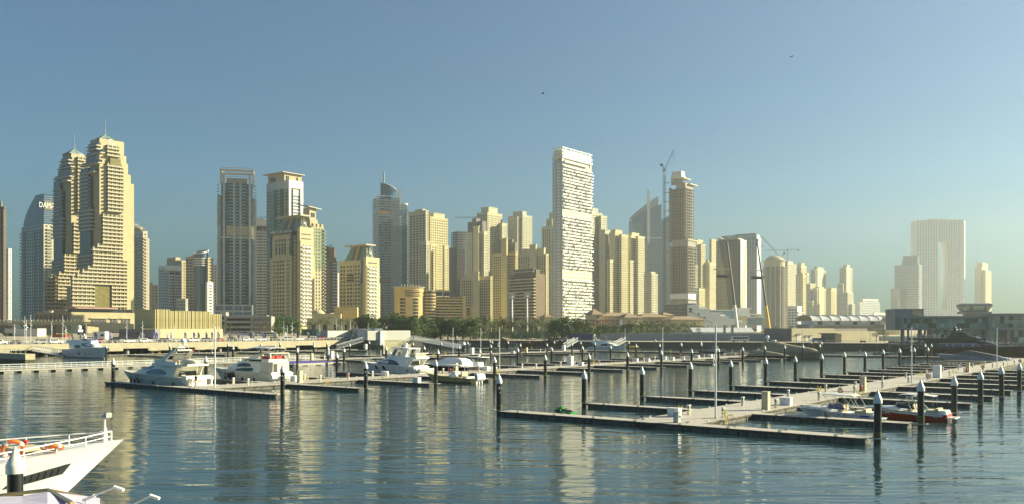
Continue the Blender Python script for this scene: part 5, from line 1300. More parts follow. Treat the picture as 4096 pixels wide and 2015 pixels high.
# grey cabinet at the front of the right dock
t = thing('utility_box','small grey green metal cabinet at the front edge of the right dock','cabinet',on(2708,1688),pa)
BX('body',M_galv,t,-.26,.26,-.26,.26,0,1.0); BX('cap',M_galv,t,-.29,.29,-.29,.29,1.,1.05)
for s in (-1,1): b = MB(); b.cyl((0,s*.26,.6),(0,s*.4,.6),.06,n=6); b.build('socket', M_dark, t)
# coil of green hose
t = MB()
for i in range(3): t.torus((0,0,.05+i*.05),.3-i*.03,.03,'z',14,5)
tag(t.build('hose_coil', mat('green hose',(.35,.5,.08),.6), None, on(1532,1510)),'coil of light green hose on the middle dock by a pedestal','hose')
# gulls resting on the finger pontoons of the right dock
def mk_gull(label):
    t = thing('gull', label, 'bird'); b = MB()
    b.rings([[(x,r*math.cos(2*math.pi*i/8),z+r*.9*math.sin(2*math.pi*i/8)) for i in range(8)] for x,z,r in ((-.24,.16,.01),(-.12,.17,.06),(0,.17,.085),(.1,.19,.075),(.15,.25,.045),(.19,.29,.05),(.24,.29,.03),(.30,.28,.006))]); b.build('body', M_white, t, smooth=60)
    b = MB(); b.box((-.06,.075,.19),(.3,.02,.09),ry=.15); b.box((-.06,-.075,.19),(.3,.02,.09),ry=.15); b.build('wings', M_galv, t)
    b = MB(); b.cyl((0,.03,0),(0,.03,.1),.012,n=4); b.cyl((0,-.03,0),(0,-.03,.1),.012,n=4); b.build('legs', M_orange, t)
    return t
rg = random.Random(11)
for i in range(26):
    k = 10+rg.choice([0,1,1,1,2,2]); a = A1+S1*k+rg.uniform(-.5,.5); bb = -58+rg.uniform(1,12.5)
    place('gull', mk_gull, AB(a,bb,DECK), rg.uniform(0,6.3), 'white gull resting on a finger pontoon of the nearest dock', 'gulls resting on the pontoons')
# ropes, cable and drain pipes on the front pontoon
for i in range(5):
    x,y,_ = AB(A1-1.03,-43.4+i*.42); b = MB(); b.cyl((0,0,0),(-.08*WX,-.08*WY,0),.13,n=10)
    b.build('drain_pipe', M_gap, tfront).location = (-.0-43.4+i*.42+41.15, -1.06, .2)
# ------------------------------------------------------------------ railed floating bridge at the left
t = thing('floating_bridge','floating white railed walkway on separate pontoon floats, left of the cream yacht','footbridge',AB(60,W3L+3.4),RZ)
for i in range(30):
    x = i*3.6
    q = inst(boxmesh('deck_panel',3.58,2.6,.28,M_deck),'deck_panel',t,(x,1.3,.38)); 
    if i % 1 == 0: inst(boxmesh('float',2.0,2.4,1.0,M_conc),'float',t,(x,1.2,-.64))
    for s in (-1,1):
        inst(boxmesh('rail_post',.07,.07,1.15,M_white),'rail_post',t,(x,s*1.22+.03,.66))
for s in (-1,1):
    for z in (.95,1.3,1.78): b = MB(); b.cyl((-1.8,s*1.22,z),(106,s*1.22,z),.035,n=5); b.build('handrail', M_white, t)
# purple carpet platform
x,y,_ = at(1180,1447); a_,b_ = ab_of(x,y)
t = thing('event_platform','floating platform covered in bright purple carpet behind the second cream yacht','platform',AB(a_,b_),RZ)
BX('deck',M_deck,t,-8,8,-10,4,.1,.62); BX('carpet',M_blue,t,-7.6,7.6,-9.6,3.6,.624,.66)
for i in range(4): BX('float',M_conc,t,-8+i*4.3,-5.4+i*4.3,-10,4,-.5,.1)
# ------------------------------------------------------------------ gangways (lattice bridges)
def gangway(label, p0, p1, w=1.8, h=1.7):
    p0, p1 = Vector(p0), Vector(p1); d = p1-p0; L = d.length; rz = math.atan2(d.y,d.x); t = thing('gangway', label, 'gangway', p0, rz)
    dz = d.z/math.hypot(d.x,d.y); Lh = math.hypot(d.x,d.y)
    n = max(8,int(Lh/1.5)); Z = lambda x: dz*x
    b = MB(); b.add([(0,-w/2,0),(Lh,-w/2,d.z),(Lh,w/2,d.z),(0,w/2,0),(0,-w/2,-.12),(Lh,-w/2,d.z-.12),(Lh,w/2,d.z-.12),(0,w/2,-.12)],[(0,1,2,3),(7,6,5,4),(0,4,5,1),(2,6,7,3)]); b.build('walkway', M_galv, t)
    for s in (-1,1):
        y = s*w/2
        for hh in (-.1,h): b = MB(); b.cyl((0,y,hh),(Lh,y,d.z+hh),.09,n=4); b.build('chord', M_white, t)
        for i in range(n):
            x0, x1 = Lh*i/n, Lh*(i+1)/n
            b = MB(); b.cyl((x0,y,Z(x0)),((x0+x1)/2,y,Z((x0+x1)/2)+h),.065,n=4); b.cyl(((x0+x1)/2,y,Z((x0+x1)/2)+h),(x1,y,Z(x1)),.065,n=4); b.build('lattice_bar', M_white, t)
    return t
gangway('white lattice gangway sloping down leftwards in front of the grey quay building', at(1452,1362,4.0), at(1345,1393,.7))
gangway('long white lattice gangway descending rightwards from the white quay building', atD(1648,430,4.2), at(1838,1391,.7), 2.2, 1.9)
gangway('white lattice gangway descending from the left pier towards the far left yacht', at(-70,1368,4.2), at(242,1418,.7))
gangway('small white gangway right of the grey covered cruiser', atD(2305,440,3.4), atD(2260,418,.7))
gangway('small white gangway behind the white cruising yacht', atD(2497,432,3.4), atD(2450,415,.7))
# ------------------------------------------------------------------ boats
def sgrid(parent, cols, yf, m, name='window', off=.045, sides=(-1,1)):
    """a strip of glass laid on a curved side: columns of (x, z low, z high)"""
    cols = [tuple(p+(q-p)*k/4 for p,q in zip(u,v)) for u,v in zip(cols[:-1],cols[1:]) for k in range(4)]+[cols[-1]]
    for s in sides:
        b = MB(); vs = []
        for x, zl, zh in cols:
            for z in (zl, zh): vs.append((x, s*(yf(x,z)+off), z))
        for x, zl, zh in cols:
            for z in (zl, zh): vs.append((x, s*(yf(x,z)+off-.06), z))
        n = len(cols)*2; fs = []
        for i in range(len(cols)-1):
            k = 2*i; q = (k,k+2,k+3,k+1); fs.append(q if s < 0 else q[::-1]); fs.append(tuple(n+j for j in (q[::-1] if s < 0 else q)))
            fs += [(k,n+k,n+k+2,k+2),(k+1,k+3,n+k+3,n+k+1)]
        b.add(vs, fs); b.build(name, m, parent)
class Boat:
    def __init__(s, name, label, cat, stern, bow, group=None, z=0.):
        a, c = Vector(stern[:2]), Vector(bow[:2]); d = c-a; s.L = d.length
        s.t = thing(name, label, cat, (a.x,a.y,z), math.atan2(d.y,d.x), group)
    def hull(s, B, hs, hb, rake=1.6, m=None, deck=None, boot=None, p=2.4, chine=.78, n=18, sheer_pow=1.6, stern_in=.92, keel=-.45, stern_rake=0., lip=None):
        L = s.L; s.B, s.hs, s.hb, s.rk, s.p, s.ch = B, hs, hb, rake, p, chine
        s.sh = lambda t: hs+(hb-hs)*t**sheer_pow
        s.hw = lambda t: B/2*(stern_in+(1-stern_in)*min(1,t/.35))*max(0.,1-max(0.,(t-.35)/.65)**p) 
        b = MB(); rows = []
        for k in range(n+1):
            t = (k/n)**.85; H = s.sh(t); w = max(s.hw(t),.02); wc = w*(chine*(1-.55*t**3)); 
            def X(z): return t*(L-rake)+t*rake*max(0,z)/hb*(1 if t > 0 else 0)+(stern_rake*(z/hs-.5) if t == 0 else 0)
            pts = [(0,keel*(1-t*.6)),(wc*.97,.02),(wc,.16),(wc+(w-wc)*.55,.16+(H-.16)*.5),(w,H-.10),(w+.03,H)]
            rows.append([(X(z),-y,z) for y,z in pts[::-1]]+[(X(z),y,z) for y,z in pts[1:]])
        mats = [m, deck or m, boot or M_dark, lip or m]
        o = len(rows[0]); seg = [3,0,0,2,2,2,2,0,0,3]
        seg = [3,0,0,2,0,0,2,0,0,3]
        for k in range(n):
            for i in range(o-1): b.add([rows[k][i],rows[k][i+1],rows[k+1][i+1],rows[k+1][i]],[(0,3,2,1)],seg[i])
            b.add([rows[k][0],rows[k][-1],rows[k+1][-1],rows[k+1][0]],[(0,1,2,3)],1)
        b.add(rows[0],[tuple(range(o))],0)
        # weld
        key = {}; vv = []; mp = []
        for v in b.v:
            q = tuple(round(c,4) for c in v)
            if q not in key: key[q] = len(vv); vv.append(v)
            mp.append(key[q])
        b.v = vv; ff = []; mm = []
        for f, mi in zip(b.f,b.m):
            g = []
            for i in f:
                if mp[i] not in g: g.append(mp[i])
            if len(g) > 2: ff.append(tuple(g)); mm.append(mi)
        b.f, b.m = ff, mm
        b.build('hull', mats, s.t, smooth=38); return s
    def hside(s, x, z):
        t = max(0.,min(1.,x/(s.L-s.rk+s.rk*max(0,z)/s.hb))); H = s.sh(t); w = s.hw(t); wc = w*(s.ch*(1-.55*t**3))
        f = max(0.,min(1.,(z-.16)/(H-.26))); 
        return wc+(w-wc)*(f/.5*.55 if f < .5 else .55+(f-.5)/.5*.45)
    def house(s, levels, m, name='superstructure', n=7, cap=True, smooth=40):
        rs = []
        for (z,xa,xf,hw,nose) in levels:
            half = [(xa,hw*.97),(xa+.15,hw)]+[(xf-nose+nose*math.sin(math.pi/2*i/n), hw*max(0.04,math.cos(math.pi/2*i/n))**.8) for i in range(n+1)]
            rs.append([(x,-y,z) for x,y in half]+[(x,y,z) for x,y in half[::-1]])
        b = MB(); b.rings(rs); b.build(name, m, s.t, smooth=smooth)
        def yf(x, z):
            for (l0,l1) in zip(levels[:-1],levels[1:]):
                if l0[0] <= z <= l1[0] or l1 is levels[-1]:
                    f = (z-l0[0])/max(1e-6,l1[0]-l0[0]); f = max(0,min(1,f)); xa,xf,hw,no = (l0[i]+(l1[i]-l0[i])*f for i in (1,2,3,4))
                    u = (x-(xf-no))/max(no,1e-6)
                    return hw if u <= 0 else hw*max(.04,math.cos(math.asin(min(1,u))))**.8
            return levels[0][3]
        return yf
    def rail(s, t0, t1, h, m=None, n=10, inset=.12, name='bow_rail', mid=True, r=.022, both=True):
        m = m or M_steel; top = {}
        for sd in (-1,1):
            pts = []
            for i in range(n+1):
                t = t0+(t1-t0)*i/n; H = s.sh(t); x = t*s.L*.995; y = sd*max(0.03,s.hw(t)-inset); pts.append((x,y,H))
            b = MB(); tp = [(x,y,z+h) for x,y,z in pts]; b.tube(tp,r,5,0)
            if mid: b.tube([(x,y,z+h*.5) for x,y,z in pts],r*.7,4)
            for q, u in zip(pts,tp): b.cyl(q,u,r,n=5)
            b.build(name, m, s.t)
    def fenders(s, ts, sd, z=.55, m=None):
        for t in ts:
            x = t*s.L; y = sd*(s.hside(x,z)+.14)
            b = MB(); b.lathe([(.03,-.42),(.15,-.34),(.17,0),(.15,.3),(.04,.4)],8,c=(x,y,z)); b.build('fender', m or M_dark, s.t, smooth=50)
            b = MB(); b.cyl((x,y,z+.38),(x,y-sd*.1,s.sh(t)+.05),.015,n=4); b.build('fender_line', M_rope, s.t)
    def portholes(s, lst, sd=(-1,1), m=None):
        for (x,z,rx,rz) in lst:
            for d in sd:
                b = MB(); y = s.hside(x,z)
                b.rings([[(x+rx*k*math.cos(2*math.pi*i/12), d*(s.hside(x+rx*k*math.cos(2*math.pi*i/12),z+rz*k*math.sin(2*math.pi*i/12))+o), z+rz*k*math.sin(2*math.pi*i/12)) for i in range(12)][::1 if d < 0 else -1] for k,o in ((1,-.03),(1,.025))]); b.build('porthole', m or M_glassd, s.t)
    def dome(s, x, z, r=.42, m=None, y=0):
        b = MB(); b.cyl((x,y,z-.1),(x,y,z+r*.3),r*.5,n=8); b.sphere((x,y,z+r*1.05),r,12,8,sz=1.05); b.build('satellite_dome', m or M_gel, s.t, smooth=60)
    def part(s, name, m, fn, smooth=0):
        b = MB(); fn(b); return b.build(name, m, s.t, smooth=smooth)
    def rope(s, p, q, sag=.25, r=.022):
        p, q = Vector(p), Vector(q); pts = [tuple(p.lerp(q,i/6)-Vector((0,0,sag*math.sin(math.pi*i/6)))) for i in range(7)]
        b = MB(); b.tube(pts, r, 4); b.build('mooring_rope', M_rope, s.t)
M_glb = mat('blue boat glass',(.08,.09,.22),.08,spec=.8,var=.1)
M_teak = mat('teak',(.36,.22,.10),.7,var=.15,scale=6)
M_beige = mat('beige upholstery',(.55,.47,.32),.8,var=.08)
M_canvas = mat('cream canvas',(.66,.62,.50),.9,var=.06)
M_lil = mat('grey white canvas',(.55,.55,.56),.85,var=.06)
M_bronze = mat('red bronze hull',(.46,.055,.014),.22,0.,var=.1)
M_tan = mat('tan hull',(.58,.45,.20),.25,.05,var=.05)
M_khaki = mat('khaki cover',(.33,.29,.19),.9,var=.12,scale=1.5,bump=.3)
M_navy = mat('dark navy hull',(.014,.011,.02),.3,var=.1,spec=.3)
M_purp = mat('lilac grey hull',(.46,.47,.57),.2,0.,var=.05)
M_wood = mat('dhow timber',(.17,.075,.03),.6,var=.25,scale=3,stretch=(.2,1,3))
# --- motor yachts with flybridge: shared builder, each with its own measures
def motoryacht(label, a, b0, b1, B, hs, hb, kind):
    o = Boat('motor_yacht', label, 'yacht', AB(a,b0), AB(a,b1), 'motor yachts'); L = o.L
    M = M_cream if kind in ('manors','ellissa') else M_gel
    o.hull(B,hs,hb,rake=L*.13,m=M,deck=M,sheer_pow=1.3,p=2.6,lip=M)
    return o, L, M
# nearest cream yacht
o, L, M = motoryacht('nearest cream motor yacht with radar arch, stern platform and blue oval windows', 79.4, -125.6, -149.6, 5.3, 1.75, 2.25, 'manors')
yf = o.house([(1.7,4.2,19.6,2.15,9.5),(2.5,4.0,17.6,2.05,8.5),(3.1,3.6,14.6,1.95,6.0),(3.55,3.0,12.6,1.9,4.5)],M)
sgrid(o.t,[(6.2,2.2,2.25),(7.2,2.0,2.75),(8.6,1.95,2.95),(10.2,1.95,2.9),(11.6,2.0,2.7),(12.8,2.15,2.4)],yf,M_glb)
sgrid(o.t,[(10.6,3.1,3.14),(11.2,2.92,3.36),(12.3,2.85,3.3),(13.6,2.72,3.05),(14.9,2.62,2.7)],yf,M_glb,'windscreen')
o.part('flybridge_deck', M, lambda b: b.rings([[(x,-w,z),(x,w,z),(x,w*.98,z+.3),(x,-w*.98,z+.3)] for x,w,z in ((.6,1.9,3.55),(2.,2.35,3.5),(8,2.3,3.5),(11.5,1.7,3.5),(13.2,.6,3.45))]),30)
o.part('fly_coaming', M, lambda b: b.rings([[(x,-w,3.75),(x,-w*.93,z),(x,-w*.85,z),(x,-w*.9,3.75)] for x,w,z in ((3.5,2.25,4.1),(8,2.2,4.45),(11,1.6,4.5),(12.2,.4,4.5))]+[[(x,w,3.75),(x,w*.93,z),(x,w*.85,z),(x,w*.9,3.75)] for x,w,z in ((12.2,.4,4.5),(11,1.6,4.5),(8,2.2,4.45),(3.5,2.25,4.1))]),30)
o.part('fly_windscreen', M_glassd, lambda b: b.rings([[(x,-w,4.4),(x-.5,-w*.9,4.95),(x-.5,w*.9,4.95),(x,w,4.4)] for x,w in ((10.6,1.6),(11.8,.5))]))
for sd in (-1,1):
    o.part('radar_arch_leg', M, lambda b: b.rings([[(x-c,sd*w,z),(x+c,sd*w,z),(x+c,sd*(w-.22),z),(x-c,sd*(w-.22),z)] for x,c,w,z in ((8.6,1.1,2.25,3.75),(7.0,.8,2.1,4.7),(5.6,.5,1.9,5.55),(4.9,.42,1.7,5.95))]),30)
o.part('radar_arch_top', M, lambda b: b.bx(4.4,5.5,-1.75,1.75,5.9,6.12))
o.part('antenna_frame', M_white, lambda b: (b.tube([(5.2,-1.2,6.1),(4.8,-.8,6.9),(4.8,.8,6.9),(5.2,1.2,6.1)],.05),b.tube([(5.6,-.6,6.1),(5.0,-.5,6.9)],.04),b.tube([(5.6,.6,6.1),(5.0,.5,6.9)],.04),b.bx(5.2,5.5,-.7,.7,6.35,6.55)))
o.dome(4.8,7.0,.45)
for sd in (-1,1): o.part('flag', [M_red,mat('flag green',(.02,.2,.06),.8)][sd>0], lambda b: b.add([(4.6,sd*1.5,6.05),(4.0,sd*1.5,5.5),(3.7,sd*1.55,5.7),(4.4,sd*1.5,6.4)],[(0,1,2,3),(3,2,1,0)]))
o.part('covered_tender', M_canvas, lambda b: b.rings([[(x,.2+w*math.cos(2*math.pi*i/10),4.1+h*math.sin(2*math.pi*i/10)) for i in range(10)] for x,w,h in ((.7,.3,.15),(1.2,.75,.4),(3.,.85,.5),(4.3,.8,.45),(5.2,.3,.2))]),50)
o.part('fly_seats', M_beige, lambda b: (b.bx(5.6,7.2,-1.5,.3,3.8,4.35),b.bx(7.6,9.6,-1.3,1.3,3.8,4.25)))
o.part('saloon_door', M_glassd, lambda b: b.bx(3.9,4.02,-1.75,1.2,1.8,3.3))
o.part('fly_support', M, lambda b: (b.rings([[(x,-2.2,z),(x+.9,-2.2,z),(x+.9,-2.0,z),(x,-2.0,z)] for x,z in ((3.3,1.7),(2.9,2.6),(2.2,3.5))])))
for i in range(4): o.part('fly_stair', M, lambda b: b.box((2.4+i*.3,1.55,2.1+i*.38),(.35,.7,.08)))
o.part('stern_box', M, lambda b: b.rings([[(x,-w,z0),(x,w,z0),(x,w,z1),(x,-w,z1)] for x,w,z0,z1 in ((-.2,2.1,.5,1.5),(.4,2.3,.5,2.0),(1.4,2.4,1.2,2.05))]))
o.part('swim_platform', M, lambda b: b.bx(-1.6,.1,-2.35,2.35,.38,.55)); o.part('stern_door', M_dark, lambda b: b.bx(-.26,.1,-1.75,-1.05,.6,1.5))
lettering('Manors', .55, M_orange, o.t, (-.25,.5,1.2), rz=-math.pi/2, depth=.01, name='boat_name')
o.portholes([(20.8,1.25,.16,.28),(19.4,1.2,.16,.28),(16.2,.95,.7,.42),(13.9,1.05,.16,.28)])
sgrid(o.t,[(1,1.45,1.5),(8,1.5,1.55),(15,1.62,1.68),(22,1.72,1.8)],o.hside,M_galv,'rub_rail',.02)
o.rail(.5,.97,.65); o.fenders((.86,.66,.42,.17),1); o.fenders((.75,),1,.6)
o.rope((22.2,1.4,2.2),(23.5,3.2,.6)); o.rope((14,2.5,1.9),(20.5,3.1,.6)); o.rope((6.5,2.6,1.8),(12.5,3.0,.6)); o.rope((.8,2.4,1.7),(-.8,3.,.6))
# second cream yacht
o, L, M = motoryacht('second cream motor yacht with dark arched windows, canvas cockpit cover and tender', 95.5, -125.9, -146.6, 5.0, 1.8, 2.35, 'ellissa')
yf = o.house([(1.8,3.4,16.2,2.1,7.5),(2.6,3.2,14.8,2.0,7.),(3.4,3.0,12.4,1.85,6.),(3.75,2.8,11.,1.7,5.)],M)
sgrid(o.t,[(5.6,2.05,2.6),(7.5,1.95,2.62),(9.4,1.98,2.5),(11.2,2.1,2.2)],yf,M_glassd); sgrid(o.t,[(6.2,2.85,3.0),(7.,2.8,3.35),(8.6,2.75,3.45),(10.6,2.72,3.2),(10.7,2.72,3.1)],yf,M_glassd)
o.part('flybridge_deck', M, lambda b: b.rings([[(x,-w,3.7),(x,w,3.7),(x,w*.96,4.2),(x,-w*.96,4.2)] for x,w in ((1.2,2.0),(3,2.2),(7,2.1),(10,1.2),(10.8,.5))]),30)
o.part('fly_side_glass', M_glassd, lambda b: b.rings([[(x,-w,3.78),(x,w,3.78),(x,w,4.1),(x,-w,4.1)] for x,w in ((3.,2.23),(6.5,2.15),(8.4,1.75))]))
o.part('fly_arch', M, lambda b: [b.rings([[(x-c,sd*w,z),(x+c,sd*w,z),(x+c,sd*(w-.15),z),(x-c,sd*(w-.15),z)] for x,c,w,z in ((6.2,1.3,2.1,4.2),(4.2,.7,2.05,4.9),(2.,.6,2.,5.25),(1.0,.3,2.,5.2),(.8,.2,2.0,4.4))]) for sd in (-1,1)] and b.bx(.8,2.6,-2,2,5.18,5.3),30)
o.part('fly_seats', M_red, lambda b: (b.bx(1.4,2.2,-1.5,.2,4.2,4.75),b.bx(1.4,2.2,.5,1.6,4.2,4.75),b.bx(3.6,4.3,-1.2,1.2,4.2,4.7)))
o.part('cockpit_cover', M_canvas, lambda b: b.rings([[(x,-w,1.9),(x,-w*.96,3.72),(x,w*.96,3.72),(x,w,1.9)] for x,w in ((.4,1.75),(1.0,2.1),(3.4,2.15))]),20)
o.part('cover_opening', M_dark, lambda b: b.bx(.33,.5,.8,1.5,1.9,3.4))
o.part('transom', M, lambda b: b.rings([[(x,-2.2,.5),(x,2.2,.5),(x2,2.1,1.95),(x2,-2.1,1.95)] for x,x2 in ((-.4,.2),(.6,1.))])); o.part('swim_platform', M, lambda b: b.bx(-1.7,-.3,-2.2,2.2,.4,.56))
lettering('Ellissa', .6, M_teak, o.t, (-.06,.2,1.72), rz=-math.pi/2, depth=.01, name='boat_name')
o.part('tender', M_canvas, lambda b: b.rings([[(-1.1+.55*w*math.cos(2*math.pi*i/10),y,.95+h*math.sin(2*math.pi*i/10)) for i in range(10)] for y,w,h in ((-2.6,.3,.15),(-2.2,1.1,.4),(0,1.3,.5),(1.3,1.2,.45),(1.6,.6,.3))]),50)
o.portholes([(17.2,1.45,.28,.28),(14.6,1.35,.35,.28),(18.9,1.6,.2,.2)]); o.part('hull_window', M_glassd, lambda b: b.bx(11.,12.6,2.42,2.52,.7,1.6)); sgrid(o.t,[(11.,.72,1.6),(12.6,.72,1.6)],o.hside,M_glassd,'hull_window')
o.rail(.5,.97,.7); o.fenders((.75,.62,.42,.25),1); o.rope((18.,1.6,2.3),(20.5,2.7,.6)); o.rope((10,2.5,2.),(18,2.7,.6)); o.rope((3,2.5,1.9),(8,2.7,.6))
o.part('bimini', M_lil, lambda b: b.rings([[(x,1.8*math.cos(math.pi*i/8),z+.28*math.sin(math.pi*i/8)) for i in range(9)]+[(x,1.8*math.cos(math.pi*i/8),z-.06+.28*math.sin(math.pi*i/8)) for i in range(8,-1,-1)] for x,z in ((1.2,5.9),(3.,6.05),(6.,6.05),(8.2,5.8))]),50)
o.part('bimini_frame', M_steel, lambda b: [b.tube([(x0,s*1.8,4.2),(x1,s*1.75,5.9)],.03) for s in (-1,1) for x0,x1 in ((2.5,1.4),(3.,4.8),(6.,4.4),(6.5,8.1))])
o.part('seat', M_beige, lambda b: (b.sphere((6.6,-.6,4.6),.35),b.sphere((6.6,.5,4.6),.35)))
# white flybridge yacht
o, L, M = motoryacht('white flybridge motor yacht with hardtop and black slanted hull windows', 129.5, -125.4, -143.0, 4.9, 1.75, 2.5, 'galeon')
yf = o.house([(1.7,2.6,13.8,2.1,6.5),(2.4,2.4,12.8,2.05,6.),(3.3,2.0,9.8,1.9,4.6),(3.6,1.6,9.,1.85,4.)],M)
sgrid(o.t,[(4.3,2.02,2.15),(5.2,2.0,2.75),(6.6,2.05,3.1),(8.,2.1,3.15),(9.,2.15,2.95),(10.8,2.2,2.5),(11.4,2.22,2.35)],yf,M_glassd)
o.part('flybridge_deck', M, lambda b: b.rings([[(x,-w,z),(x,w,z),(x,w*.96,z+.35),(x,-w*.96,z+.35)] for x,w,z in ((-.4,1.9,3.4),(1.,2.2,3.4),(6,2.1,3.5),(8.6,1.3,3.6),(9.4,.5,3.6))]),30)
o.part('hardtop', M, lambda b: b.rings([[(x,-w,z),(x,w,z),(x,w,z+.16),(x,-w,z+.16)] for x,w,z in ((2.,1.7,5.35),(3,1.85,5.4),(6.6,1.75,5.5),(7.4,1.4,5.48))]),30)
for sd in (-1,1):
    o.part('hardtop_leg', M, lambda b: b.rings([[(x-c,sd*1.95,z),(x+c,sd*1.95,z),(x+c,sd*1.75,z),(x-c,sd*1.75,z)] for x,c,z in ((6.6,.7,3.7),(5.9,.6,4.6),(5.2,.6,5.4))]))
    o.part('leg_glass', M_glassd, lambda b: b.rings([[(x-c,sd*1.99,z),(x+c,sd*1.99,z),(x+c,sd*1.96,z),(x-c,sd*1.96,z)] for x,c,z in ((6.2,.25,3.95),(5.7,.25,4.6),(5.25,.25,5.2))]))
    o.part('hardtop_leg', M, lambda b: b.rings([[(x-c,sd*1.85,z),(x+c,sd*1.85,z),(x+c,sd*1.7,z),(x-c,sd*1.7,z)] for x,c,z in ((3.6,.8,3.7),(3.,.6,4.6),(2.6,.5,5.4))]))
    o.part('cockpit_fin', M, lambda b: b.rings([[(x-c,sd*2.1,z),(x+c,sd*2.1,z),(x+c,sd*1.95,z),(x-c,sd*1.95,z)] for x,c,z in ((2.4,.8,1.7),(1.3,.35,2.6),(1.,.9,3.4))]))
o.part('fly_rail', M_steel, lambda b: (b.tube([(2.,-2.,4.5),(-.3,-1.8,4.5),(-.3,1.8,4.5),(2,2.,4.5)],.025),[b.cyl((x,s*1.95,3.7),(x,s*1.95,4.5),.02,n=4) for x in (1.8,.8,-.2) for s in (-1,1)]))
o.part('saloon_door', M_glassd, lambda b: b.bx(2.2,2.4,-1.6,1.6,1.75,3.3)); o.part('fly_seats', M_beige, lambda b: (b.bx(.2,1.6,-1.6,1.6,3.7,4.3),b.bx(5.,5.8,-1.,1.,3.8,4.7)))
o.dome(4.4,5.7,.42); o.part('sunpad', M_cream, lambda b: b.rings([[(x,-1.9,.9),(x,1.9,.9),(x2,1.8,1.95),(x2,-1.8,1.95)] for x,x2 in ((-.5,.1),(1.2,1.6))])); o.part('swim_platform', M, lambda b: b.bx(-1.7,-.1,-2.2,2.2,.42,.6)); o.part('covered_tender', M_canvas, lambda b: b.rings([[(-1.0+w*math.cos(2*math.pi*i/8),y,1.05+.4*math.sin(2*math.pi*i/8)) for i in range(8)] for y,w in ((-2.5,.25),(-1.8,.6),(1.4,.62),(1.8,.3))]),50)
for x0 in (8.2,10.9,15.2): sgrid(o.t,[(x0,.95,1.6) if 0 else (x0,.9,1.0),(x0+.35,.92,1.75),(x0+.75,1.0,1.75),(x0+1.05,1.5,1.75)] if x0 < 14 else [(x0,1.35,1.42),(x0+.5,1.4,1.9),(x0+1.,1.7,1.9)],o.hside,M_glassd,'hull_window')
o.portholes([(1.9,1.0,.2,.2)]); o.rail(.45,.98,.6,mid=False); sgrid(o.t,[(1,1.5,1.54),(8,1.72,1.77),(16,2.05,2.1)],o.hside,M_galv,'rub_rail',.015)
o.part('anchor', M_steel, lambda b: b.box((L-.1,0,2.3),(.7,.3,.25)))
# covered white cruiser with black hull
o = Boat('sport_cruiser','white canvas-covered sport cruiser with black hull behind the yellow boat','yacht',AB(145.5,-125.4),AB(145.5,-141.5)); L = o.L
o.hull(4.4,1.2,1.7,rake=2.6,m=M_navy,deck=M_gel,lip=M_gel)
yf = o.house([(1.35,1.6,13.4,1.9,7.5),(1.9,1.4,12.0,1.8,7.),(2.7,2.2,8.8,1.5,5.2),(3.05,3.2,7.0,1.2,3.6)],M_gel,'canvas_cover')
sgrid(o.t,[(1.8,1.7,1.75),(2.6,1.65,2.2),(3.3,2.1,2.25)],yf,M_navy,'side_vent'); sgrid(o.t,[(4,1.5,1.53),(8,2.5,2.55),(10,2.2,2.25),(12,1.6,1.65)],yf,M_lil,'cover_seam')
o.rail(.7,.98,.55)
# fishing boat with tower behind the yellow one
o = Boat('fishing_boat','white fishing boat with hardtop and rod holders, partly hidden behind the yellow boat','boat',AB(152.5,-125.4),AB(152.5,-136.8)); L = o.L
o.hull(3.2,.9,1.4,rake=1.6,m=M_gel); o.house([(1.,3.5,8,.9,2.5),(1.9,3.6,6.5,.8,1.4)],M_gel,'console')
o.part('hardtop', M_white, lambda b: b.bx(2.2,6.2,-1.4,1.4,3.0,3.14)); o.part('hardtop_frame', M_steel, lambda b: [b.tube([(x,s*1.,1.),(x+.2,s*1.1,3.)],.035) for x in (2.8,5.2) for s in (-1,1)]); o.part('rod_holders', M_steel, lambda b: [b.cyl((2.3,-1.2+i*.3,3.1),(1.9,-1.2+i*.3,3.6),.025,n=4) for i in range(9)]); o.dome(4.2,3.2,.3)
# yellow centre console
o = Boat('centre_console_boat','tan yellow centre console fishing boat with hardtop and three white outboards','boat',AB(116.2,-99.6),AB(116.2,-111.4)); L = o.L
o.hull(3.1,.85,1.5,rake=1.9,m=M_tan,deck=M_beige,lip=M_navy,sheer_pow=1.5)
o.part('console', M_gel, lambda b: b.rings([[(x,-w,.8),(x,w,.8),(x2,w*.8,z),(x2,-w*.8,z)] for x,x2,w,z in ((4.,4.1,.7,1.9),(5.4,5.1,.7,2.0),(6.2,5.6,.4,1.5))]),30); o.part('windscreen', M_glassd, lambda b: b.box((5.2,0,2.2),(.06,1.1,.55),ry=-.5))
o.part('hardtop', M_gel, lambda b: b.rings([[(x,-w,z),(x,w,z),(x,w,z+.12),(x,-w,z+.12)] for x,w,z in ((2.4,1.2,2.95),(4.,1.35,3.0),(6.,1.2,3.02),(6.6,.8,3.0))]),30)
for x in (3.2,5.4):
    for sd in (-1,1): o.part('hardtop_post', M_gel, lambda b: b.tube([(x,sd*.75,.9),(x+.1,sd*.9,2.1),(x-.1,sd*1.0,2.98)],.045))
o.part('leaning_seat', M_beige, lambda b: (b.bx(2.7,3.3,-.7,.7,.8,1.5),b.bx(2.4,2.6,-.8,.8,1.2,1.9))); o.part('rear_bench', M_gel, lambda b: b.bx(1.,2.,-1.1,1.1,.6,1.15)); o.part('bow_cushion', M_beige, lambda b: b.bx(6.4,9,-.7,.7,.8,1.1))
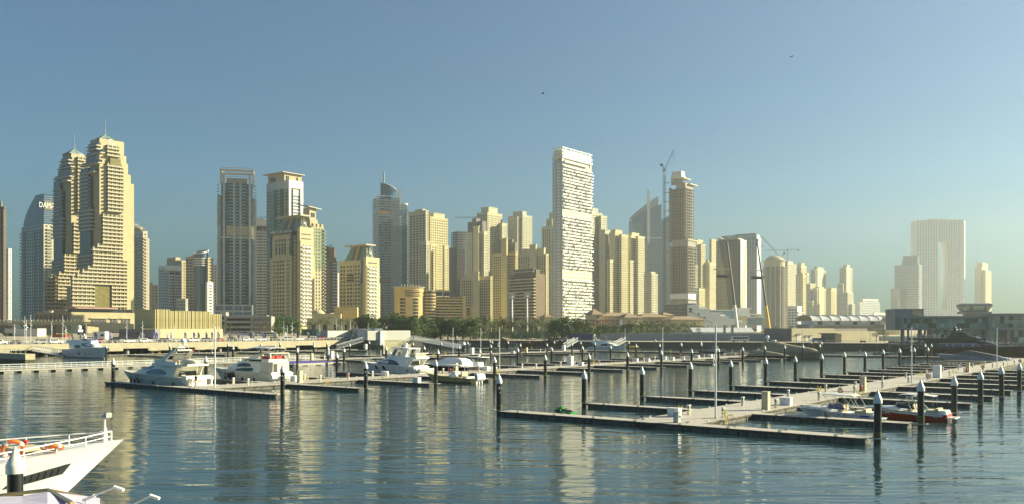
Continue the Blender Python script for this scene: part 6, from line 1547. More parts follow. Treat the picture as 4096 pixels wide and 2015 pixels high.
for i in range(3):
    y = -.75+i*.75
    o.part('outboard_motor', M_gel, lambda b: (b.rings([[(x,y-w,z),(x+.75,y-w*.8,z),(x+.75,y+w*.8,z),(x,y+w,z)] for x,w,z in ((-1.3,.18,.55),(-1.45,.28,.8),(-1.4,.28,1.5),(-1.1,.2,1.75))]),b.bx(-.95,-.65,y-.1,y+.1,-.5,.6)),30)
    o.part('motor_stripe', M_navy, lambda b: [b.rings([[(x,y+s*w,z),(x+.14,y+s*w,z),(x+.14,y+s*(w+.02),z),(x,y+s*(w+.02),z)] for x,w,z in ((-1.05,.2,.65),(-1.15,.275,1.1),(-.95,.24,1.6))]) for s in (-1,1)])
o.part('rods', M_dark, lambda b: [b.cyl((1.,-.9+i*.6,1.1),(.3,-1.+i*.66,2.9),.012,n=4) for i in range(4)])
# far left yacht
o, L, M = motoryacht('white flybridge yacht moored far left by the lattice gangway, bow to the right', 141.5, -301.5, -275.5, 6.2, 2.6, 3.7, 'far')
yf = o.house([(2.6,5.,22,2.6,9),(4.4,4.,18.5,2.4,7),(4.9,3.,17,2.3,6)],M)
sgrid(o.t,[(8,3.5,3.6),(8.8,3.1,4.1),(10.4,3.,4.2),(12.,3.1,4.1),(12.8,3.45,3.6)],yf,M_glassd); sgrid(o.t,[(12.6,4.55,4.7),(14.,3.9,4.75),(17.,3.6,4.6),(18.5,3.6,4.2)],yf,M_glassd,'windscreen')
o.part('flybridge_deck', M, lambda b: b.rings([[(x,-w,z),(x,w,z),(x,w*.95,z+.8),(x,-w*.95,z+.8)] for x,w,z in ((2.,2.3,4.85),(6,2.5,4.9),(13,2.2,4.9),(17,1.2,4.75))]),30); o.part('fly_windscreen', M_glb, lambda b: b.bx(12.,15.5,-1.9,1.9,5.7,6.2))
o.part('radar_arch', M, lambda b: [b.rings([[(x-.5,s*2.2,z),(x+.5,s*2.2,z),(x+.5,s*1.95,z),(x-.5,s*1.95,z)] for x,z in ((7.,5.6),(5.8,7.2),(5.4,7.8))]) for s in (-1,1)]); o.part('hardtop', M_dark, lambda b: b.bx(5.,12.5,-2.2,2.2,7.9,8.02)); o.part('dark_canopy_post', M_steel, lambda b: [b.cyl((11.8,s*2,5.6),(12.2,s*2.1,7.9),.05,n=5) for s in (-1,1)])
o.part('antenna_box', M_white, lambda b: b.bx(5.,7.5,-.8,.8,8.4,9.2)); o.dome(6.6,9.2,.7); o.portholes([(5,1.3,.22,.22),(7.5,1.3,.22,.22),(15,1.3,.22,.22),(17,1.3,.22,.22),(11,1.3,.15,.45),(11.6,1.3,.15,.45),(12.2,1.3,.15,.45)]); o.rail(.5,.98,.6); o.part('anchor', M_steel, lambda b: b.box((L-.6,0,2.9),(1.3,.4,.9),ry=.5)); o.part('covered_tender', M_lil, lambda b: b.sphere((1.,-3.8,.5),1.,10,6,sz=.4))
# white speedboat with cream bimini
def runabout(label, a, b0, b1, B, hullm, topm, red):
    o = Boat('speedboat', label, 'speedboat', AB(a,b0), AB(a,b1), 'open speedboats'); L = o.L
    o.hull(B,.78,1.12,rake=1.5,m=hullm,deck=M_gel,lip=M_gel,boot=hullm,sheer_pow=1.1,p=2.6,chine=.8)
    yf = None
    sgrid(o.t,[(.4,.52,.8),(L*.3,.55,.86),(L*.6,.66,.95),(L*.8,.84,1.03),(L*.95,1.0,1.1)],o.hside,topm,'white_topside',.02)
    o.part('foredeck', M_gel, lambda b: b.rings([[(x,-w,z-.2),(x,-w*.6,z),(x,w*.6,z),(x,w,z-.2)] for x,w,z in ((L*.52,B*.40,1.3),(L*.7,B*.36,1.3),(L*.85,B*.2,1.22),(L*.95,.1,1.15))]),30)
    o.part('windscreen', M_glb if not red else M_glassd, lambda b: b.rings([[(x,-w,1.18),(x-.25,-w*.9,z),(x-.25-.03,-w*.88,z),(x-.05,-w*.97,1.18)] for x,w,z in ((L*.38,B*.44,1.25),(L*.5,B*.42,1.62),(L*.6,B*.22,1.66),(L*.63,0.,1.66))]+[[(x,w,1.18),(x-.25,w*.9,z),(x-.25-.03,w*.88,z),(x-.05,w*.97,1.18)] for x,w,z in ((L*.6,B*.22,1.66),(L*.5,B*.42,1.62),(L*.38,B*.44,1.25))]))
    o.part('windscreen_frame', M_steel, lambda b: b.tube([(L*.38-.25,-B*.40,1.27),(L*.5-.25,-B*.38,1.64),(L*.63-.25,0,1.68),(L*.5-.25,B*.38,1.64),(L*.38-.25,B*.40,1.27)],.025))
    o.part('cockpit_well', M_beige, lambda b: b.bx(L*.12,L*.5,-B*.33,B*.33,.8,.86)); 
    for x,y in ((L*.42,-.5),(L*.42,.5)): o.part('seat', M_beige, lambda b: (b.bx(x-.25,x+.25,y-.28,y+.28,.86,1.15),b.box((x-.3,y,1.35),(.14,.56,.55),ry=.15)))
    o.part('rear_bench', M_beige, lambda b: (b.bx(L*.14,L*.24,-B*.36,B*.36,.86,1.12),b.bx(L*.1,L*.14,-B*.38,B*.38,.86,1.3)))
    o.part('sunpad', M_cream, lambda b: b.bx(.1,L*.1,-B*.36,B*.36,.7,1.02)); o.part('swim_platform', M_gel, lambda b: b.bx(-.75,.1,-B*.42,B*.42,.34,.46)); o.part('steering_wheel', M_dark, lambda b: b.torus((L*.48,-.5,1.3),.17,.02,'x',10,4))
    return o, L
o, L = runabout('white speedboat with cream bimini awning between the two nearest right fingers', 93.2, -26.2, -34.4, 2.5, M_gel, M_lil, 0)
o.part('bimini', M_cream, lambda b: b.rings([[(x,1.1*math.cos(math.pi*i/6),z+.14*math.sin(math.pi*i/6)) for i in range(7)]+[(x,1.1*math.cos(math.pi*i/6),z-.04+.14*math.sin(math.pi*i/6)) for i in range(6,-1,-1)] for x,z in ((1.9,2.5),(2.3,2.66),(3.3,2.6),(4.4,2.68),(5.2,2.6))]),50)
o.part('bimini_frame', M_steel, lambda b: [b.tube([(x0,s*1.12,1.0),(x1,s*1.1,2.6)],.022) for s in (-1,1) for x0,x1 in ((1.2,2.1),(3.0,2.1),(2.6,4.0),(3.6,5.1),(2.2,3.3))])
lettering('D.P 2746', .26, M_dark, o.t, (6.9,.98,.93), rz=math.pi-.22, depth=.004, name='registration'); o.rail(.72,.97,.2,mid=False,n=5); o.fenders((.38,.62),1,.5,M_galv); o.part('stripe', M_blue, lambda b: b.box((.9,1.2,.62),(.9,.03,.2)))
o.part('boat_cover_strap', M_rope, lambda b: b.tube([(5.6,-1.1,1.0),(5.6,0,1.35),(5.6,1.1,1.0)],.02))
o, L = runabout('red bronze hulled speedboat with white topsides and grey wake tower', 98.6, -20.6, -29.2, 2.6, M_bronze, M_gel, 1)
o.part('tower', M_steel, lambda b: [b.tube([(2.2,s*1.15,1.0),(3.3,s*1.05,2.2),(3.6,s*.95,2.4),(4.,-s*.0+s*.95,2.4)],.045) for s in (-1,1)]+[b.tube([(3.4,s*1.15,1.05),(3.9,s*1.0,2.35)],.04) for s in (-1,1)]+[b.cyl((3.5,-.95,2.4),(3.5,.95,2.4),.045,n=5)])
o.part('tower_canopy', M_lil, lambda b: b.rings([[(x,-w,z),(x,w,z),(x,w,z+.05),(x,-w,z+.05)] for x,w,z in ((1.3,.95,2.5),(2.5,1.05,2.62),(4.2,1.0,2.6),(4.8,.85,2.5))],c0=True),30); o.part('canopy_frame', M_steel, lambda b: [b.tube([(1.4,s*.9,1.6),(1.4,s*.9,2.5)],.02) for s in (-1,1)])
o.part('board_rack', M_steel, lambda b: [b.tube([(3.2,1.1+.05*i,1.9+.1*i),(3.7,1.35,2.0+.1*i)],.025) for i in range(4)]); o.part('antenna', M_white, lambda b: b.cyl((5.3,-.8,1.2),(5.3,-.8,2.2),.015,n=4)); o.part('sunpad', M_cream, lambda b: b.bx(.2,1.3,-.95,.95,1.02,1.12))
lettering('Miami calling', .3, M_white, o.t, (6.2,1.28,.66), rz=math.pi-.1, depth=.004, name='boat_name'); lettering('TR21 V', .22, M_white, o.t, (1.0,1.26,.45), rz=math.pi, depth=.004, name='model_lettering')
# purple grey speedboat
o = Boat('speedboat','long sleek lilac grey speedboat with dark wedge cover, bow to the left','speedboat',AB(283,-43.5),AB(283,-63.)); L = o.L
o.hull(4.6,1.2,2.1,rake=3.2,m=M_purp,deck=M_purp,boot=M_dark,sheer_pow=1.1,p=2.8)
yf = o.house([(1.5,2.,15.5,1.7,10),(2.0,4.,14.5,1.6,7),(3.2,10.2,10.8,.9,.6)],mat('dark cover',(.13,.12,.14),.8),'wedge_cover',smooth=20)
o.part('engine_deck', M_purp, lambda b: b.rings([[(x,-w,.9),(x,w,.9),(x,w*.7,z),(x,-w*.7,z)] for x,w,z in ((-1.,1.7,.75),(1.,2.1,1.35),(5.,2.1,1.6),(9.,2.,1.75))]),30); sgrid(o.t,[(4.,.95,1.0),(5.,.95,1.2),(7.6,1.15,1.22),(8.6,1.25,1.3)],o.hside,M_glassd,'side_intake'); o.rail(.45,.95,.08,mid=False)
# khaki covered yacht and small covered boat
o = Boat('covered_yacht','large motor yacht shrouded in a khaki cover with white radar dome','yacht',AB(277.5,-115.),AB(277.5,-93.5)); L = o.L
o.hull(5.4,2.0,2.6,rake=1.6,m=M_khaki,deck=M_khaki,boot=M_dark); yf = o.house([(2.,.6,20.,2.4,10),(3.2,1.,18.,2.0,10),(4.4,1.5,10.,1.7,4),(5.2,1.8,6.5,1.3,3)],M_khaki,'cover',smooth=50)
o.part('radar_mast', M_white, lambda b: (b.tube([(3.,0,5.),(2.6,0,6.)],.12),b.bx(4.,5.4,-.6,.6,5.5,5.8))); o.dome(2.6,6.,.65); o.rope((10,-2.4,3.),(13,-2.7,1.)); o.rope((17,-2.2,2.6),(14,-2.8,.9))
o = Boat('covered_boat','small low boat under a tan cover with black hull, left of the khaki yacht','boat',AB(263.,-113.),AB(263.,-98.)); o.hull(3.6,1.1,1.3,rake=1.2,m=M_navy,deck=M_khaki,boot=M_navy); o.house([(1.15,.4,14,1.6,7),(1.9,1.,11,1.3,7),(2.7,2.2,5.5,.9,2.5)],M_khaki,'cover',smooth=50)
# black party yacht
o = Boat('party_yacht','long black motor yacht crowded with passengers, passing the glass building','yacht',(139,313),(176,291.)); L = o.L
o.hull(7.4,2.6,4.1,rake=5.,m=M_navy,deck=M_dark,boot=M_gap,sheer_pow=1.8,p=3.)
yf = o.house([(2.6,8,33,3.,14),(4.6,8,28,2.8,12),(5.6,6,24,2.7,9)],M_navy)
o.part('upper_deck', M_navy, lambda b: b.rings([[(x,-w,5.6),(x,w,5.6),(x,w,6.2),(x,-w,6.2)] for x,w in ((2.,2.6),(8,2.9),(20,2.6),(26,1.2))])); yf2 = o.house([(6.2,14.,24,1.9,5),(7.6,15,20.5,1.6,3),(8.2,15.2,19.,1.5,2)],M_navy,'wheelhouse'); sgrid(o.t,[(16.,6.9,7.7),(19,6.9,7.6),(21,6.8,7.)],yf2,M_glassd,'wheelhouse_window')
o.part('hardtop', M_dark, lambda b: b.bx(14.6,21,-1.9,1.9,8.6,8.75)); o.part('hardtop_post', M_navy, lambda b: [b.tube([(15.2,s*1.6,6.2),(15.6,s*1.7,8.6)],.15) for s in (-1,1)])
sgrid(o.t,[(11.,3.4,3.45),(12.6,3.4,4.3),(23.,3.4,4.35),(25.,3.4,3.45)],yf,mat('lilac glass',(.09,.05,.13),.1,spec=.8),'window',.03)
for x in (14.,16.,19.,22.): sgrid(o.t,[(x,3.4,4.3),(x+.25,3.4,4.3)],yf,M_white,'window_bar',.06)
sgrid(o.t,[(11.5,4.28,4.4),(23.4,4.33,4.45)],yf,M_white,'window_trim',.06)
o.part('spotlights', M_white, lambda b: [b.sphere((x,y,9.1),.3,6,5) for x,y in ((15.5,-.8),(17,-.2),(18,.6))]); o.dome(16.4,9.,.6,M_dark); o.rail(.45,.985,1.,M_white); o.part('deck_rail', M_white, lambda b: [b.tube([(2.2,s*2.5,7.2),(12,s*2.8,7.2)],.04) for s in (-1,1)]+[b.cyl((2.2+i*1.2,s*2.6,6.2),(2.2+i*1.2,s*2.6,7.2),.03,n=4) for i in range(9) for s in (-1,1)])
o.portholes([(14,1.6,.6,.18),(24,1.9,.6,.2),(28.5,2.6,.6,.2)]); o.part('swim_platform', M_navy, lambda b: b.bx(-4,.2,-2.8,2.8,.5,.8)); o.part('fore_cabin', M_lil, lambda b: b.rings([[(x,-w,z),(x,w,z),(x,w*.8,z+h),(x,-w*.8,z+h)] for x,w,z,h in ((23,1.5,5.6,1.2),(26,1.4,4.9,.7),(28.5,.8,4.2,.3))])); lettering('FIRST FREE', .5, M_white, o.t, (27.6,-2.45,4.4-.6), rz=-.12, depth=.01, name='boat_name') if False else None
PARTY = o
# white cruising yacht in the channel
o = Boat('motor_yacht','white motor yacht cruising in the channel with green tinted bow, heading right','yacht',atD(2352,384),atD(2512,381)); L = o.L
o.hull(4.8,1.5,2.6,rake=2.6,m=M_gel,deck=M_gel); yf = o.house([(1.8,3.,14.2,2.,7),(2.8,2.4,12.,1.9,5.5),(3.4,2.,10,1.8,4)],M_gel); sgrid(o.t,[(5.,2.3,2.4),(6.4,2.1,2.9),(9,2.1,3.1),(11,2.2,2.6)],yf,M_glassd)
o.part('flybridge', M_gel, lambda b: b.rings([[(x,-w,3.4),(x,w,3.4),(x,w,z),(x,-w,z)] for x,w,z in ((1.5,1.8,4.2),(5,1.9,4.4),(8.5,1.3,4.1),(10.,.6,3.8))]),30); o.part('radar_arch', M_gel, lambda b: [b.rings([[(x-.4,s*1.9,z),(x+.4,s*1.9,z),(x+.4,s*1.7,z),(x-.4,s*1.7,z)] for x,z in ((4,4.),(2.8,5.6),(2.6,6.2))]) for s in (-1,1)]); o.part('canopy_frame', M_steel, lambda b: b.tube([(2.6,0,6.4),(8,0,6.3),(8.2,0,4.4)],.05)); o.dome(2.7,6.3,.42); o.rail(.5,.98,.6); o.portholes([(6,1.1,.28,.16),(9,1.15,.28,.16),(11.,1.2,.28,.16),(13,1.3,.28,.16)]); o.part('swim_platform', M_gel, lambda b: b.bx(-1.6,.1,-2.1,2.1,.4,.6))
CRUISER = o
# grey covered cruiser
o = Boat('sport_cruiser','grey and white cabin cruiser with raised dark tinted top beside the dhow','boat',atD(2168,468),atD(2259,462)); o.hull(4.,1.6,2.0,rake=2.2,m=M_lil,deck=M_lil); yf = o.house([(1.8,.6,11,1.8,6),(2.8,.6,9.4,1.7,4.5),(3.3,2,7.4,1.5,3.4)],M_dark,'tinted_cabin'); o.part('hardtop', M_tan, lambda b: b.rings([[(x,-w,z),(x,w,z),(x,w,z+.12),(x,-w,z+.12)] for x,w,z in ((.2,1.4,3.7),(3.5,1.6,3.75),(6.5,1.4,3.4))])); o.rail(.6,.97,.5)
# dhow
o = Boat('dhow','brown wooden dhow carrying seated passengers under a long tan awning','boat',atD(2024,432),atD(2170,428)); L = o.L
o.hull(5.2,2.1,3.3,rake=4.2,m=M_wood,deck=M_wood,boot=M_wood,sheer_pow=2.2,p=2.2,chine=.6)
o.part('stern_castle', M_wood, lambda b: b.rings([[(x,-w,z0),(x,w,z0),(x,w*.9,z1),(x,-w*.9,z1)] for x,w,z0,z1 in ((-2.4,1.4,2.2,4.6),(-.8,1.9,1.6,4.2),(1.2,2.2,1.6,3.2))])); o.part('stem_post', M_wood, lambda b: b.tube([(L-.4,0,3.),(L+1.6,0,4.7)],.16)); o.part('carved_stern', M_wood, lambda b: b.tube([(-2.4,0,4.4),(-3.6,0,5.1),(-3.2,0,5.6)],.2))
o.part('awning', M_khaki, lambda b: b.rings([[(x,-2.3,z-.25),(x,0,z),(x,2.3,z-.25),(x,2.3,z-.33),(x,0,z-.08),(x,-2.3,z-.33)] for x,z in ((-1.6,5.3),(2,4.6),(6,4.35),(10,4.4),(13.2,5.),(14.4,4.8))]))
for x in (.5,3,5.5,8,10.5,13.2,15.):
    for sd in (-1,1): o.part('awning_post', M_wood, lambda b: b.cyl((min(x,14.2),sd*2.,1.6),(min(x,14.),sd*2.15,4.6),.1,n=5))
o.part('bench', M_wood, lambda b: (b.bx(2,13,-1.8,-1.2,1.9,2.3),b.bx(2,13,1.2,1.8,1.9,2.3)))
DHOW = o
# small boats
o = Boat('water_taxi','small white launch with blue canopy in front of the dhow stern','boat',atD(2036,418),atD(2074,416)); o.hull(1.9,.7,.9,rake=.8,m=M_gel); o.part('canopy', M_bblue, lambda b: b.bx(.6,4.2,-.9,.9,2.3,2.4)); o.part('canopy_post', M_white, lambda b: [b.cyl((x,s*.8,.7),(x,s*.8,2.3),.04,n=4) for x in (.8,2.4,4.) for s in (-1,1)]); o.part('seats', M_dark, lambda b: b.bx(1,3.6,-.6,.6,.7,1.1))
o = Boat('cabin_boat','small white cabin boat heading right beside the long gangway foot','boat',atD(1822,458),atD(1886,452)); o.hull(2.9,1.,1.5,rake=1.2,m=M_gel); yf = o.house([(1.1,2.,6.6,1.2,1.6),(2.6,2.2,5.8,1.1,1.)],M_gel,'cabin'); sgrid(o.t,[(2.5,1.8,2.4),(5.6,1.8,2.4)],yf,M_glassd); o.part('roof', M_gel, lambda b: b.bx(1.8,6.2,-1.25,1.25,2.62,2.72)); o.rail(.6,.98,.6); o.part('antenna', M_white, lambda b: b.cyl((2.5,.5,2.7),(1.6,.5,4.8),.03,n=4))
o = Boat('workboat','dark workboat with people moored under the white cabin boat','boat',atD(1828,404),atD(1862,400)); o.hull(2.,.8,1.1,rake=.8,m=M_navy); o.part('console', M_dark, lambda b: b.bx(1.2,2.,-.4,.4,.8,1.6))
o = Boat('inflatable_boat','dark inflatable patrol boat with grey console mast on the outer pontoon','boat',at(2905,1416,0),at(2791,1414,0)); L = o.L
o.hull(3.,.6,1.,rake=1.,m=M_dark,deck=M_galv,boot=M_dark)
for sd in (-1,1): o.part('tube', M_navy, lambda b: b.rings([[(x+0,sd*w+.32*math.cos(2*math.pi*i/8),z+.32*math.sin(2*math.pi*i/8)) for i in range(8)] for x,w,z in ((0,1.45,.7),(L*.6,1.45,.75),(L*.85,.9,.95),(L*.98,.1,1.15))]),50)
o.part('console', M_galv, lambda b: (b.bx(3.6,5.,-.5,.5,.6,2.2),b.bx(3.3,5.4,-.8,.8,2.9,3.0))); o.part('mast', M_white, lambda b: (b.tube([(3.6,-.6,.7),(3.6,-.6,3.)],.05),b.tube([(3.6,.6,.7),(3.6,.6,3.)],.05),b.tube([(4.4,0,3.),(4.4,0,4.)],.04))); o.part('cage', M_galv, lambda b: [b.tube([(x,s*1.,.8),(x,s*1.,2.)],.04) for x in (.6,1.4,2.2) for s in (-1,1)]+[b.tube([(.6,s*1.,2.),(2.2,s*1.,2.)],.04) for s in (-1,1)])
o = Boat('jet_car','white convertible-shaped water car with red seats on the outer pontoon edge','watercraft',atD(3560,318),atD(3487,320)); L = o.L
o.hull(2.,.8,.9,rake=.4,m=M_lil,deck=M_lil,boot=M_lil); o.part('seats', M_red, lambda b: (b.bx(2.2,2.8,-.7,.7,.8,1.35),b.bx(3.4,3.9,-.7,.7,.8,1.35))); o.part('windscreen', M_glassd, lambda b: b.box((4.4,0,1.15),(.05,1.5,.5),ry=-.6))
for x in (1.2,5.2):
    for sd in (-1,1): o.part('wheel', M_dark, lambda b: b.cyl((x,sd*.95,.42),(x,sd*1.08,.42),.36,n=10))
o = Boat('yellow_boat','yellow banana boat rig tied up against the dark embankment','boat',atD(2562,418),atD(2508,418)); o.hull(1.6,.5,.8,rake=.8,m=M_yel,deck=M_yel,boot=M_dark); o.part('tube', M_yel, lambda b: b.tube([(.5,-.5,.9),(5.4,-.5,1.0)],.3,6)); o.part('engine', M_dark, lambda b: b.bx(-.5,.4,-.3,.3,.3,1.2))
# green jet ski behind the front pontoon
o = Boat('jet_ski','bright green jet ski floating behind the front pontoon','jet ski',at(2296,1663,0),at(2216,1655,0)); L = o.L; MG = mat('lime green',(.05,.36,.06),.35)
o.hull(1.15,.42,.62,rake=.5,m=MG,deck=MG,boot=M_dark); k = L/3.0
o.part('hood', MG, lambda b: b.rings([[(x*k,-w,.45),(x*k,-w*.5,z),(x*k,w*.5,z),(x*k,w,.45)] for x,w,z in ((1.55,.36,.8),(1.8,.42,.98),(2.2,.36,.85),(2.8,.14,.6))]),40); o.part('seat', M_dark, lambda b: b.rings([[(x*k,-.2,.4),(x*k,-.15,z),(x*k,.15,z),(x*k,.2,.4)] for x,z in ((.2,.5),(.5,.64),(1.1,.6),(1.5,.74))]),40); o.part('side_panel', M_dark, lambda b: [b.box((1.9*k,s*.52,.52),(.9,.06,.2),ry=.25) for s in (-1,1)]); o.part('handlebar', M_dark, lambda b: (b.cyl((1.65*k,-.38,1.0),(1.65*k,.38,1.0),.025,n=5),b.cyl((1.75*k,0,.8),(1.65*k,0,1.0),.04,n=5)))
# ------------------------------------------------------------------ the ship in the left foreground
o = Boat('excursion_ship','bow of a large cream white ship with deck rail, lower left foreground','ship',AB(-9.,-44.4),AB(23.6,-44.4)); L = o.L
o.hull(9.8,3.1,3.72,rake=4.6,m=M_gel,deck=M_white,boot=M_dark,sheer_pow=2.,p=2.3,chine=.55,n=24,lip=M_gel)
o.rail(.5,.985,.5,M_white,n=9,inset=.25,name='deck_rail',r=.035)
o.part('mast', M_white, lambda b: (b.cyl((L-1.,0,3.6),(L-1.,0,4.4),.16,.1,8),b.cyl((L-1.,0,4.4),(L-1.,0,5.0),.07,.05,6),b.bx(L-1.25,L-.75,-.1,.1,4.95,5.1)),40); o.part('mast_lamp', M_galv, lambda b: b.bx(L-1.1,L-.8,-.35,-.1,4.95,5.2))
sgrid(o.t,[(L-6.6,2.25,2.3),(L-6.2,2.25,2.7),(L-3.5,2.45,2.95),(L-3.2,2.9,2.95)],o.hside,M_dark,'anchor_recess',.02)
for i in range(7): sgrid(o.t,[(L-6.0+i*.36,2.34+.02*i,2.66+.03*i),(L-5.93+i*.36,2.34+.02*i,2.66+.03*i)],o.hside,M_steel,'recess_bar',.05)
sgrid(o.t,[(L-8.0,.5,.55),(L-7.6,.5,1.1),(L-6.2,.6,1.2),(L-6.,1.1,1.2)],o.hside,M_galv,'anchor_pocket',.02); sgrid(o.t,[(L-7.5,.6,1.0),(L-6.5,.65,1.1)],o.hside,M_dark,'anchor',.06)
sgrid(o.t,[(L-16.5,1.4,1.9),(L-13.6,1.55,2.45),(L-12.9,2.,2.4)],o.hside,M_glassd,'hull_window',.02)
[sgrid(o.t,[(L*q,z,z+.04) for q in (.4,.6,.75,.86)],o.hside,M_lil,'hull_seam',.012) for z in (1.2,3.0)]; o.part('hatch', M_beige, lambda b: b.bx(L-5.6,L-4.3,-.6,.6,3.66,3.86)); o.part('foredeck_bulwark', M_white, lambda b: b.rings([[(x,-w,3.3),(x,-w,3.75),(x,w,3.75),(x,w,3.3)] for x,w in ((L-12.5,2.4),(L-12.3,2.4))]))
o.rope((L-7.2,-3.2,2.2),(L-9.8,-3.8,.8),.1); SHIP = o
def worldpt(o, p): return o.t.matrix_basis @ Vector(p)
def ringbuoy(label, loc, rx, rz):
    t = thing('lifebuoy', label, 'lifebuoy', loc); t.rotation_euler = (rx,0,rz)
    b = MB(); b.torus((0,0,0),.42,.11,'y',20,8); b.build('ring', M_orange, t, smooth=50)
    for a in range(4): b = MB(); b.torus((0,0,0),.42,.117,'y',3,8,0,a*math.pi/2+.5,a*math.pi/2+.85); b.build('white_band', M_white, t, smooth=50)
Lx, Ly, _ = atD(52,41); ringbuoy('large orange lifebuoy propped on the ship deck behind the cone-capped pile', (Lx,Ly,zat(1796,41)), .35, .5)
Lx, Ly, _ = AB(19.4,-43.1); ringbuoy('orange lifebuoy lying on the ship deck near the near-side rail', (Lx,Ly,3.86), 1.25, .3)
Lx, Ly, _ = atD(102,43.); t = thing('deck_winch','small red brown deck fitting on the ship bow','deck fitting',(Lx,Ly,3.66)); b = MB(); b.lathe([(.14,0),(.1,.12),(.1,.3),(.17,.34),(.1,.4)],8); b.build('drum', M_red, t); BX('base',M_dark,t,-.2,.2,-.2,.2,-.03,.0)
# pile beside the ship
Lx, Ly, _ = atD(61,36.5); a_, b_ = ab_of(Lx,Ly); pile(a_,b_,'thick black pile with white cone cap in front of the foreground ship', dz=.12)
# canopy and lamps at the bottom edge
t = thing('canopy_tent','lilac white fabric canopy with tan beams at the bottom left corner','canopy',atD(60,20,0.))
Zc = zat(1985,20); M_lav = mat('lavender fabric',(.52,.48,.60),.9,var=.08,scale=2,bump=.4)
def hp(px,py,D): x,y,_ = atD(px,D); return (x-t.location.x, y-t.location.y, zat(py,D))
rows = []
for D, pys in ((21.5,(1985,1982,1962,1990)),(20.4,(1992,1984,1966,2003)),(19.2,(2004,1996,1981,2020)),(17.5,(2030,2020,2010,2050)),(14.5,(2110,2100,2090,2130))):
    rows.append([hp(px,py,D) for px,py in zip((-60,90,190,400),pys)])
b = MB(); b.rings(rows,closed=False,c0=False,c1=False); b.rings([[(x,y,z-.05) for x,y,z in r] for r in rows[::-1]],closed=False,c0=False,c1=False); b.build('fabric', M_lav, t)
b = MB(); b.tube([hp(-60,1986,21.6),hp(190,1957,21.6),hp(400,2000,21.6)],.05); b.tube([hp(190,1957,21.6),hp(290,2012,17.4)],.05); b.tube([hp(400,2000,21.6),hp(440,2040,18)],.05); b.build('beams', M_tan, t)
for px in (-60,400): x,y,z = hp(px,2000,21.6); b = MB(); b.cyl((x,y,2.5),(x,y,z),.06,n=6); b.build('post', M_tan, t)
def lamp(label, p0, p1, D):
    t = thing('dock_lamp', label, 'lamp', atD(p0[0],D)); 
    def h(px,py): x,y,_ = atD(px,D); return (x-t.location.x, y-t.location.y, zat(py,D))
    b = MB(); b.tube([h(p0[0],p0[1]+140),h(*p0),h(*p1)],.022,6); b.build('arm', M_white, t)
    x,y,z = h(*p1); b = MB(); b.box((x+.07,y,z-.03),(.22,.1,.05),ry=.35); b.build('lamp_head', M_white, t); x,y,z = h(*p0); b = MB(); b.box((x+.06,y,z+.02),(.26,.09,.06),ry=-.4); b.build('driver_box', M_white, t)
lamp('white lamp arm with flat head reaching over the water, left of two', (345,1993), (462,1946), 19); lamp('white lamp arm with flat head reaching over the water, right of two', (505,2030), (605,1980), 19)
mbq = MB(); mbq.bx(-26,10,-2,25,-2,2.5); structure(mbq.build('quay', M_conc))
# ------------------------------------------------------------------ shore: ground, quay, embankment
def shore_r(az):
    d = (math.sin(az), math.cos(az)); best = 600.
    for (x0,y0),(x1,y1) in zip(SHORE[:-1],SHORE[1:]):
        ex, ey = x1-x0, y1-y0; den = d[0]*ey-d[1]*ex
        if abs(den) < 1e-9: continue
        r = (x0*ey-y0*ex)/den; u = (x0*d[1]-y0*d[0])/den
        if r > 0 and -1e-6 <= u <= 1+1e-6: best = r
    return best
def gz(x, y):
    az = math.atan2(x,y); off = math.hypot(x,y)-shore_r(az)
    left = max(0,min(1,(-.18-az)/.1)); base = 3.+left
    u = max(0,min(1,(off-70)/130)); return base+(5.6-base)*u*u*(3-2*u)
def G(px, D): x, y, _ = atD(px,D); return (x,y,gz(x,y))
AZS = [-.62+i*.0125 for i in range(100)]
OFF = [0,12,40,70,90,110,130,155,180,200,320,600,4200]
mb = MB(); rows = []
for o in OFF:
    row = []
    for az in AZS:
        r = shore_r(az)+o; x, y = r*math.sin(az), r*math.cos(az); row.append((x,y,gz(x,y)))
    rows.append(row)
mb.rings(rows,closed=False,c0=False,c1=False); structure(mb.build('ground', M_sand, smooth=60))
mb = MB(); r2 = []
for o, dz in ((-.6,0),(12,0.0)):
    r2.append([((shore_r(az)+o)*math.sin(az),(shore_r(az)+o)*math.cos(az),3.02+max(0,min(1,(-.18-az)/.1))) for az in AZS])
mb.rings(r2,closed=False,c0=False,c1=False); structure(mb.build('promenade', M_prom))
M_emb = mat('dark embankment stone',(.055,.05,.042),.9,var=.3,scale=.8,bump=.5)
mb = MB(); r3 = []
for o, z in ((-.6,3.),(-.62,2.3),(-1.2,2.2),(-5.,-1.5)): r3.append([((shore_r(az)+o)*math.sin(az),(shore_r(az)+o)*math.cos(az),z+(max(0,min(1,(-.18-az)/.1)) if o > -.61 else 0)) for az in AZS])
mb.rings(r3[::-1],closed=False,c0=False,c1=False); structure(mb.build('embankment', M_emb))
B_quay = mat('warm quay concrete',(.46,.41,.27),.85,var=.08,scale=.4)
def abbox(b, a0, a1, b0, b1, z0, z1, mi=0):
    p = [AB(a0,b0),AB(a1,b0),AB(a1,b1),AB(a0,b1)]; b.add([(x,y,z0) for x,y,_ in p]+[(x,y,z1) for x,y,_ in p],[(0,1,2,3),(7,6,5,4),(0,4,5,1),(1,5,6,2),(2,6,7,3),(3,7,4,0)],mi)
mb = MB(); abbox(mb,60,322,-356,-321,3.2,4.05); q = structure(mb.build('quay_deck', M_prom))
o = thing('quay_wall','long pale concrete quay front standing on piles above a dark gap','quay wall',AB(60,-320),RZ)
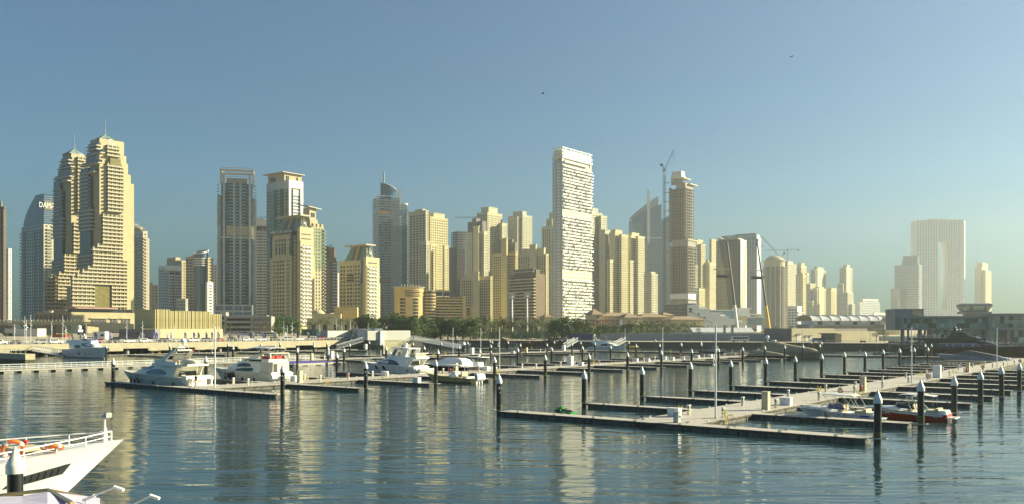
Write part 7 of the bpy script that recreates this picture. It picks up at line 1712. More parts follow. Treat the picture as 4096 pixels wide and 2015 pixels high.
for i in range(26):
    x = i*10.; dp = 1.2 if i % 2 else 2.1
    BX('beam_panel',B_quay,o,x+.02,x+9.98,0,1.0,4.1-dp-.9,4.12)
    if i % 2 == 0: BX('beam_haunch',B_quay,o,x+1.,x+4.5,.1,1.,.9,1.3)
    for dy in (2.,9.,18.): b = MB(); b.cyl((x+2.5,dy,-1),(x+2.5,dy,3.2),.8,n=10); b.build('support_pile', M_conc, o)
b = MB(); b.cyl((0,.4,5.2),(262,.4,5.2),.05,n=5); b.cyl((0,.4,4.7),(262,.4,4.7),.03,n=4); b.build('handrail', M_white, o)
for i in range(131): inst(boxmesh('rail_post',.09,.09,1.1,M_white),'rail_post',o,(i*2.,.45,4.1))
t = thing('pier_block','low yellowish concrete pier block with algae-stained foot at the left edge','pier',AB(108,-300),RZ)
BX('upper_block',B_quay,t,0,2.6,-44,0,.9,2.5); BX('algae_foot',M_algae,t,.04,2.5,-43.9,0,-1,.9)
b = MB(); [b.cyl((.4,y,2.5),(.4,y,3.6),.05,n=4) for y in range(-43,0,3)]; b.cyl((.4,-43.6,3.6),(.4,0,3.6),.05,n=4); b.cyl((.4,-43.6,3.05),(.4,0,3.05),.03,n=4); b.build('railing', M_white, t)
# promenade railing on the far bank, along the water edge
t = thing('promenade_railing','long curved-post steel railing along the far bank promenade','railing',(0,0,0))
pm = MB(); pm.tube([(0,0,0),(.05,0,.6),(-.12,0,1.15)],.06,4); pmm = pm.mesh('rail_post', M_galv); n = 0; prev = None
for i in range(150):
    az = -.115+i*.0039; r = shore_r(az)+.2; p = (r*math.sin(az), r*math.cos(az), 3.02)
    if az > .46: break
    inst(pmm,'rail_post',t,p,-az+math.pi/2)
    if prev:
        for z in (.5,1.1):
            if i % 2 == 0: b = MB(); b.cyl((prev[0],prev[1],3.02+z),(p[0],p[1],3.02+z),.035,n=4); b.build('rail_bar', M_galv, t)
    if i % 2 == 0: prev = p
# rocks in front of the glass building
rk = random.Random(4); mb = MB()
for i in range(620):
    u = rk.random(); px = 3560+u*640; az = math.atan((px-2048)/FPX); o = rk.uniform(-7,3.5); r = shore_r(az)+o; s = rk.uniform(.6,1.5)
    z = 3.2+min(0,(o+.5))*.5
    c = (r*math.sin(az), r*math.cos(az), z); vs = []
    for dx in (-1,1):
        for dy in (-1,1):
            for dz in (-1,1): vs.append((c[0]+s*dx*rk.uniform(.5,1.), c[1]+s*dy*rk.uniform(.5,1.), c[2]+s*.7*dz*rk.uniform(.4,1.)))
    mb.add(vs,[(0,1,3,2),(4,6,7,5),(0,4,5,1),(2,3,7,6),(0,2,6,4),(1,5,7,3)])
stuff(mb.build('rocks', M_rock))
# ------------------------------------------------------------------ people
def person_mesh(pose):
    b = MB()
    def limb(pts, rs, n=6): b.rings([[(x+r*math.cos(2*math.pi*i/n),y+r*.9*math.sin(2*math.pi*i/n),z) for i in range(n)] for (x,y,z),r in zip(pts,rs)])
    s = .45 if pose == 'sit' else 0.
    if pose == 'sit':
        for k in (-1,1): limb([(.42,k*.1,0),(.42,k*.1,.22),(.4,k*.1,.44),(.05,k*.09,.5)],[.05,.06,.075,.085])
    else:
        f = .16 if pose == 'walk' else .0
        for k in (-1,1): limb([(k*f*1.3,k*.1,.0),(k*f,k*.1,.08),(k*f*.6,k*.1,.48),(0,k*.09,.88)],[.07,.05,.062,.09])
    zz = .46 if pose == 'sit' else .86
    limb([(0,0,zz),(0,0,zz+.16),(0,0,zz+.36),(0,0,zz+.54),(0,0,zz+.60),(0,0,zz+.64),(.02,0,zz+.70),(.03,0,zz+.78),(.02,0,zz+.86),(0,0,zz+.90)],[.15,.145,.165,.19,.1,.055,.085,.10,.085,.03],8)
    for k in (-1,1):
        e = .25 if pose == 'sit' else (.1*k if pose == 'walk' else 0.02)
        limb([(0,k*.2,zz+.54),(e*.3-.02,k*.25,zz+.28),(e,k*.24,zz+.04),(e+.03,k*.22,zz-.04)],[.055,.045,.035,.03])
    return b
SKIN = mat('skin',(.30,.17,.11),.6); HAIR = mat('dark hair',(.02,.015,.012),.7)
CL = {'white':mat('white shirt',(.65,.65,.63),.9),'black':mat('black clothes',(.02,.02,.022),.9),'blue':mat('blue clothes',(.07,.11,.25),.9),'pink':mat('pink clothes',(.55,.16,.26),.9),'khaki':mat('khaki clothes',(.28,.24,.15),.9),'red':mat('red clothes',(.4,.04,.04),.9)}
PME = {}
def person(loc, rz, top, bot, pose, label, group=None):
    k = (top,bot,pose)
    if k not in PME:
        b = person_mesh(pose); zz = .46 if pose == 'sit' else .86
        for i, f in enumerate(b.f):
            z = sum(b.v[j][2] for j in f)/len(f); r = max(abs(b.v[j][1]) for j in f)
            b.m[i] = 3 if z > zz+.78 else 0 if z > zz+.60 or z < .07 else 0 if (r > .215 and z < zz+.2) else 1 if z > zz+.06 else 2
        PME[k] = b.mesh('person', [SKIN,CL[top],CL[bot],HAIR], 60)
    return tag(inst(PME[k],'person',None,loc,rz), label, 'person', group)
rp = random.Random(21); TOPS = ['white','white','black','blue','pink','khaki']
def local(o, p): return tuple(o.t.matrix_basis @ Vector(p))
MAN = [q for q in bpy.data.objects if q.get('label','').startswith('nearest cream')][0]
person(tuple(MAN.matrix_basis @ Vector((-.7,1.2,.56))), 2.6, 'black','black','stand','crew member in dark clothes standing on the swim platform of the nearest cream yacht')
for i in range(30):
    if i < 12: p = (3+rp.random()*9, rp.uniform(-2.2,1.8), 6.2); w = 'on the raised aft deck'
    elif i < 24: p = (24.5+rp.random()*6.5, rp.uniform(-1.6,1.), 4.3); w = 'on the foredeck'
    else: p = (2+rp.random()*4, rp.uniform(-2.4,1.), 2.65); w = 'in the stern cockpit'
    c = rp.choice(TOPS); person(local(PARTY,p), rp.uniform(0,6.3), c, rp.choice(['white','black','khaki','blue']), rp.choice(['stand','stand','sit']), 'passenger in a %s top %s of the black party yacht'%(c,w), 'passengers on the black party yacht')
person(local(PARTY,(33.2,.2,3.75)), 2., 'khaki','black','stand','lone passenger standing at the bow rail of the black party yacht')
for i in range(26):
    c = rp.choice(TOPS); person(local(DHOW,(2.4+.8*(i//2),(-1.5,1.5)[i%2],1.88)), (1.57,-1.57)[i%2], c, 'black','sit','passenger in a %s top seated under the dhow awning'%c, 'passengers on the dhow')
for i in range(3): person(local(CRUISER,(4.5+i*.9,-.6+.5*i,3.45)), .3, ['black','white','khaki'][i], 'black','sit',['passenger in black','passenger in white','passenger in khaki'][i]+' on the flybridge of the cruising white yacht')
# ------------------------------------------------------------------ trees
M_leaf = mat('foliage',(.08,.135,.036),.7,var=.3,scale=.8,island=.45,spec=.2)
M_leaf2 = mat('palm leaf',(.115,.145,.05),.65,var=.3,scale=.8,island=.4,spec=.25)
M_leaf3 = mat('light green foliage',(.13,.17,.04),.65,var=.25,scale=1,island=.4,spec=.2)
M_bark = mat('bark',(.16,.12,.08),.9,var=.2,scale=2)
def tree(label, h, seed, leaf, lobes=9, n=1500, spread=.42, low=.3):
    r = random.Random(seed); t = thing('tree', label, 'tree')
    b = MB(); b.cyl((0,0,-.3),(0,0,h*.4),.035*h,.02*h,7); L = []
    for i in range(lobes):
        a = 2*math.pi*i/lobes*1.9+r.random(); rr = h*spread*r.uniform(.25,.95)*(1 if i else 0); z = h*r.uniform(low+.12,.84) if i else h*.8
        c = (rr*math.cos(a), rr*math.sin(a), z); L.append((c, h*r.uniform(.13,.22))); b.cyl((0,0,h*.3),c,.014*h,.004*h,5)
    b.build('trunk', M_bark, t); b = MB()
    for i in range(n):
        c, R = L[r.randrange(len(L))]
        while True:
            d = Vector((r.uniform(-1,1),r.uniform(-1,1),r.uniform(-1,1)))
            if d.length < 1: break
        d = d.normalized()*d.length**.45
        p = Vector(c)+Vector((d.x*R,d.y*R,d.z*R*.8)); s = h*r.uniform(.014,.034); u = Vector((r.uniform(-1,1),r.uniform(-1,1),r.uniform(-.6,.6))).normalized(); v = u.orthogonal().normalized()
        b.add([tuple(p-u*s),tuple(p+v*s*.7),tuple(p+u*s),tuple(p-v*s*.7)],[(0,1,2,3)])
    b.build('crown', leaf, t); return t
def palm(label, h, seed):
    r = random.Random(seed); t = thing('palm_tree', label, 'palm tree'); b = MB(); b.cyl((0,0,-.3),(0,0,h*.74),.045*h,.03*h,7); b.build('trunk', M_bark, t)
    b = MB(); b.sphere((0,0,h*.73),h*.045,6,4,sz=1.6); b.build('crown_shaft', M_bark, t); b = MB()
    for i in range(30):
        a = i*2.4+r.uniform(-.2,.2); el = r.uniform(-.25,1.25); Lf = h*r.uniform(.34,.44); p = Vector((0,0,h*.75)); d = Vector((math.cos(a)*math.cos(el),math.sin(a)*math.cos(el),math.sin(el)))
        side = Vector((-math.sin(a),math.cos(a),0)); n = 8
        for k in range(n):
            q = p+d*(Lf/n); w = h*.065*math.sin(math.pi*(k+.7)/(n+.6))
            for s in (-1,1):
                for e in (0,.5):
                    m0 = p.lerp(q,e); m1 = p.lerp(q,e+.38); tip = m0+side*s*w+d*(w*.7)-Vector((0,0,w*.45)); b.add([tuple(m0),tuple(m1),tuple(tip)],[(0,1,2)])
            p = q; d = (d-Vector((0,0,.16))).normalized()
    b.build('fronds', M_leaf2, t); return t
TP = {}
def plant(kind, px, py_top, D, label, group, seed=0):
    key = (kind,seed%3)
    loc = G(px,D); top = zat(py_top,D); h = max(2.,top-loc[2])
    H = {'round':12.,'palm':9.,'slim':7.,'bush':3.}[kind]
    if key not in TP:
        t = {'round':lambda: tree(label,H,5+seed%3,M_leaf,15,2600,.42,.06),'palm':lambda: palm(label,H,9+seed%3),'slim':lambda: tree(label,H,3+seed%3,M_leaf3,7,420,.26,.35),'bush':lambda: tree(label,H,1+seed%3,M_leaf,9,900,.6,.1)}[kind]()
        t.location = loc; t.scale = (h/H,)*3; t.rotation_euler = (0,0,seed*1.3); t['group'] = group; TP[key] = t; return t
    return dup(TP[key], loc, seed*1.3, label, group, h/H)
TG = 'trees along the far bank'; PG = 'date palms along the far bank'
for i, (px, pt, D, lab) in enumerate([(1118,1262,560,'large dark tree in front of the taller sand-coloured hotel block, left half'),(1148,1252,570,'large dark tree in front of the taller sand-coloured hotel block, right half'),(1176,1272,575,'smaller dark tree at the right foot of the hotel tree pair'),
 (1438,1262,560,'large dark tree in front of the shorter hotel block, left half'),(1462,1248,560,'large dark tree in front of the shorter hotel block, middle'),(1486,1266,560,'large dark tree in front of the shorter hotel block, right side'),
 (1553,1258,540,'big tree left of the ochre drum hotel foot'),(1582,1240,545,'tallest tree at the ochre drum hotel foot'),(1606,1258,540,'bushy tree below the ochre drum'),(1636,1258,530,'tree below the right side of the ochre drum'),(1664,1262,530,'bright-edged tree below the curved balcony tower'),(1694,1252,545,'slender tree below the terraced hotel wing'),
 (1735,1290,500,'dark low tree at the left end of the dark clump'),(1762,1280,505,'dark tree second in the central dark clump'),(1792,1268,505,'dark tree third in the central dark clump'),(1822,1264,505,'tall dark tree in the middle of the central dark clump'),(1852,1268,505,'dark tree fifth in the central dark clump'),(1882,1262,505,'tall dark tree at the right of the central dark clump'),(1742,1262,560,'pale green tree behind the dark clump'),
 (2218,1272,520,'dark tree left in front of the white slab tower'),(2246,1266,520,'dark tree second in front of the white slab tower'),(2276,1260,520,'tallest dark tree in front of the white slab tower'),(2306,1262,520,'dark tree fourth in front of the white slab tower'),(2334,1270,525,'dark tree right in front of the white slab tower'),
 (2395,1296,540,'dark hedge-like tree below the red steel frame, left'),(2424,1292,540,'dark hedge-like tree below the red steel frame, middle'),(2454,1292,540,'dark hedge-like tree below the red steel frame, right'),(2488,1296,545,'dark tree beside the red steel frame'),(2516,1284,560,'dark tree left of the ochre villas')]):
    plant('round',px,pt,D,lab,TG,i)
rt = random.Random(8)
TEN = {2:'twenty',3:'thirty',4:'forty',5:'fifty',6:'sixty',7:'seventy',8:'eighty'}
def ordw(i): n = i+1; return ORD[i] if n < 21 else TEN[n//10][:-1]+'ieth' if n%10 == 0 else TEN[n//10]+'-'+ORD[n%10-1]
ppx = [1905,1925,1948,1970,1992,2014,2032,2066,2086,2112,2132,2150,2172,2192,2204,2228,2350,2366,2534,2552,2570,2590,2612,2634,2655,2676,2698,2720,2742,2764,2790,2816,2846,2874,2906,2936,3020,3100,3165,1240,1262,1285,1310,1365,1390,1412,1700,1716,1920,1962,2004,2046,2098,2140,2180,2562,2604,2648,2690,2734,2780,2830,2884,2546,2584,2628,2670,2712,2754,2802,2858,1896,1936,1980,2020,2060,2104,2146,2198,1075,1052,895,920]
for i, px in enumerate(ppx):
    D = 535+(i%5)*22 if px > 1890 else 600+(i%3)*15
    top = (1262+rt.uniform(0,24)) if px < 2240 else (1284+rt.uniform(-6,16)) if px < 2800 else 1296+rt.uniform(0,10)
    if px < 1100: top = 1290+rt.uniform(-4,8)
    elif px < 1450: top = 1264+rt.uniform(0,14)
    plant('palm',px,top,D,'feathery date palm, %s from the left along the far bank green belt'%ordw(sorted(ppx).index(px)),PG,i)
mb = MB(); rs = random.Random(77)
for i in range(7500):
    px = rs.uniform(1890,2820); D = rs.uniform(548,610); x,y,z = G(px,D); hm = 4.2+2.2*math.sin(px*.045)+1.2*math.sin(px*.13+D*.1); p = Vector((x,y,z+rs.random()**.7*max(1.5,hm))); s = rs.uniform(.25,.6); u = Vector((rs.uniform(-1,1),rs.uniform(-1,1),rs.uniform(-.6,.6))).normalized(); v = u.orthogonal().normalized()
    mb.add([tuple(p-u*s),tuple(p+v*s*.7),tuple(p+u*s),tuple(p-v*s*.7)],[(0,1,2,3)])
tag(stuff(mb.build('shrubbery', M_leaf)),'dense green shrubbery filling the belt behind the date palms','shrubs')
for i in range(34): px = 1900+i*27; plant('bush',px,1306+rt.uniform(0,10),520+rt.uniform(-10,20),'low green bush under the palms, %s from the left'%ordw(i),'low bushes along the far bank',i)
for i,(px,pt,lab) in enumerate([(3505,1308,'slim light green tree left of the dark glass building'),(3535,1312,'slim light green tree touching the dark glass building'),(25,1322,'small light tree by the white wall under the viaduct'),(196,1320,'small palm-like tree under the viaduct, left'),(238,1322,'small tree under the viaduct, middle'),(278,1318,'small bright tree under the viaduct, right'),(928,1326,'lone small tree on the sand beside the feather flags')]):
    plant('slim',px,pt,430 if px < 3000 else 445,lab,'small roadside trees',i)
# ------------------------------------------------------------------ cars and vans
CARM = {}
def car_mesh(kind):
    if kind in CARM: return CARM[kind]
    prof = {'suv':[(-2.3,.45),(-2.3,1.0),(-2.15,1.7),(.5,1.72),(1.15,1.15),(2.25,1.0),(2.3,.45)],'sedan':[(-2.3,.4),(-2.3,.9),(-1.6,1.0),(-.9,1.42),(.4,1.44),(1.2,.98),(2.2,.85),(2.3,.4)],'van':[(-2.6,.45),(-2.6,2.0),(-2.4,2.15),(1.6,2.15),(2.3,1.2),(2.6,1.05),(2.6,.45)]}[kind]
    b = MB(); b.extr(prof,-.88,.88); w = MB()
    tops = {'suv':(-2.0,.45,1.1,1.6),'sedan':(-1.35,.55,1.0,1.36),'van':(-2.4,1.5,1.25,1.95)}[kind]
    for s in (-1,1): w.bx(tops[0],tops[1],s*.885-.012,s*.885+.012,tops[2],tops[3])
    w.box((tops[1]+.45,0,(tops[2]+tops[3])/2),(.05,1.5,(tops[3]-tops[2])*1.2),ry=-.75 if kind != 'van' else -.6); 
    y = MB(); y.cyl((0,-.1,0),(0,.1,0),.33,n=10)
    CARM[kind] = (b, w.mesh('windows', M_glassd), y.mesh('wheel', M_gap)); return CARM[kind]
PAINT = {'white':mat('white car paint',(.72,.72,.7),.25),'black':mat('black car paint',(.015,.015,.017),.2),'silver':mat('silver car paint',(.4,.4,.4),.3,.6),'red':mat('red car paint',(.3,.02,.02),.25),'blue':mat('blue car paint',(.05,.06,.35),.25),'grey':mat('grey car paint',(.12,.12,.13),.3)}
CB = {}
def car(kind, colr, loc, rz, label, group):
    b, w, y = car_mesh(kind); k = (kind,colr)
    if k not in CB: CB[k] = b.mesh('body', PAINT[colr], 30)
    t = thing('parked_car' if kind != 'van' else 'van', label, 'car' if kind != 'van' else 'van', loc, rz, group); inst(CB[k],'body',t); inst(w,'windows',t)
    for x in (-1.45,1.45):
        for s in (-1,1): inst(y,'wheel',t,(x,s*.82,.33))
    return t
rc = random.Random(2); cols = ['white','black','silver','white','grey','red','black','white']
for i in range(26):
    a = 128+i*6.7+rc.uniform(-1,1); c = cols[i%8]; kd = ['suv','sedan','suv'][i%3]
    car(kd,c,AB(a,-325.5,4.06),RZ+rc.choice([0,math.pi]),'%s %s parked behind the white quay railing, %s'%(c,'sport utility car' if kd=='suv' else 'saloon',(ORD[i]+' from the left') if i < 20 else (ORD[25-i]+' from the right')),'cars parked along the quay railing')
for i,(px,D,c,kd) in enumerate([(2208,455,'grey','suv'),(2228,458,'black','suv'),(2252,455,'silver','suv'),(2268,458,'white','suv')]): car(kd,c,G(px,D),.2,'%s sport utility car in the row above the dhow passengers, %s from the left'%(c,ORD[i]),'cars parked on the sand bank')
for i in range(14):
    px = 2282+i*12+rc.uniform(-3,3); c = rc.choice(cols); car(rc.choice(['suv','sedan']),c,G(px,538+(i%2)*6),rc.uniform(-.2,.2),'%s car in the crowded car park beside the pale fence, %s'%(c,ORD[i]+' from the left'),'cars in the car park behind the fence')
car('sedan','white',G(1878,640),math.pi,'white saloon on the road left of the blue car','cars on the shore road'); car('sedan','blue',G(1902,632),0,'bright blue saloon on the road right of the white car','cars on the shore road')
for px, D, lab in ((1787,640,'white van on the road, left of two'),(1828,640,'white van on the road, right of two'),(3265,416,'white van parked before the beige windowless building')): car('van','white',G(px,D),math.pi,lab,'white vans')
for i,(px,D,c) in enumerate([(890,560,'white'),(905,563,'white'),(868,560,'black')]): car('sedan',c,G(px,D),.3,'%s car beside the ribbed pavilion, %s from the right'%(c,ORD[2-i] if 0 else ['second','first','third'][i]),'cars beside the ribbed pavilion')
def bus(label, px, D, L=7.2, c='white', rz=math.pi):
    t = thing('bus', label, 'bus', G(px,D), rz); b = MB(); b.extr([(-L/2,.4),(-L/2,2.5),(-L/2+.15,2.75),(L/2-.5,2.75),(L/2,1.4),(L/2,.4)],-1.05,1.05); b.build('body', PAINT[c] if c in PAINT else c, t, smooth=30)
    n = 5
    for i in range(n):
        for s in (-1,1): b = MB(); x = -L/2+.5+i*(L-1.7)/n; b.bx(x,x+(L-1.7)/n-.15,s*1.06-.015,s*1.06+.015,1.5,2.4); b.build('window', M_glassd, t)
    b = MB(); b.box((L/2-.26,0,2.05),(.05,1.8,1.2),ry=-.36); b.build('windscreen', M_glassd, t); BX('skirt',M_dark,t,-L/2,L/2,-1.07,1.07,.45,.62)
    for x in (-L*.3,L*.3):
        for s in (-1,1): inst(car_mesh('suv')[2],'wheel',t,(x,s*.98,.36),0,(1.15,)*3)
bus('white minibus driving on the promenade before the grey hoarding', 2957, 432, 9.)
bus('white coach with lettered side beside the car park block, left', 975, 560, 11, M_yel if 0 else 'white', 0.); bus('second white coach in front of the car park block', 1040, 555, 11, 'white', .1); bus('third white coach at the foot of the taller hotel', 1076, 548, 10, 'white', .1)
# ------------------------------------------------------------------ feather flags, masts, lamps on the left bank
M_fp = mat('purple flag',(.10,.07,.30),.8); M_fw = mat('white flag',(.62,.58,.62),.8)
FM = {}
for k, m, m2 in (('purple',M_fp,M_fw),('white',M_fw,M_fp)):
    b = MB(); pr = [(0,.4),(.95,.6),(1.05,2.6),(.75,3.5),(.2,3.9),(0,3.9)]; b.extr(pr,-.015,.015); e = MB()
    for i in range(5): e.bx(.3,.75 if i%2 else .65,-.03,-.017,1.0+i*.32,1.18+i*.32)
    p = MB(); p.cyl((0,0,0),(0,0,3.95),.04,n=5); FM[k] = (b.mesh('sail',m), e.mesh('print',m2), p.mesh('flag_pole',M_galv))
fl = [(318,'white'),(378,'purple'),(436,'white'),(440,'white'),(500,'purple'),(505,'purple'),(560,'white'),(568,'white'),(612,'purple'),(622,'purple'),(665,'white'),(680,'white'),(737,'purple'),(772,'purple'),(790,'white'),(822,'white'),(845,'purple'),(870,'purple'),(916,'white'),(950,'white'),(965,'purple'),(1000,'purple'),(1010,'white'),(1050,'white'),(1055,'purple'),(1096,'white'),(1140,'white'),(1187,'purple'),(1230,'white'),(1274,'purple')]
nf = {'white':0,'purple':0}
for px, c in fl:
    D = 374+(px-320)*.05; x,y,z = G(px,D); t = thing('feather_flag','%s feather flag in the row behind the quay, %s %s one from the left'%(c,ORD[nf[c]],c),'flag',(x,y,4.06),.25+rc.uniform(-.5,.5),'feather flags behind the quay'); nf[c] += 1
    for me, nm in zip(FM[c],('sail','print','flag_pole')): inst(me,nm,t)
def mk_mast(label):
    t = thing('lamp_post', label, 'lamp post'); b = MB(); b.cyl((0,0,0),(0,0,9.5),.13,.07,6); b.build('mast', M_white, t)
    for z, s in ((7.2,1),(6.4,-1),(5.6,1)): b = MB(); b.box((s*.35,0,z),(.5,.3,.3),ry=s*.5); b.build('spotlight', M_white, t)
    return t
for i,(px,pt,D) in enumerate([(58,1293,350),(106,1278,352),(123,1256,400),(207,1284,360),(251,1258,400),(345,1292,372),(507,1280,378),(570,1282,385),(697,1296,395),(853,1296,395),(875,1302,398),(1033,1330,405),(1135,1284,410),(1149,1298,430),(1169,1286,412),(1279,1295,418),(1346,1275,450),(1367,1286,425),(1402,1280,430),(1428,1298,440),(1473,1289,445),(99,1262,430),(263,1302,380)]):
    x,y,z = G(px,D); h = zat(pt,D)-4.06; place('mast', mk_mast, (x,y,4.06), px*.1, 'slim white lamp post with small spotlights behind the quay, %s'%((ORD[i]+' from the left') if i < 20 else 'by the %s'%['hotel tree','viaduct pier','small viaduct trees'][i-20]), 'white lamp posts on the quay').scale = (1,1,h/9.5)
for px, pt, lab in ((2048,1180,'very tall white floodlight mast in front of the palms, left of two'),(2108,1178,'very tall white floodlight mast in front of the palms, right of two')):
    D = 560; x,y,z = G(px,D); h = zat(pt,D)-z; t = thing('floodlight_mast',lab,'floodlight mast',(x,y,z)); b = MB(); b.cyl((0,0,0),(0,0,h),.75,.5,8); b.build('mast', M_white, t, smooth=50); b = MB(); b.bx(-1.9,1.9,-.4,.4,h-1.5,h-1.2); b.bx(-1.9,1.9,-.4,.4,h+.3,h+.6); b.build('headframe', M_galv, t)
    for i in range(5):
        for zz in (h-.9,h+.9): b = MB(); b.box((-1.6+i*.8,-.5,zz),(.6,.4,.75),rx=.3); b.build('floodlight', M_white, t)
# ------------------------------------------------------------------ buildings at the waterside, left
def blk(name, label, cat, px0, px1, pt, D, dep, m, rz=0., z=None, pb=None):
    """a low block whose front runs from px0 to px1 at distance D"""
    x,y,zz = G(px0,D); zz = zz if z is None else z; T = Tower(name, label, cat, px0, D, rz=rz, z0=zz); W = T.lx(px1); H = T.lz(pt); T.W, T.H, T.dep = W, H, dep
    if m: T.block(m,0,W,0,dep,0 if pb is None else T.lz(pb),H)
    return T
# ribbed pavilion
T = Tower('ribbed_pavilion','windowless pavilion clad in tall yellow vertical fins, dark shaded left side','pavilion',620,470,z0=4.); B_fin = mat('yellow fins',(.50,.44,.22),.7,var=.08,scale=.3); B_finb = mat('fin backing',(.16,.13,.07),.9)
W = T.lx(884); y1 = T.ly(537); z0 = T.lz(1313); W2 = T.lx(840); W1 = T.lx(676)
T.block(B_finb,.5,W-.3,.5,y1,z0,T.lz(1251),'backing'); T.block(B_finb,.5,W2-.3,.6,y1,z0,T.lz(1243),'backing'); T.block(B_hab,-8,W+.5,-1.,y1,0,z0-.05,'plinth')
x = 0.; i = 0
while x < W-.3:
    pt = 1235 if x < W1 else 1240 if x < W2 else 1250; w = .42; h = T.lz(pt)-z0; inst(boxmesh('fin',w,.7+.25*(i%3==1),h,B_fin),'fin',T.t,(x+w/2,.52,z0)); x += .82 if i%4 else .98; i += 1
for k in range(46): inst(boxmesh('fin',.42,.7,T.lz(1236)-z0,B_fin),'fin',T.t,(.52,.6+k*(y1-1)/46,z0),-math.pi/2)
T.done()
# car park block
T = blk('car_park','beige car park block with three long dark slots and rooftop palms','car park',900,1084,1262,640,30,None,rz=math.radians(10),z=5.6); W,H = T.W,T.H
T.face(B_rawc,'R',0,0,W*.58,0,H,cols=[(1,W*.58-1)],rows=[(H*.18,H*.32),(H*.46,H*.60),(H*.74,H*.88)],g=G_dark,rec=1.5,mull=0); T.face(B_rawc,'R',.5,W*.58,W,0,H,cols=[(1,W*.42)],rows=[(H*.18,H*.32),(H*.46,H*.60),(H*.74,H*.88)],g=G_dark,rec=1.5,mull=0)
T.block(B_rawc,.1,W,1.7,30,0,H); T.block(B_silver,-4,0,4,20,0,H+3); T.block(B_silver,6,W*.9,4,20,H,H+.8,'roof_canopy'); [T.put('window',pane_mesh(1.6,2.2,G_dark),(-2,3.95,H*.2+i*4)) for i in range(3)]; T.done()
# hotel base pavilions with domes
T = blk('hotel_pavilion','sandy low hotel pavilion with two shallow domes between the sand-coloured hotels','hotel pavilion',1228,1545,1272,700,26,None,rz=math.radians(6),z=5.6); W,H = T.W,T.H
T.face(B_hab,'R',0,0,W,0,H,cw=9,ww=.35,rh=H,wh=.5,zb=.1,g=G_dark); T.block(B_hab,.1,W-.1,.5,26,0,H); T.block(B_hab,W*.08,W*.42,3,20,H,T.lz(1252)); T.block(B_orange,W*.33,W*.62,12,24,H,T.lz(1224))
for px, r, pz in ((1272,26,1254),(1326,14,1258)):
    b = MB(); R = r/FPX*700; b.lathe([(R,0),(R,.8),(R*.97,1.2),(R*.8,R*.42),(R*.5,R*.62),(.05,R*.7)],18,c=(T.lx(px,6),8,T.lz(pz))); b.build('dome', B_hab, T.t, smooth=60)
for i in range(6): b = MB(); xx = T.lx(1318+i*3,4); b.cyl((xx,4,H),(xx,4,T.lz(1255)),.3,n=6); b.build('pavilion_column', B_band, T.t)
T.done()
def hoard(name, label, pts, h, m, pw=2.4, z=None, m2=None):
    t = thing(name, label, 'fence', (0,0,0)); 
    for (px0,D0),(px1,D1) in zip(pts[:-1],pts[1:]):
        a = Vector(G(px0,D0)); c = Vector(G(px1,D1)); L = (c-a).length; n = max(1,int(L/pw)); rz = math.atan2(c.y-a.y,c.x-a.x)
        me = boxmesh('panel',L/n-.06,.12,h,m); me2 = boxmesh('panel',L/n-.06,.12,h*1.03,m2) if m2 else me
        for i in range(n): p = a.lerp(c,(i+.5)/n); inst(me2 if m2 and i%5==2 else me,'panel',t,p,rz)
    return t
M_gh = mat('green hoarding',(.05,.14,.11),.8); M_gh2 = mat('light green hoarding',(.10,.25,.18),.8); M_wh = mat('white fence sheet',(.62,.60,.50),.6,var=.1); M_grh = mat('grey hoarding',(.27,.29,.31),.6,var=.08); M_blh = mat('blue hoarding',(.03,.04,.16),.6)
hoard('hoarding','long dark green hoarding in front of the sandy hotel pavilion',[(1205,590),(1408,580)],4.2,M_gh,4.,m2=M_gh2)
hoard('hoarding','light green hoarding under the palms below the yellow towers',[(1955,560),(2205,552)],4.6,M_gh2,5.)
hoard('hoarding','low blue hoarding along the shore road',[(1850,620),(2080,610)],1.6,M_blh,4.)
hoard('fence','long pale yellow sheet fence in front of the palm belt on the right',[(2428,532),(2800,522),(3060,514)],3.9,M_wh,2.6)
hoard('fence','pale low fence right of the white quay building',[(1640,560),(1745,560)],3.2,M_wh,3.)
hoard('hoarding','grey hoarding along the promenade behind the minibus',[(2400,478),(2700,470),(3060,452)],3.9,M_grh,4.6)
hoard('hoarding','dark blue printed hoarding behind the grey cruiser and gangway',[(2272,482),(2372,478)],3.6,M_blh,6.)
# white boxes at the quay end
B_cor_shade = mat('shade tinted white sheet',(.36,.36,.35),.6); B_cor = mat('white corrugated sheet',(.58,.57,.50),.5,var=.05,scale=.5)  # first sheet is the white cladding with the left side's shade in its colour
def corr(T, x0, x1, y, z0, z1, m, n):
    for i in range(n): inst(boxmesh('cladding_panel',(x1-x0)/n-.05,.14,z1-z0,m),'cladding_panel',T.t,(x0+(i+.5)*(x1-x0)/n,y,z0))
T = blk('container_building','white corrugated container building left of the grey quay building','container building',1310,1404,1320,416,8,B_cor,rz=RZ,z=4.06); T.block(B_cor_shade,-.15,-.05,0,T.ly(1285),0,T.H); T.block(B_cor,0,T.W,0,T.ly(1285),0,T.H); corr(T,0,T.W,0,0,T.H-.2,B_cor,14); T.done()
T = blk('quay_building','grey flat-fronted quay building with small sign, door and no-entry disc','building',1418,1470,1312,420,12,None,rz=math.radians(14),z=4.06)
B_lg = mat('light grey render',(.36,.37,.40),.7,var=.05); T.block(B_lg,0,T.lx(1500),0,12,0,T.H); T.block(B_white,T.lx(1498),T.lx(1531),-.2,12,0,T.H+.05); BX('door',M_dark,T.t,T.lx(1458),T.lx(1471),-.08,.05,0,3.4); lettering('MARINA', 1.0, M_dark, T.t, (T.lx(1455),-.06,T.H*.8), depth=.02, name='sign_lettering') if 0 else None
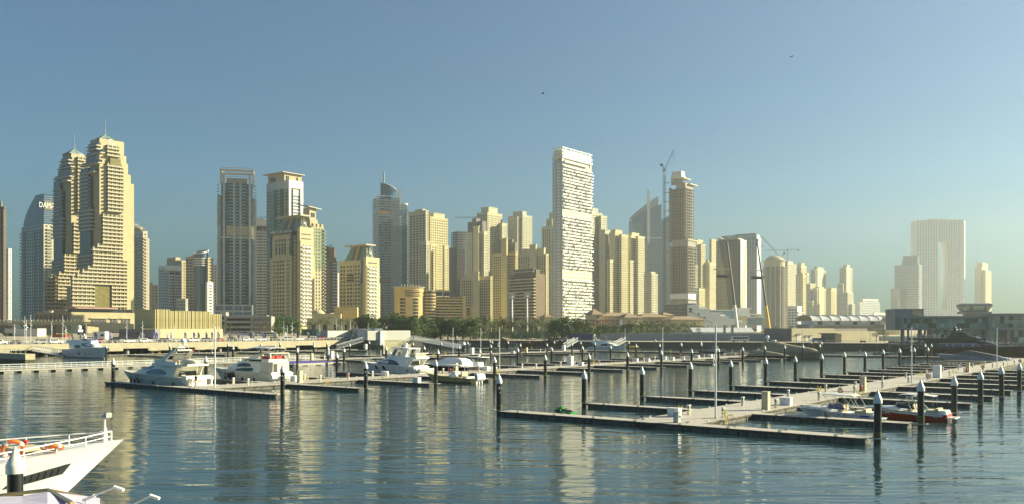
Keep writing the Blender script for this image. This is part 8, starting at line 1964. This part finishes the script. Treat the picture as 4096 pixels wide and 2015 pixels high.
BX('sign_strip',M_dark,T.t,T.lx(1444),T.lx(1468),-.06,0.02,T.H*.78,T.H*.86); b = MB(); b.torus((T.lx(1448),-.15,2.4),.35,.06,'y',14,5); b.cyl((T.lx(1448)-.25,-.15,2.65),(T.lx(1448)+.25,-.15,2.15),.05,n=4); b.build('no_entry_disc', M_red, T.t); T.done()
T = blk('container_building','white corrugated double block at the outer end of the quay','container building',1470,1530,1321,412,9,B_cor,rz=RZ*.8,z=4.06); corr(T,0,T.lx(1524),0,0,T.H-.2,B_cor,8); T.block(B_white,T.lx(1516),T.lx(1532),-1.2,9,-2.4,T.H); T.block(B_cor,T.lx(1531,-.5),T.lx(1641,-.5),-.5,10,0,T.H+.1); corr(T,T.lx(1534,-.5),T.lx(1641,-.5),-.5,0,T.H-.1,B_cor,12)
T.block(B_quay,T.lx(1530),T.lx(1641),-.4,10,-4.6,-.35,'quay_end_block'); T.done()
# viaduct and podium below the beige twins
t = thing('viaduct','pale concrete road viaduct with curved underside at the left edge','viaduct',G(0,540)); B_via = mat('viaduct concrete',(.46,.42,.30),.8,var=.06,scale=.2)
def vp(px,py,D=540): x,y,_ = atD(px,D); return (x-t.location.x, y-t.location.y, zat(py,D)-t.location.z)
def slab(name, m, top, bot, D0, D1):
    b = MB(); r = []
    for (px,pt),(p2,pb) in zip(top,bot): r.append([vp(px,pt,D0),vp(px,pb,D0),vp(px,pb,D1),vp(px,pt,D1)])
    b.rings(r); b.build(name, m, t)
PX = [-120,0,120,240,360,440,535]
slab('parapet', B_via, list(zip(PX,(1280,1279,1279,1281,1285,1288,1293))), list(zip(PX,(1286,1285,1285,1287,1290,1293,1299))), 540, 541)
slab('girder', B_via, list(zip(PX,(1287.5,1286.5,1286.5,1288,1291,1294,1300))), list(zip(PX,(1303,1298,1296,1297,1303,1312,1320))), 541.5, 556)
slab('abutment', B_via, [(395,1291),(460,1294),(536,1299)], [(395,1330),(460,1330),(536,1330)], 539, 558)
for px in (-40,30,205,330): a = vp(px,1298,548); BX('pier',M_conc,t,a[0]-1.5,a[0]+1.5,a[1]-3,a[1]+3,-2,a[2])
for i in range(40): a = vp(-60+i*15,1281.5,539.8); inst(boxmesh('rail_post',.12,.12,1.1,M_white),'rail_post',t,(a[0],a[1],vp(-60+i*15,1281,539.8)[2]+ (-.2)))
T = Tower('podium_building','beige hotel podium with dark colonnade and pink canopy under the twin towers','podium',285,770,z0=5.6)
T.block(B_gros,0,T.lx(540),0,T.ly(140),0,T.lz(1246)); T.block(B_dkgrey,-.3,.1,4,T.ly(140)-1,T.lz(1276),T.lz(1256),'colonnade_void')
for i in range(8): b = MB(); yy = 4+i*(T.ly(140)-6)/7; b.bx(-.9,.2,yy,yy+2.,T.lz(1282),T.lz(1250)); b.build('column', B_gros, T.t)
for pl, pr in ((364,425),(441,470),(484,520)): BX('loading_door',M_dark,T.t,T.lx(pl),T.lx(pr),-.3,.2,T.lz(1290),T.lz(1272)); BX('door_canopy',B_gros,T.t,T.lx(pl)-1,T.lx(pr)+1,-1.5,.1,T.lz(1271.5),T.lz(1268))
BX('pink_canopy',B_pink,T.t,T.lx(262,-3),T.lx(470,-3),-4,.5,T.lz(1232),T.lz(1226)); BX('pink_canopy',B_pink,T.t,-4,.5,1,T.ly(180),T.lz(1236),T.lz(1231))
T.block(G_dark,1,T.lx(530),.6,8,T.lz(1246),T.lz(1232),'lobby_glazing'); T.done()
T = blk('wall_building','plain white box wall beside the viaduct at the left edge','building',18,150,1312,480,10,B_cor,rz=.05,z=4.); BX('dark_base',M_dark,T.t,-.05,T.W*.24,-.1,0.05,0,T.H*.55); T.done()
T = blk('site_container','red site container under the viaduct','container',208,263,1335,470,5,M_red,rz=.05,z=4.3); T.done(); T = blk('site_cabin','small white site cabin beside the purple flag','cabin',371,420,1324,440,5,M_white,rz=.1,z=4.3); [T.put('window',pane_mesh(1.4,1.,M_glassd),(1.5+3*i,-.05,1.4)) for i in range(2)]; T.done()
T = blk('grey_terrace','dark grey stepped terrace with railing at the foot of the ribbed pavilion','terrace',476,620,1314,455,9,B_grey,rz=.08,z=4.1)
for i in range(4): T.block(B_dkgrey,T.W*.05,T.W*.62,-1-i*1.2,.1,0,T.H*.7-i*.9)
T.done()
# ------------------------------------------------------------------ ochre villas, red steel frame, stepped terraces
def villa(label, px0, px1, pt, pe, D, z=5.6, rz=.3, tower=None):
    T = Tower('villa', label, 'villa', px0, D, 'ochre villas with terracotta roofs', rz=rz, z0=z); W = T.lx(px1); H = T.lz(pe); d = 16
    T.face(B_hab,'R',0,0,W,0,H,cw=5.5,ww=.3,rh=3.6,wh=.6,zb=.12,g=G_dark,ztop=.2,balc=balc_mesh(3.2,1.,B_band)); T.block(B_hab,.1,W-.1,.5,d,0,H); T.block(B_hab,0,.1,0,d,0,H)
    zr = T.lz(pt); b = MB(); e = 1.3; r = min(W,d)/2
    b.add([(-e,-e,H),(W+e,-e,H),(W+e,d+e,H),(-e,d+e,H),(r*.9,d/2,zr),(W-r*.9,d/2,zr)],[(0,1,5,4),(1,2,5),(2,3,4,5),(3,0,4),(3,2,1,0)]); b.build('roof', B_roof, T.t); T.done()
for a in [('ochre villa partly behind the right foot of the white slab tower',2372,2410,1232,1256,690),('ochre villa right of the white slab tower, longest roof',2412,2540,1247,1262,700),('ochre villa with balconies facing right, second of the row',2500,2562,1248,1268,660),('ochre villa with white balcony front, third of the row',2562,2672,1250,1266,670),('small ochre villa tower with pyramid roof in the row',2655,2694,1246,1258,690),('low ochre villa before the white stepped terraces',2684,2816,1262,1276,655),('ochre villa roof peeping between dark hotel and white slab tower',2182,2212,1254,1266,760)]: villa(*a)
t = thing('steel_frame','rust red open steel frame structure above the dark hedge','steel frame',G(2352,590),.05); W = (2492-2352)/FPX*590; z1 = zat(1277,590)-t.location.z; z0 = zat(1296,590)-t.location.z
for i in range(12):
    for y in (0,6): inst(boxmesh('column',.35,.35,z1,mat('red oxide',(.26,.05,.03),.7) if 'red oxide' not in MATS else MATS['red oxide']),'column',t,(i*W/11,y,0))
for z in (z1-.3,z0): 
    for y in (0,6): b = MB(); b.bx(0,W,y-.2,y+.2,z,z+.35); b.build('beam', MATS['red oxide'], t)
for i in range(11): b = MB(); b.cyl((i*W/11,0,z0),((i+1)*W/11,0,z1-.3),.12,n=4); b.build('brace', MATS['red oxide'], t)
BX('white_frame',M_white,t,W-2.2,W,-.4,-.1,z0-2,z1+.4)
T = Tower('terraced_building','white building stepping down to the right in terraces, plain side wall facing','terraced building',2690,800,z0=5.6,rz=math.radians(12)); st = [(2752,1212),(2796,1226),(2838,1241),(2870,1256),(2902,1268),(2938,1280)]; xp = T.lx(2752)*.0+T.lx(2750); T.block(B_dkgrey,0,T.lx(2752),1,20,0,T.lz(1216)); 
for i in range(5): T.block(B_rawc,-.5,T.lx(2750),0,20,T.lz(1288-15*i),T.lz(1286-15*i),'floor_slab')
for i,(px,pt) in enumerate(st):
    x1 = T.lx(px+44); T.block(B_white,xp,x1,0,24,0,T.lz(pt+6)); BX('terrace_slab',M_white,T.t,x1-8,x1+3.5,1,24,T.lz(pt+6),T.lz(pt+5.2)); BX('terrace_glazing',G_dark,T.t,x1-7.5,x1-1.,2,22,T.lz(pt+18),T.lz(pt+8)) if 0 else None
    b = MB(); b.bx(xp+2,x1-1,4,22,T.lz(pt+5),T.lz(pt-2)); b.build('set_back_storey', [G_pale,B_white][i%2], T.t); xp = x1-.02
for (pl,pr,py) in ((2756,2768,1230),(2756,2768,1240),(2792,2798,1250),(2814,2820,1264)): BX('window',G_dark,T.t,T.lx(pl),T.lx(pr),-.12,.05,T.lz(py+8),T.lz(py))
b = MB(); b.tube([(T.lx(2762),-.5,T.lz(1244)),(T.lx(2850),-.5,T.lz(1292))],.5,4); b.build('stair_rail', M_galv, T.t); T.done()
T = Tower('white_terraces','white low beach buildings with horizontal roof slabs behind the mobile cranes','low building',2890,830,z0=5.6,rz=.1)
for i,(pl,pr,pt,pb) in enumerate([(2838,2950,1240,1300),(2900,2990,1262,1300),(2985,3050,1268,1300),(2946,2998,1232,1300),(2990,3046,1255,1268)]): T.block([G_pale,B_cream,G_pale,B_white,B_band][i],T.lx(pl,i*2),T.lx(pr,i*2),i*2,14+i,max(0,T.lz(pb)),T.lz(pt),'storey'); BX('roof_slab',M_white,T.t,T.lx(pl,i*2)-2,T.lx(pr,i*2)+2,i*2-1.5,14,T.lz(pt),T.lz(pt-3))
lettering('ROSIS', 2.6, M_white, T.t, (T.lx(3018,3),2.4,T.lz(1259)), depth=.1, name='sign_lettering') if 0 else None
T.done()
# ------------------------------------------------------------------ white tent, long vaulted roof
t = thing('marquee','long white marquee tent with gabled bays behind the pale fence','marquee',G(2772,520),.1); W = (3022-2772)/FPX*520*1.02; z0 = zat(1326,520)-t.location.z; z1 = zat(1308,520)-t.location.z
n = 8
for i in range(n): b = MB(); x0, x1 = W*i/n+.06, W*(i+1)/n-.06; b.add([(x0,0,z0),(x1,0,z0),(x1,6,z1),(x0,6,z1),(x0,12,z0),(x1,12,z0),(x0,0,z0-.1),(x1,0,z0-.1)],[(0,1,2,3),(3,2,5,4),(1,5,2),(0,3,4)]); b.build('roof_bay', M_lil, t); BX('side_wall',M_white,t,x0,x1,.1,.2,0,z0)
for px in (2898,2929): a = atD(px,516); b = MB(); b.bx(-.7,.7,-.3,.3,0,zat(1298,516)-3.2); tag(b.build('hoarding_post', M_grh, None, (a[0],a[1],3.2)),'leaning grey post in front of the white marquee, %s of two'%('left' if px < 2910 else 'right'),'post')
T = blk('grandstand_building','long building with white ribbed vaulted fabric roof beyond the beige wall','building',3245,3590,1288,560,14,None,rz=math.radians(16),z=3.6); W,H = T.W,T.H; B_bk = mat('brown grey brick',(.26,.24,.22),.85,var=.1,scale=.4)
T.block(B_bk,-T.W*.06,T.W*.8,-4,10,0,T.lz(1296)); T.block(B_white,2,T.W,.5,14,T.lz(1296),T.lz(1281)); n = 9; zt = T.lz(1257); zb2 = T.lz(1281)
for i in range(n):
    b = MB(); x0 = W*i/n; x1 = W*(i+1)/n-.1; rs = []
    for u in range(6): xx = x0+(x1-x0)*u/5; sag = -.7*math.sin(math.pi*u/5); rs.append([(xx,8-9*math.cos(math.pi*k/8),zb2+(zt-zb2+sag)*math.sin(math.pi*k/8)) for k in range(9)])
    b.rings(rs,closed=False,c0=False,c1=False); b.build('roof_bay', M_lil, T.t, smooth=60); b = MB(); b.tube([(x0,8-9.1*math.cos(math.pi*k/8),zb2+(zt-zb2+.15)*math.sin(math.pi*k/8)) for k in range(9)],.14,4); b.build('roof_rib', M_galv, T.t)
    b = MB(); b.cyl((x0,-1,T.lz(1296)),(x0,-1,zb2),.12,n=5); b.build('post', M_galv, T.t)
for i in range(4): BX('door',M_dark,T.t,W*(.08+.2*i),W*(.13+.2*i),.35,.5,T.lz(1296),T.lz(1284))
for i in range(3): BX('brick_band',B_dkgrey,T.t,0,W*.8,-4.1,-3.9,T.lz(1309-4*i),T.lz(1308-4*i))
b = MB(); rs = []; 
for k in range(7): xx = T.lx(3520)+(T.W-T.lx(3520)+1)*k/6; z = T.lz(1284)+2.4*math.sin(math.pi*k/6); rs.append([(xx,-7,z),(xx,3,z+1),(xx,3,z+1.4),(xx,-7,z+.4)])
b.rings(rs); b.build('timber_canopy', M_tan, T.t)
for k in range(6): b = MB(); xx = T.lx(3524)+k*1.9; b.cyl((xx,-3,T.lz(1330)),(xx,-3,T.lz(1283)),.3,n=6); b.build('canopy_column', B_white, T.t)
T.block(B_cream,T.lx(3515),T.W,-2,4,0,T.lz(1316),'stair_block'); T.done()
# beige windowless building
T = Tower('service_building','windowless beige service building with dark grey left wing and steel doors','service building',3168,440,z0=3.1,rz=math.radians(30)); W = T.lx(3337); H = T.lz(1311); B_dg = mat('dark grey render',(.15,.15,.165),.8,var=.08,scale=.3); B_bg = mat('beige render',(.43,.38,.25),.8,var=.05,scale=.2)
T.block(B_bg,0,W,0,14,0,H); T.block(B_dg,-.4,-.02,0,T.ly(3057,-.4),0,H); T.block(B_dg,-.3,12,.5,T.ly(3057,-.4),0,H-.1); T.block(B_bg,W-.1,T.lx(3515),.8,12,0,T.lz(1323)); T.block(B_bk,T.lx(3337),T.lx(3520),8,14,0,T.lz(1312))
for pl, pr, pt in ((3186,3204,1335),(3221,3231,1341),(3238,3248,1341)): BX('steel_door',M_galv,T.t,T.lx(pl),T.lx(pr),-.12,.1,0,T.lz(pt)); BX('door_canopy',B_dg,T.t,T.lx(pl)-.3,T.lx(pr)+.5,-.8,.1,T.lz(pt),T.lz(pt)+.2)
for pl, pr in ((3112,3134),(3138,3158)): BX('door',B_dkgrey,T.t,-.55,-.3,T.ly(pr),T.ly(pl),0,T.lz(1336))
T.done()
T = Tower('guard_booth','small grey guard booth with window and cream side, red white barrier beside','booth',3340,412,z0=3.05,rz=math.radians(8)); T.block(B_dg,T.lx(3301),0,0,4,0,T.lz(1333)); T.block(B_bg,0,T.lx(3365),-.2,4,0,T.lz(1332)); BX('roof',B_dg,T.t,T.lx(3292),T.lx(3344),-1.,4.4,T.lz(1333),T.lz(1330)); BX('window',G_green,T.t,T.lx(3304),T.lx(3333),-.08,.1,T.lz(1356),T.lz(1344)); b = MB(); b.cyl((T.lx(3300),-3,.9),(T.lx(3322),-3,1.5),.1,n=5); b.build('barrier_arm', M_red, T.t); T.done()
# dark glass club building on the right
T = Tower('club_building','dark grey framed glass clubhouse on columns above the rocks at right','clubhouse',3600,372,z0=3.1,rz=math.radians(-8)); B_dk = mat('charcoal cladding',(.27,.27,.275),.6,var=.06,scale=.3)
W = T.lx(3950); zt = T.lz(1265); zb2 = T.lz(1317); gA = glass('club',(.40,.50,.42),.35,.05,1.)  # pale green pane base stands in for reflected water and greenery
xL = T.lx(3584); BX('tall_frame',B_dk,T.t,xL,T.lx(3700),1.5,16,T.lz(1318),T.lz(1233)); BX('roof_box',B_bg,T.t,T.lx(3652),T.lx(3688),1.,12,zt,T.lz(1237)); BX('roof_cap',B_silver,T.t,T.lx(3650),T.lx(3690),.5,13,T.lz(1237),T.lz(1235))
for z0_, z1_ in ((T.lz(1272.5),zt),(zb2,T.lz(1309.5))): BX('frame_beam',B_dk,T.t,0,W,-1.2,14,z0_,z1_)
BX('frame_end',B_dk,T.t,0,T.lx(3612),-1.2,14,T.lz(1309.4),T.lz(1272.6)); BX('roof_edge',B_silver,T.t,-.3,W+.2,-1.4,14,zt,zt+.3)
def panes(x0, x1, y, z0, z1, nx, nz):
    w, h = (x1-x0)/nx, (z1-z0)/nz; me = pane_mesh(w-.08,h-.08,gA,.04); me2 = pane_mesh(w-.08,h-.08,G_green,.04)
    for i in range(nx):
        for k in range(nz): q = inst(me if rt.random() < .75 else me2,'pane',T.t,(x0+(i+.5)*w,y+rt.uniform(-.01,.01),z0+k*h+.04)); q.rotation_euler = (rt.uniform(-.012,.012),0,rt.uniform(-.012,.012))
    BX('glazing_backing',M_dark,T.t,x0,x1,y+.1,y+.14,z0,z1)
panes(T.lx(3612),T.lx(3946),.2,T.lz(1309.5),T.lz(1272.5),20,2); panes(T.lx(3734),T.lx(3946),1.2,0,zb2,14,3)
BX('column',B_dk,T.t,T.lx(3725),T.lx(3734),-.8,6,0,zb2)
for px in (3606,3618,3645,3675,3688,3713): b = MB(); x = T.lx(px,4); y = 1 if px in (3606,3675) else 8; b.bx(x-.35,x+.35,y,y+.8,0,zb2); b.build('column', B_dk, T.t)
x0, x1 = T.lx(3952,-2), T.lx(4200,-2)
for z0_, z1_ in ((T.lz(1263),T.lz(1253)),(T.lz(1318),T.lz(1308))): BX('frame_beam',B_dk,T.t,x0,x1,-3,14,z0_,z1_)
BX('frame_end',B_dk,T.t,x0,T.lx(3964,-2),-3,14,T.lz(1308),T.lz(1263)); panes(T.lx(3964,-1),x1,-1.,T.lz(1308),T.lz(1263),13,3); panes(T.lx(3957,0),x1,0,0,T.lz(1318),12,2)
for px in (4032,3952): b = MB(); x = T.lx(px,-2); b.bx(x-.5,x+.8,-2.6,0,0,T.lz(1318)); b.build('column', B_dk, T.t)
BX('terrace',M_prom,T.t,xL,x1,-4,18,-.5,.02); T.done()
t = Tower('control_tower','small green-glazed control tower with sloping windows on the clubhouse roof','control tower',3862,400,z0=3.1,rz=math.radians(-8)); c0, c1 = t.lx(3862), t.lx(3968); cm = (c0+c1)/2; hw = (c1-c0)/2
BX('shaft',B_dk,t.t,cm-hw*.65,cm+hw*.7,2,9,0,t.lz(1249)); BX('balcony',B_dk,t.t,cm-hw*.98,cm+hw*.98,0,11,t.lz(1252),t.lz(1244))
def ring(s, py): return [(cm-hw*s,5.5-5.5*s,t.lz(py)),(cm+hw*s,5.5-5.5*s,t.lz(py)),(cm+hw*s,5.5+5.5*s,t.lz(py)),(cm-hw*s,5.5+5.5*s,t.lz(py))]
b = MB(); b.rings([ring(.8,1244),ring(1.04,1221)]); b.build('cab_glazing', gA, t.t); b = MB(); b.rings([ring(1.06,1221),ring(1.0,1214),ring(.78,1210)]); b.build('cab_roof', B_dk, t.t)
for u in (-.52,.55): b = MB(); b.box((cm+hw*u,-.1,t.lz(1232)),(.35,.5,2.7),rx=.42); b.build('cab_mullion', B_dk, t.t)
t.done()
hoard('fence','white low fence behind the columns of the glass clubhouse',[(3515,470),(3740,455)],2.4,M_wh,2.)
# street lamps and small things on the right promenade
def mk_pl(label): t = thing('lamp_post', label, 'lamp post'); b = MB(); b.cyl((0,0,0),(0,0,7),.1,.06,6); b.build('mast', M_dark, t); BX('lamp_head',M_dark,t,-.15,.7,-.12,.12,6.95,7.05); return t
for i,(px,D) in enumerate([(3480,420),(3660,368),(3785,355),(3911,345),(4038,335),(2252,440)]): place('plamp', mk_pl, G(px,D), .3, 'dark lamp post on the promenade, %s'%['left of the slim green trees','before the clubhouse columns','before the clubhouse ground glazing','right of the clubhouse middle','near the right picture edge','beside the row of cars above the dhow'][i], 'dark promenade lamp posts')
t = thing('buggy','small dark golf buggy on the promenade before the slim trees','buggy',G(3452,415)); BX('body',M_dark,t,-1.2,1.2,-.6,.6,.3,.9); BX('roof',M_dark,t,-1.,1.,-.65,.65,1.8,1.9); b = MB(); [b.cyl((x,s*.55,.9),(x,s*.55,1.8),.05,n=4) for x in (-.9,.9) for s in (-1,1)]; b.build('posts', M_galv, t)
for x in (-.8,.8): b = MB(); b.cyl((x,-.65,.25),(x,.65,.25),.25,n=8); b.build('wheels', M_gap, t)
for i,(px,D,w,lab) in enumerate([(1367,421,'walk','pedestrian walking on the quay left of two others, before the white container wall'),(1374,421,'stand','pedestrian in the middle before the white container wall'),(1384,421,'walk','pedestrian walking on the right before the white container wall'),(1761,505,'walk','walker in white on the far bank promenade above the long gangway'),(1904,502,'walk','walker in dark clothes on the far bank promenade'),(1915,560,'stand','person standing on the sandy bank by the road'),(1960,560,'walk','person walking along the road below the palms'),(1725,400,'stand','person crouching near the outer pontoon behind the yacht hardtop')]):
    x,y,z = G(px,D); person((x,y,(4.06 if px < 1400 else DECK if px == 1725 else z)), 1.6+i, ['black','white','black','white','black','khaki','blue','black'][i], ['black','khaki'][i%2], w, lab)
# ------------------------------------------------------------------ cranes
M_cr = mat('crane green steel',(.09,.14,.13),.6); M_cry = mat('crane yellow',(.62,.40,.05),.5)
def lattice(b, p0, p1, w, step=None):
    p0, p1 = Vector(p0), Vector(p1); d = p1-p0; L = d.length; d.normalize(); u = d.orthogonal().normalized(); v = d.cross(u); n = max(3,int(L/(step or w*1.3))); cs = [(u*s+v*r)*w/2 for s,r in ((-1,-1),(1,-1),(1,1),(-1,1))]
    for c in cs: b.cyl(tuple(p0+c),tuple(p1+c),w*.09,n=4)
    for i in range(n):
        for k in range(4): b.cyl(tuple(p0+d*(L*i/n)+cs[k]),tuple(p0+d*(L*(i+1)/n)+cs[(k+1)%4]),w*.05,n=3)
def tcrane(label, px, D, pbase, ptop, jib, tail, m=M_cr, w=2.4, z0=None):
    x,y,_ = atD(px,D); z = gz(x,y) if z0 is None else z0; t = thing('tower_crane', label, 'tower crane', (x,y,z))
    def P(px_,py_): q = atD(px_,D); return (q[0]-x, q[1]-y, zat(py_,D)-z)
    if pbase is not None: b = MB(); p0 = P(px,pbase); lattice(b,(0,0,max(0,p0[2])),P(px,ptop),w); b.build('mast', m, t)
    b = MB(); lattice(b,P(px,ptop),P(*jib),w*.6); b.build('jib', m, t); b = MB(); lattice(b,P(px,ptop),P(*tail),w*.6); b.build('counter_jib', m, t)
    a = P(*tail); BX('counterweight',M_dark,t,a[0]-1.5,a[0]+1.5,a[1]-1,a[1]+1,a[2]-3.,a[2]); a = P(px,ptop); BX('cab',m,t,a[0]-1.4,a[0]+1.4,a[1]-1.4,a[1]+1.4,a[2]-1,a[2]+1.6); return t, P
t, P = tcrane('luffing tower crane tied to the left side of the concrete high-rise, jib raised right', 2657, 1090, 1310, 684, (2694,602), (2646,656))
for py in (734,772,809,846,890,950,1010): b = MB(); q0, q1 = P(2657,py), P(2680,py-2); b.cyl(q0,q1,.5,n=4); b.build('tie_bar', M_cr, t)
b = MB(); q0, q1 = P(2695,603), P(2695,645); b.cyl(q0,q1,.12,n=3); b.bx(q1[0]-.6,q1[0]+.6,q1[1]-.5,q1[1]+.5,P(2695,628)[2],P(2695,624)[2]); b.build('hook_line', M_dark, t)
tcrane('flat-top tower crane over the hazy cream tower, jib reaching left', 3150, 1960, 1310, 1000, (3060,1002), (3194,998))
tcrane('luffing crane on the round shell roof, long jib raised to the left', 3122, 1500, None, 1030, (3046,946), (3137,1008), z0=5.)
tcrane('crane jib reaching left from behind the tall stepped yellow tower', 1908, 1480, None, 870, (1817,871), (1912,869), z0=5.)
def mcrane(label, bx_, by_, tx, ty, D, mlow, split, plat, m2):
    x,y,_ = atD(bx_,D); z = gz(x,y); t = thing('mobile_crane', label, 'mobile crane', (x,y,z))
    def P(px_,py_,dy=0): q = atD(px_,D); return (q[0]-x, q[1]-y+dy, zat(py_,D)-z)
    BX('chassis',mlow,t,-6,6,-1.4,1.4,.6,2.4); b = MB(); [b.cyl((-4.5+i*2.2,-1.45,.6),(-4.5+i*2.2,1.45,.6),.6,n=8) for i in range(5)]; b.build('wheels', M_gap, t)
    s = split; mx, my = bx_+(tx-bx_)*s, by_+(ty-by_)*s; b = MB(); b.cyl((0,0,1.5),P(mx,my),1.25,1.0,6); b.build('lower_boom', mlow, t)
    for k in range(3): u0, u1 = s+(1-s)*k/3, s+(1-s)*(k+1)/3; b = MB(); b.cyl(P(bx_+(tx-bx_)*u0,by_+(ty-by_)*u0),P(bx_+(tx-bx_)*u1,by_+(ty-by_)*u1),.85-.13*k,.8-.13*k,6); b.build('telescopic_boom', M_dark, t)
    b = MB(); a = P(tx,ty); b.bx(a[0]-1,a[0]+1,a[1]-.7,a[1]+.7,a[2]-1,a[2]+1); b.build('boom_head', B_cream, t)
    px0, py0 = plat; b = MB(); b.cyl(P(tx-2,ty+2),P(px0,py0-30),.1,n=3); [b.cyl(P(px0,py0-30),P(px0+k*22,py0-2),.07,n=3) for k in (-1,1)]; b.build('cables', M_dark, t)
    c = atD(px0,D); q = thing('sky_dining_platform','dark dining platform full of seated people hanging from the %s mobile crane'%('left' if px0 < 2950 else 'right'),'platform',(c[0],c[1],zat(py0,D)),.1)
    BX('roof',M_galv,q,-6,6,-2.8,2.8,1.2,1.6); b = MB(); b.bx(-4.4,4.4,-2.2,2.2,-5.,-4.6); b.bx(-4,4,-.7,.7,-4.6,-3.4); b.build('table', M_dark, q); b = MB(); [b.cyl((i*3.,s*1.6,-4.6),(i*3.,s*1.6,1.2),.12,n=4) for i in (-1,1) for s in (-1,1)]; b.build('posts', M_dark, q)
    for i in range(10): b = MB(); xx = -4.5+i*1.; b.box((xx,-2.5,-4.),(.7,.7,.12)); b.box((xx,-2.8,-3.4),(.7,.12,1.2)); b.build('seat', M_dark, q)
    for i in range(10): person((c[0]-4.4+i*.98,c[1]-2.5-.1*i*0,zat(py0,D)-4.4),-1.57,rp.choice(['black','white','black']),'black','sit','diner in dark or white clothes seated on the hanging %s platform'%('left' if px0 < 2950 else 'right'),'diners on the hanging platforms')
mcrane('mobile crane with white lower boom and black telescopic boom, left of two', 2950, 1312, 2908, 962, 640, B_white, .27, (2890,1082), 0)
mcrane('mobile crane with yellow lower boom and black telescopic boom, right of two', 3078, 1316, 3028, 962, 660, M_cry, .27, (3026,1088), 0)
# birds in the sky
for i,(px,py,D,lab) in enumerate([(2172,375,180,'dark bird gliding high above the white slab tower'),(3166,228,160,'dark bird flying high at the upper right'),(3046,988,500,'tiny dark bird beside the pale slab tower')]):
    x,y,_ = atD(px,D); t = thing('bird', lab, 'bird', (x,y,zat(py,D)), .4*i); s = D/170; b = MB(); b.rings([[(u*s,r*s*math.cos(2*math.pi*k/6),r*s*math.sin(2*math.pi*k/6)) for k in range(6)] for u,r in ((-.35,.01),(-.1,.09),(.15,.08),(.3,.01))]); b.build('body', M_dark, t)
    for sd in (-1,1): b = MB(); b.add([(.15*s,0,0),(-.12*s,0,0),(-.1*s,sd*.35*s,.14*s),(.12*s,sd*.35*s,.16*s),(-.08*s,sd*.75*s,.02*s)],[(0,1,2,3),(3,2,4)]); b.build('wing', M_dark, t)

# ------------------------------------------------------------------ haze
hz = MB(); hz.bx(-1750,1750,-60,2620,-4.5,318)
hm = bpy.data.materials.new('haze air'); hm.use_nodes = True; n = hm.node_tree; n.nodes.clear()
out = n.nodes.new('ShaderNodeOutputMaterial'); pv = n.nodes.new('ShaderNodeVolumePrincipled')
pv.inputs['Color'].default_value = (.91,.95,.92,1); pv.inputs['Density'].default_value = .00014; pv.inputs['Anisotropy'].default_value = .48
n.links.new(pv.outputs[0], out.inputs['Volume'])
stuff(hz.build('haze', hm))
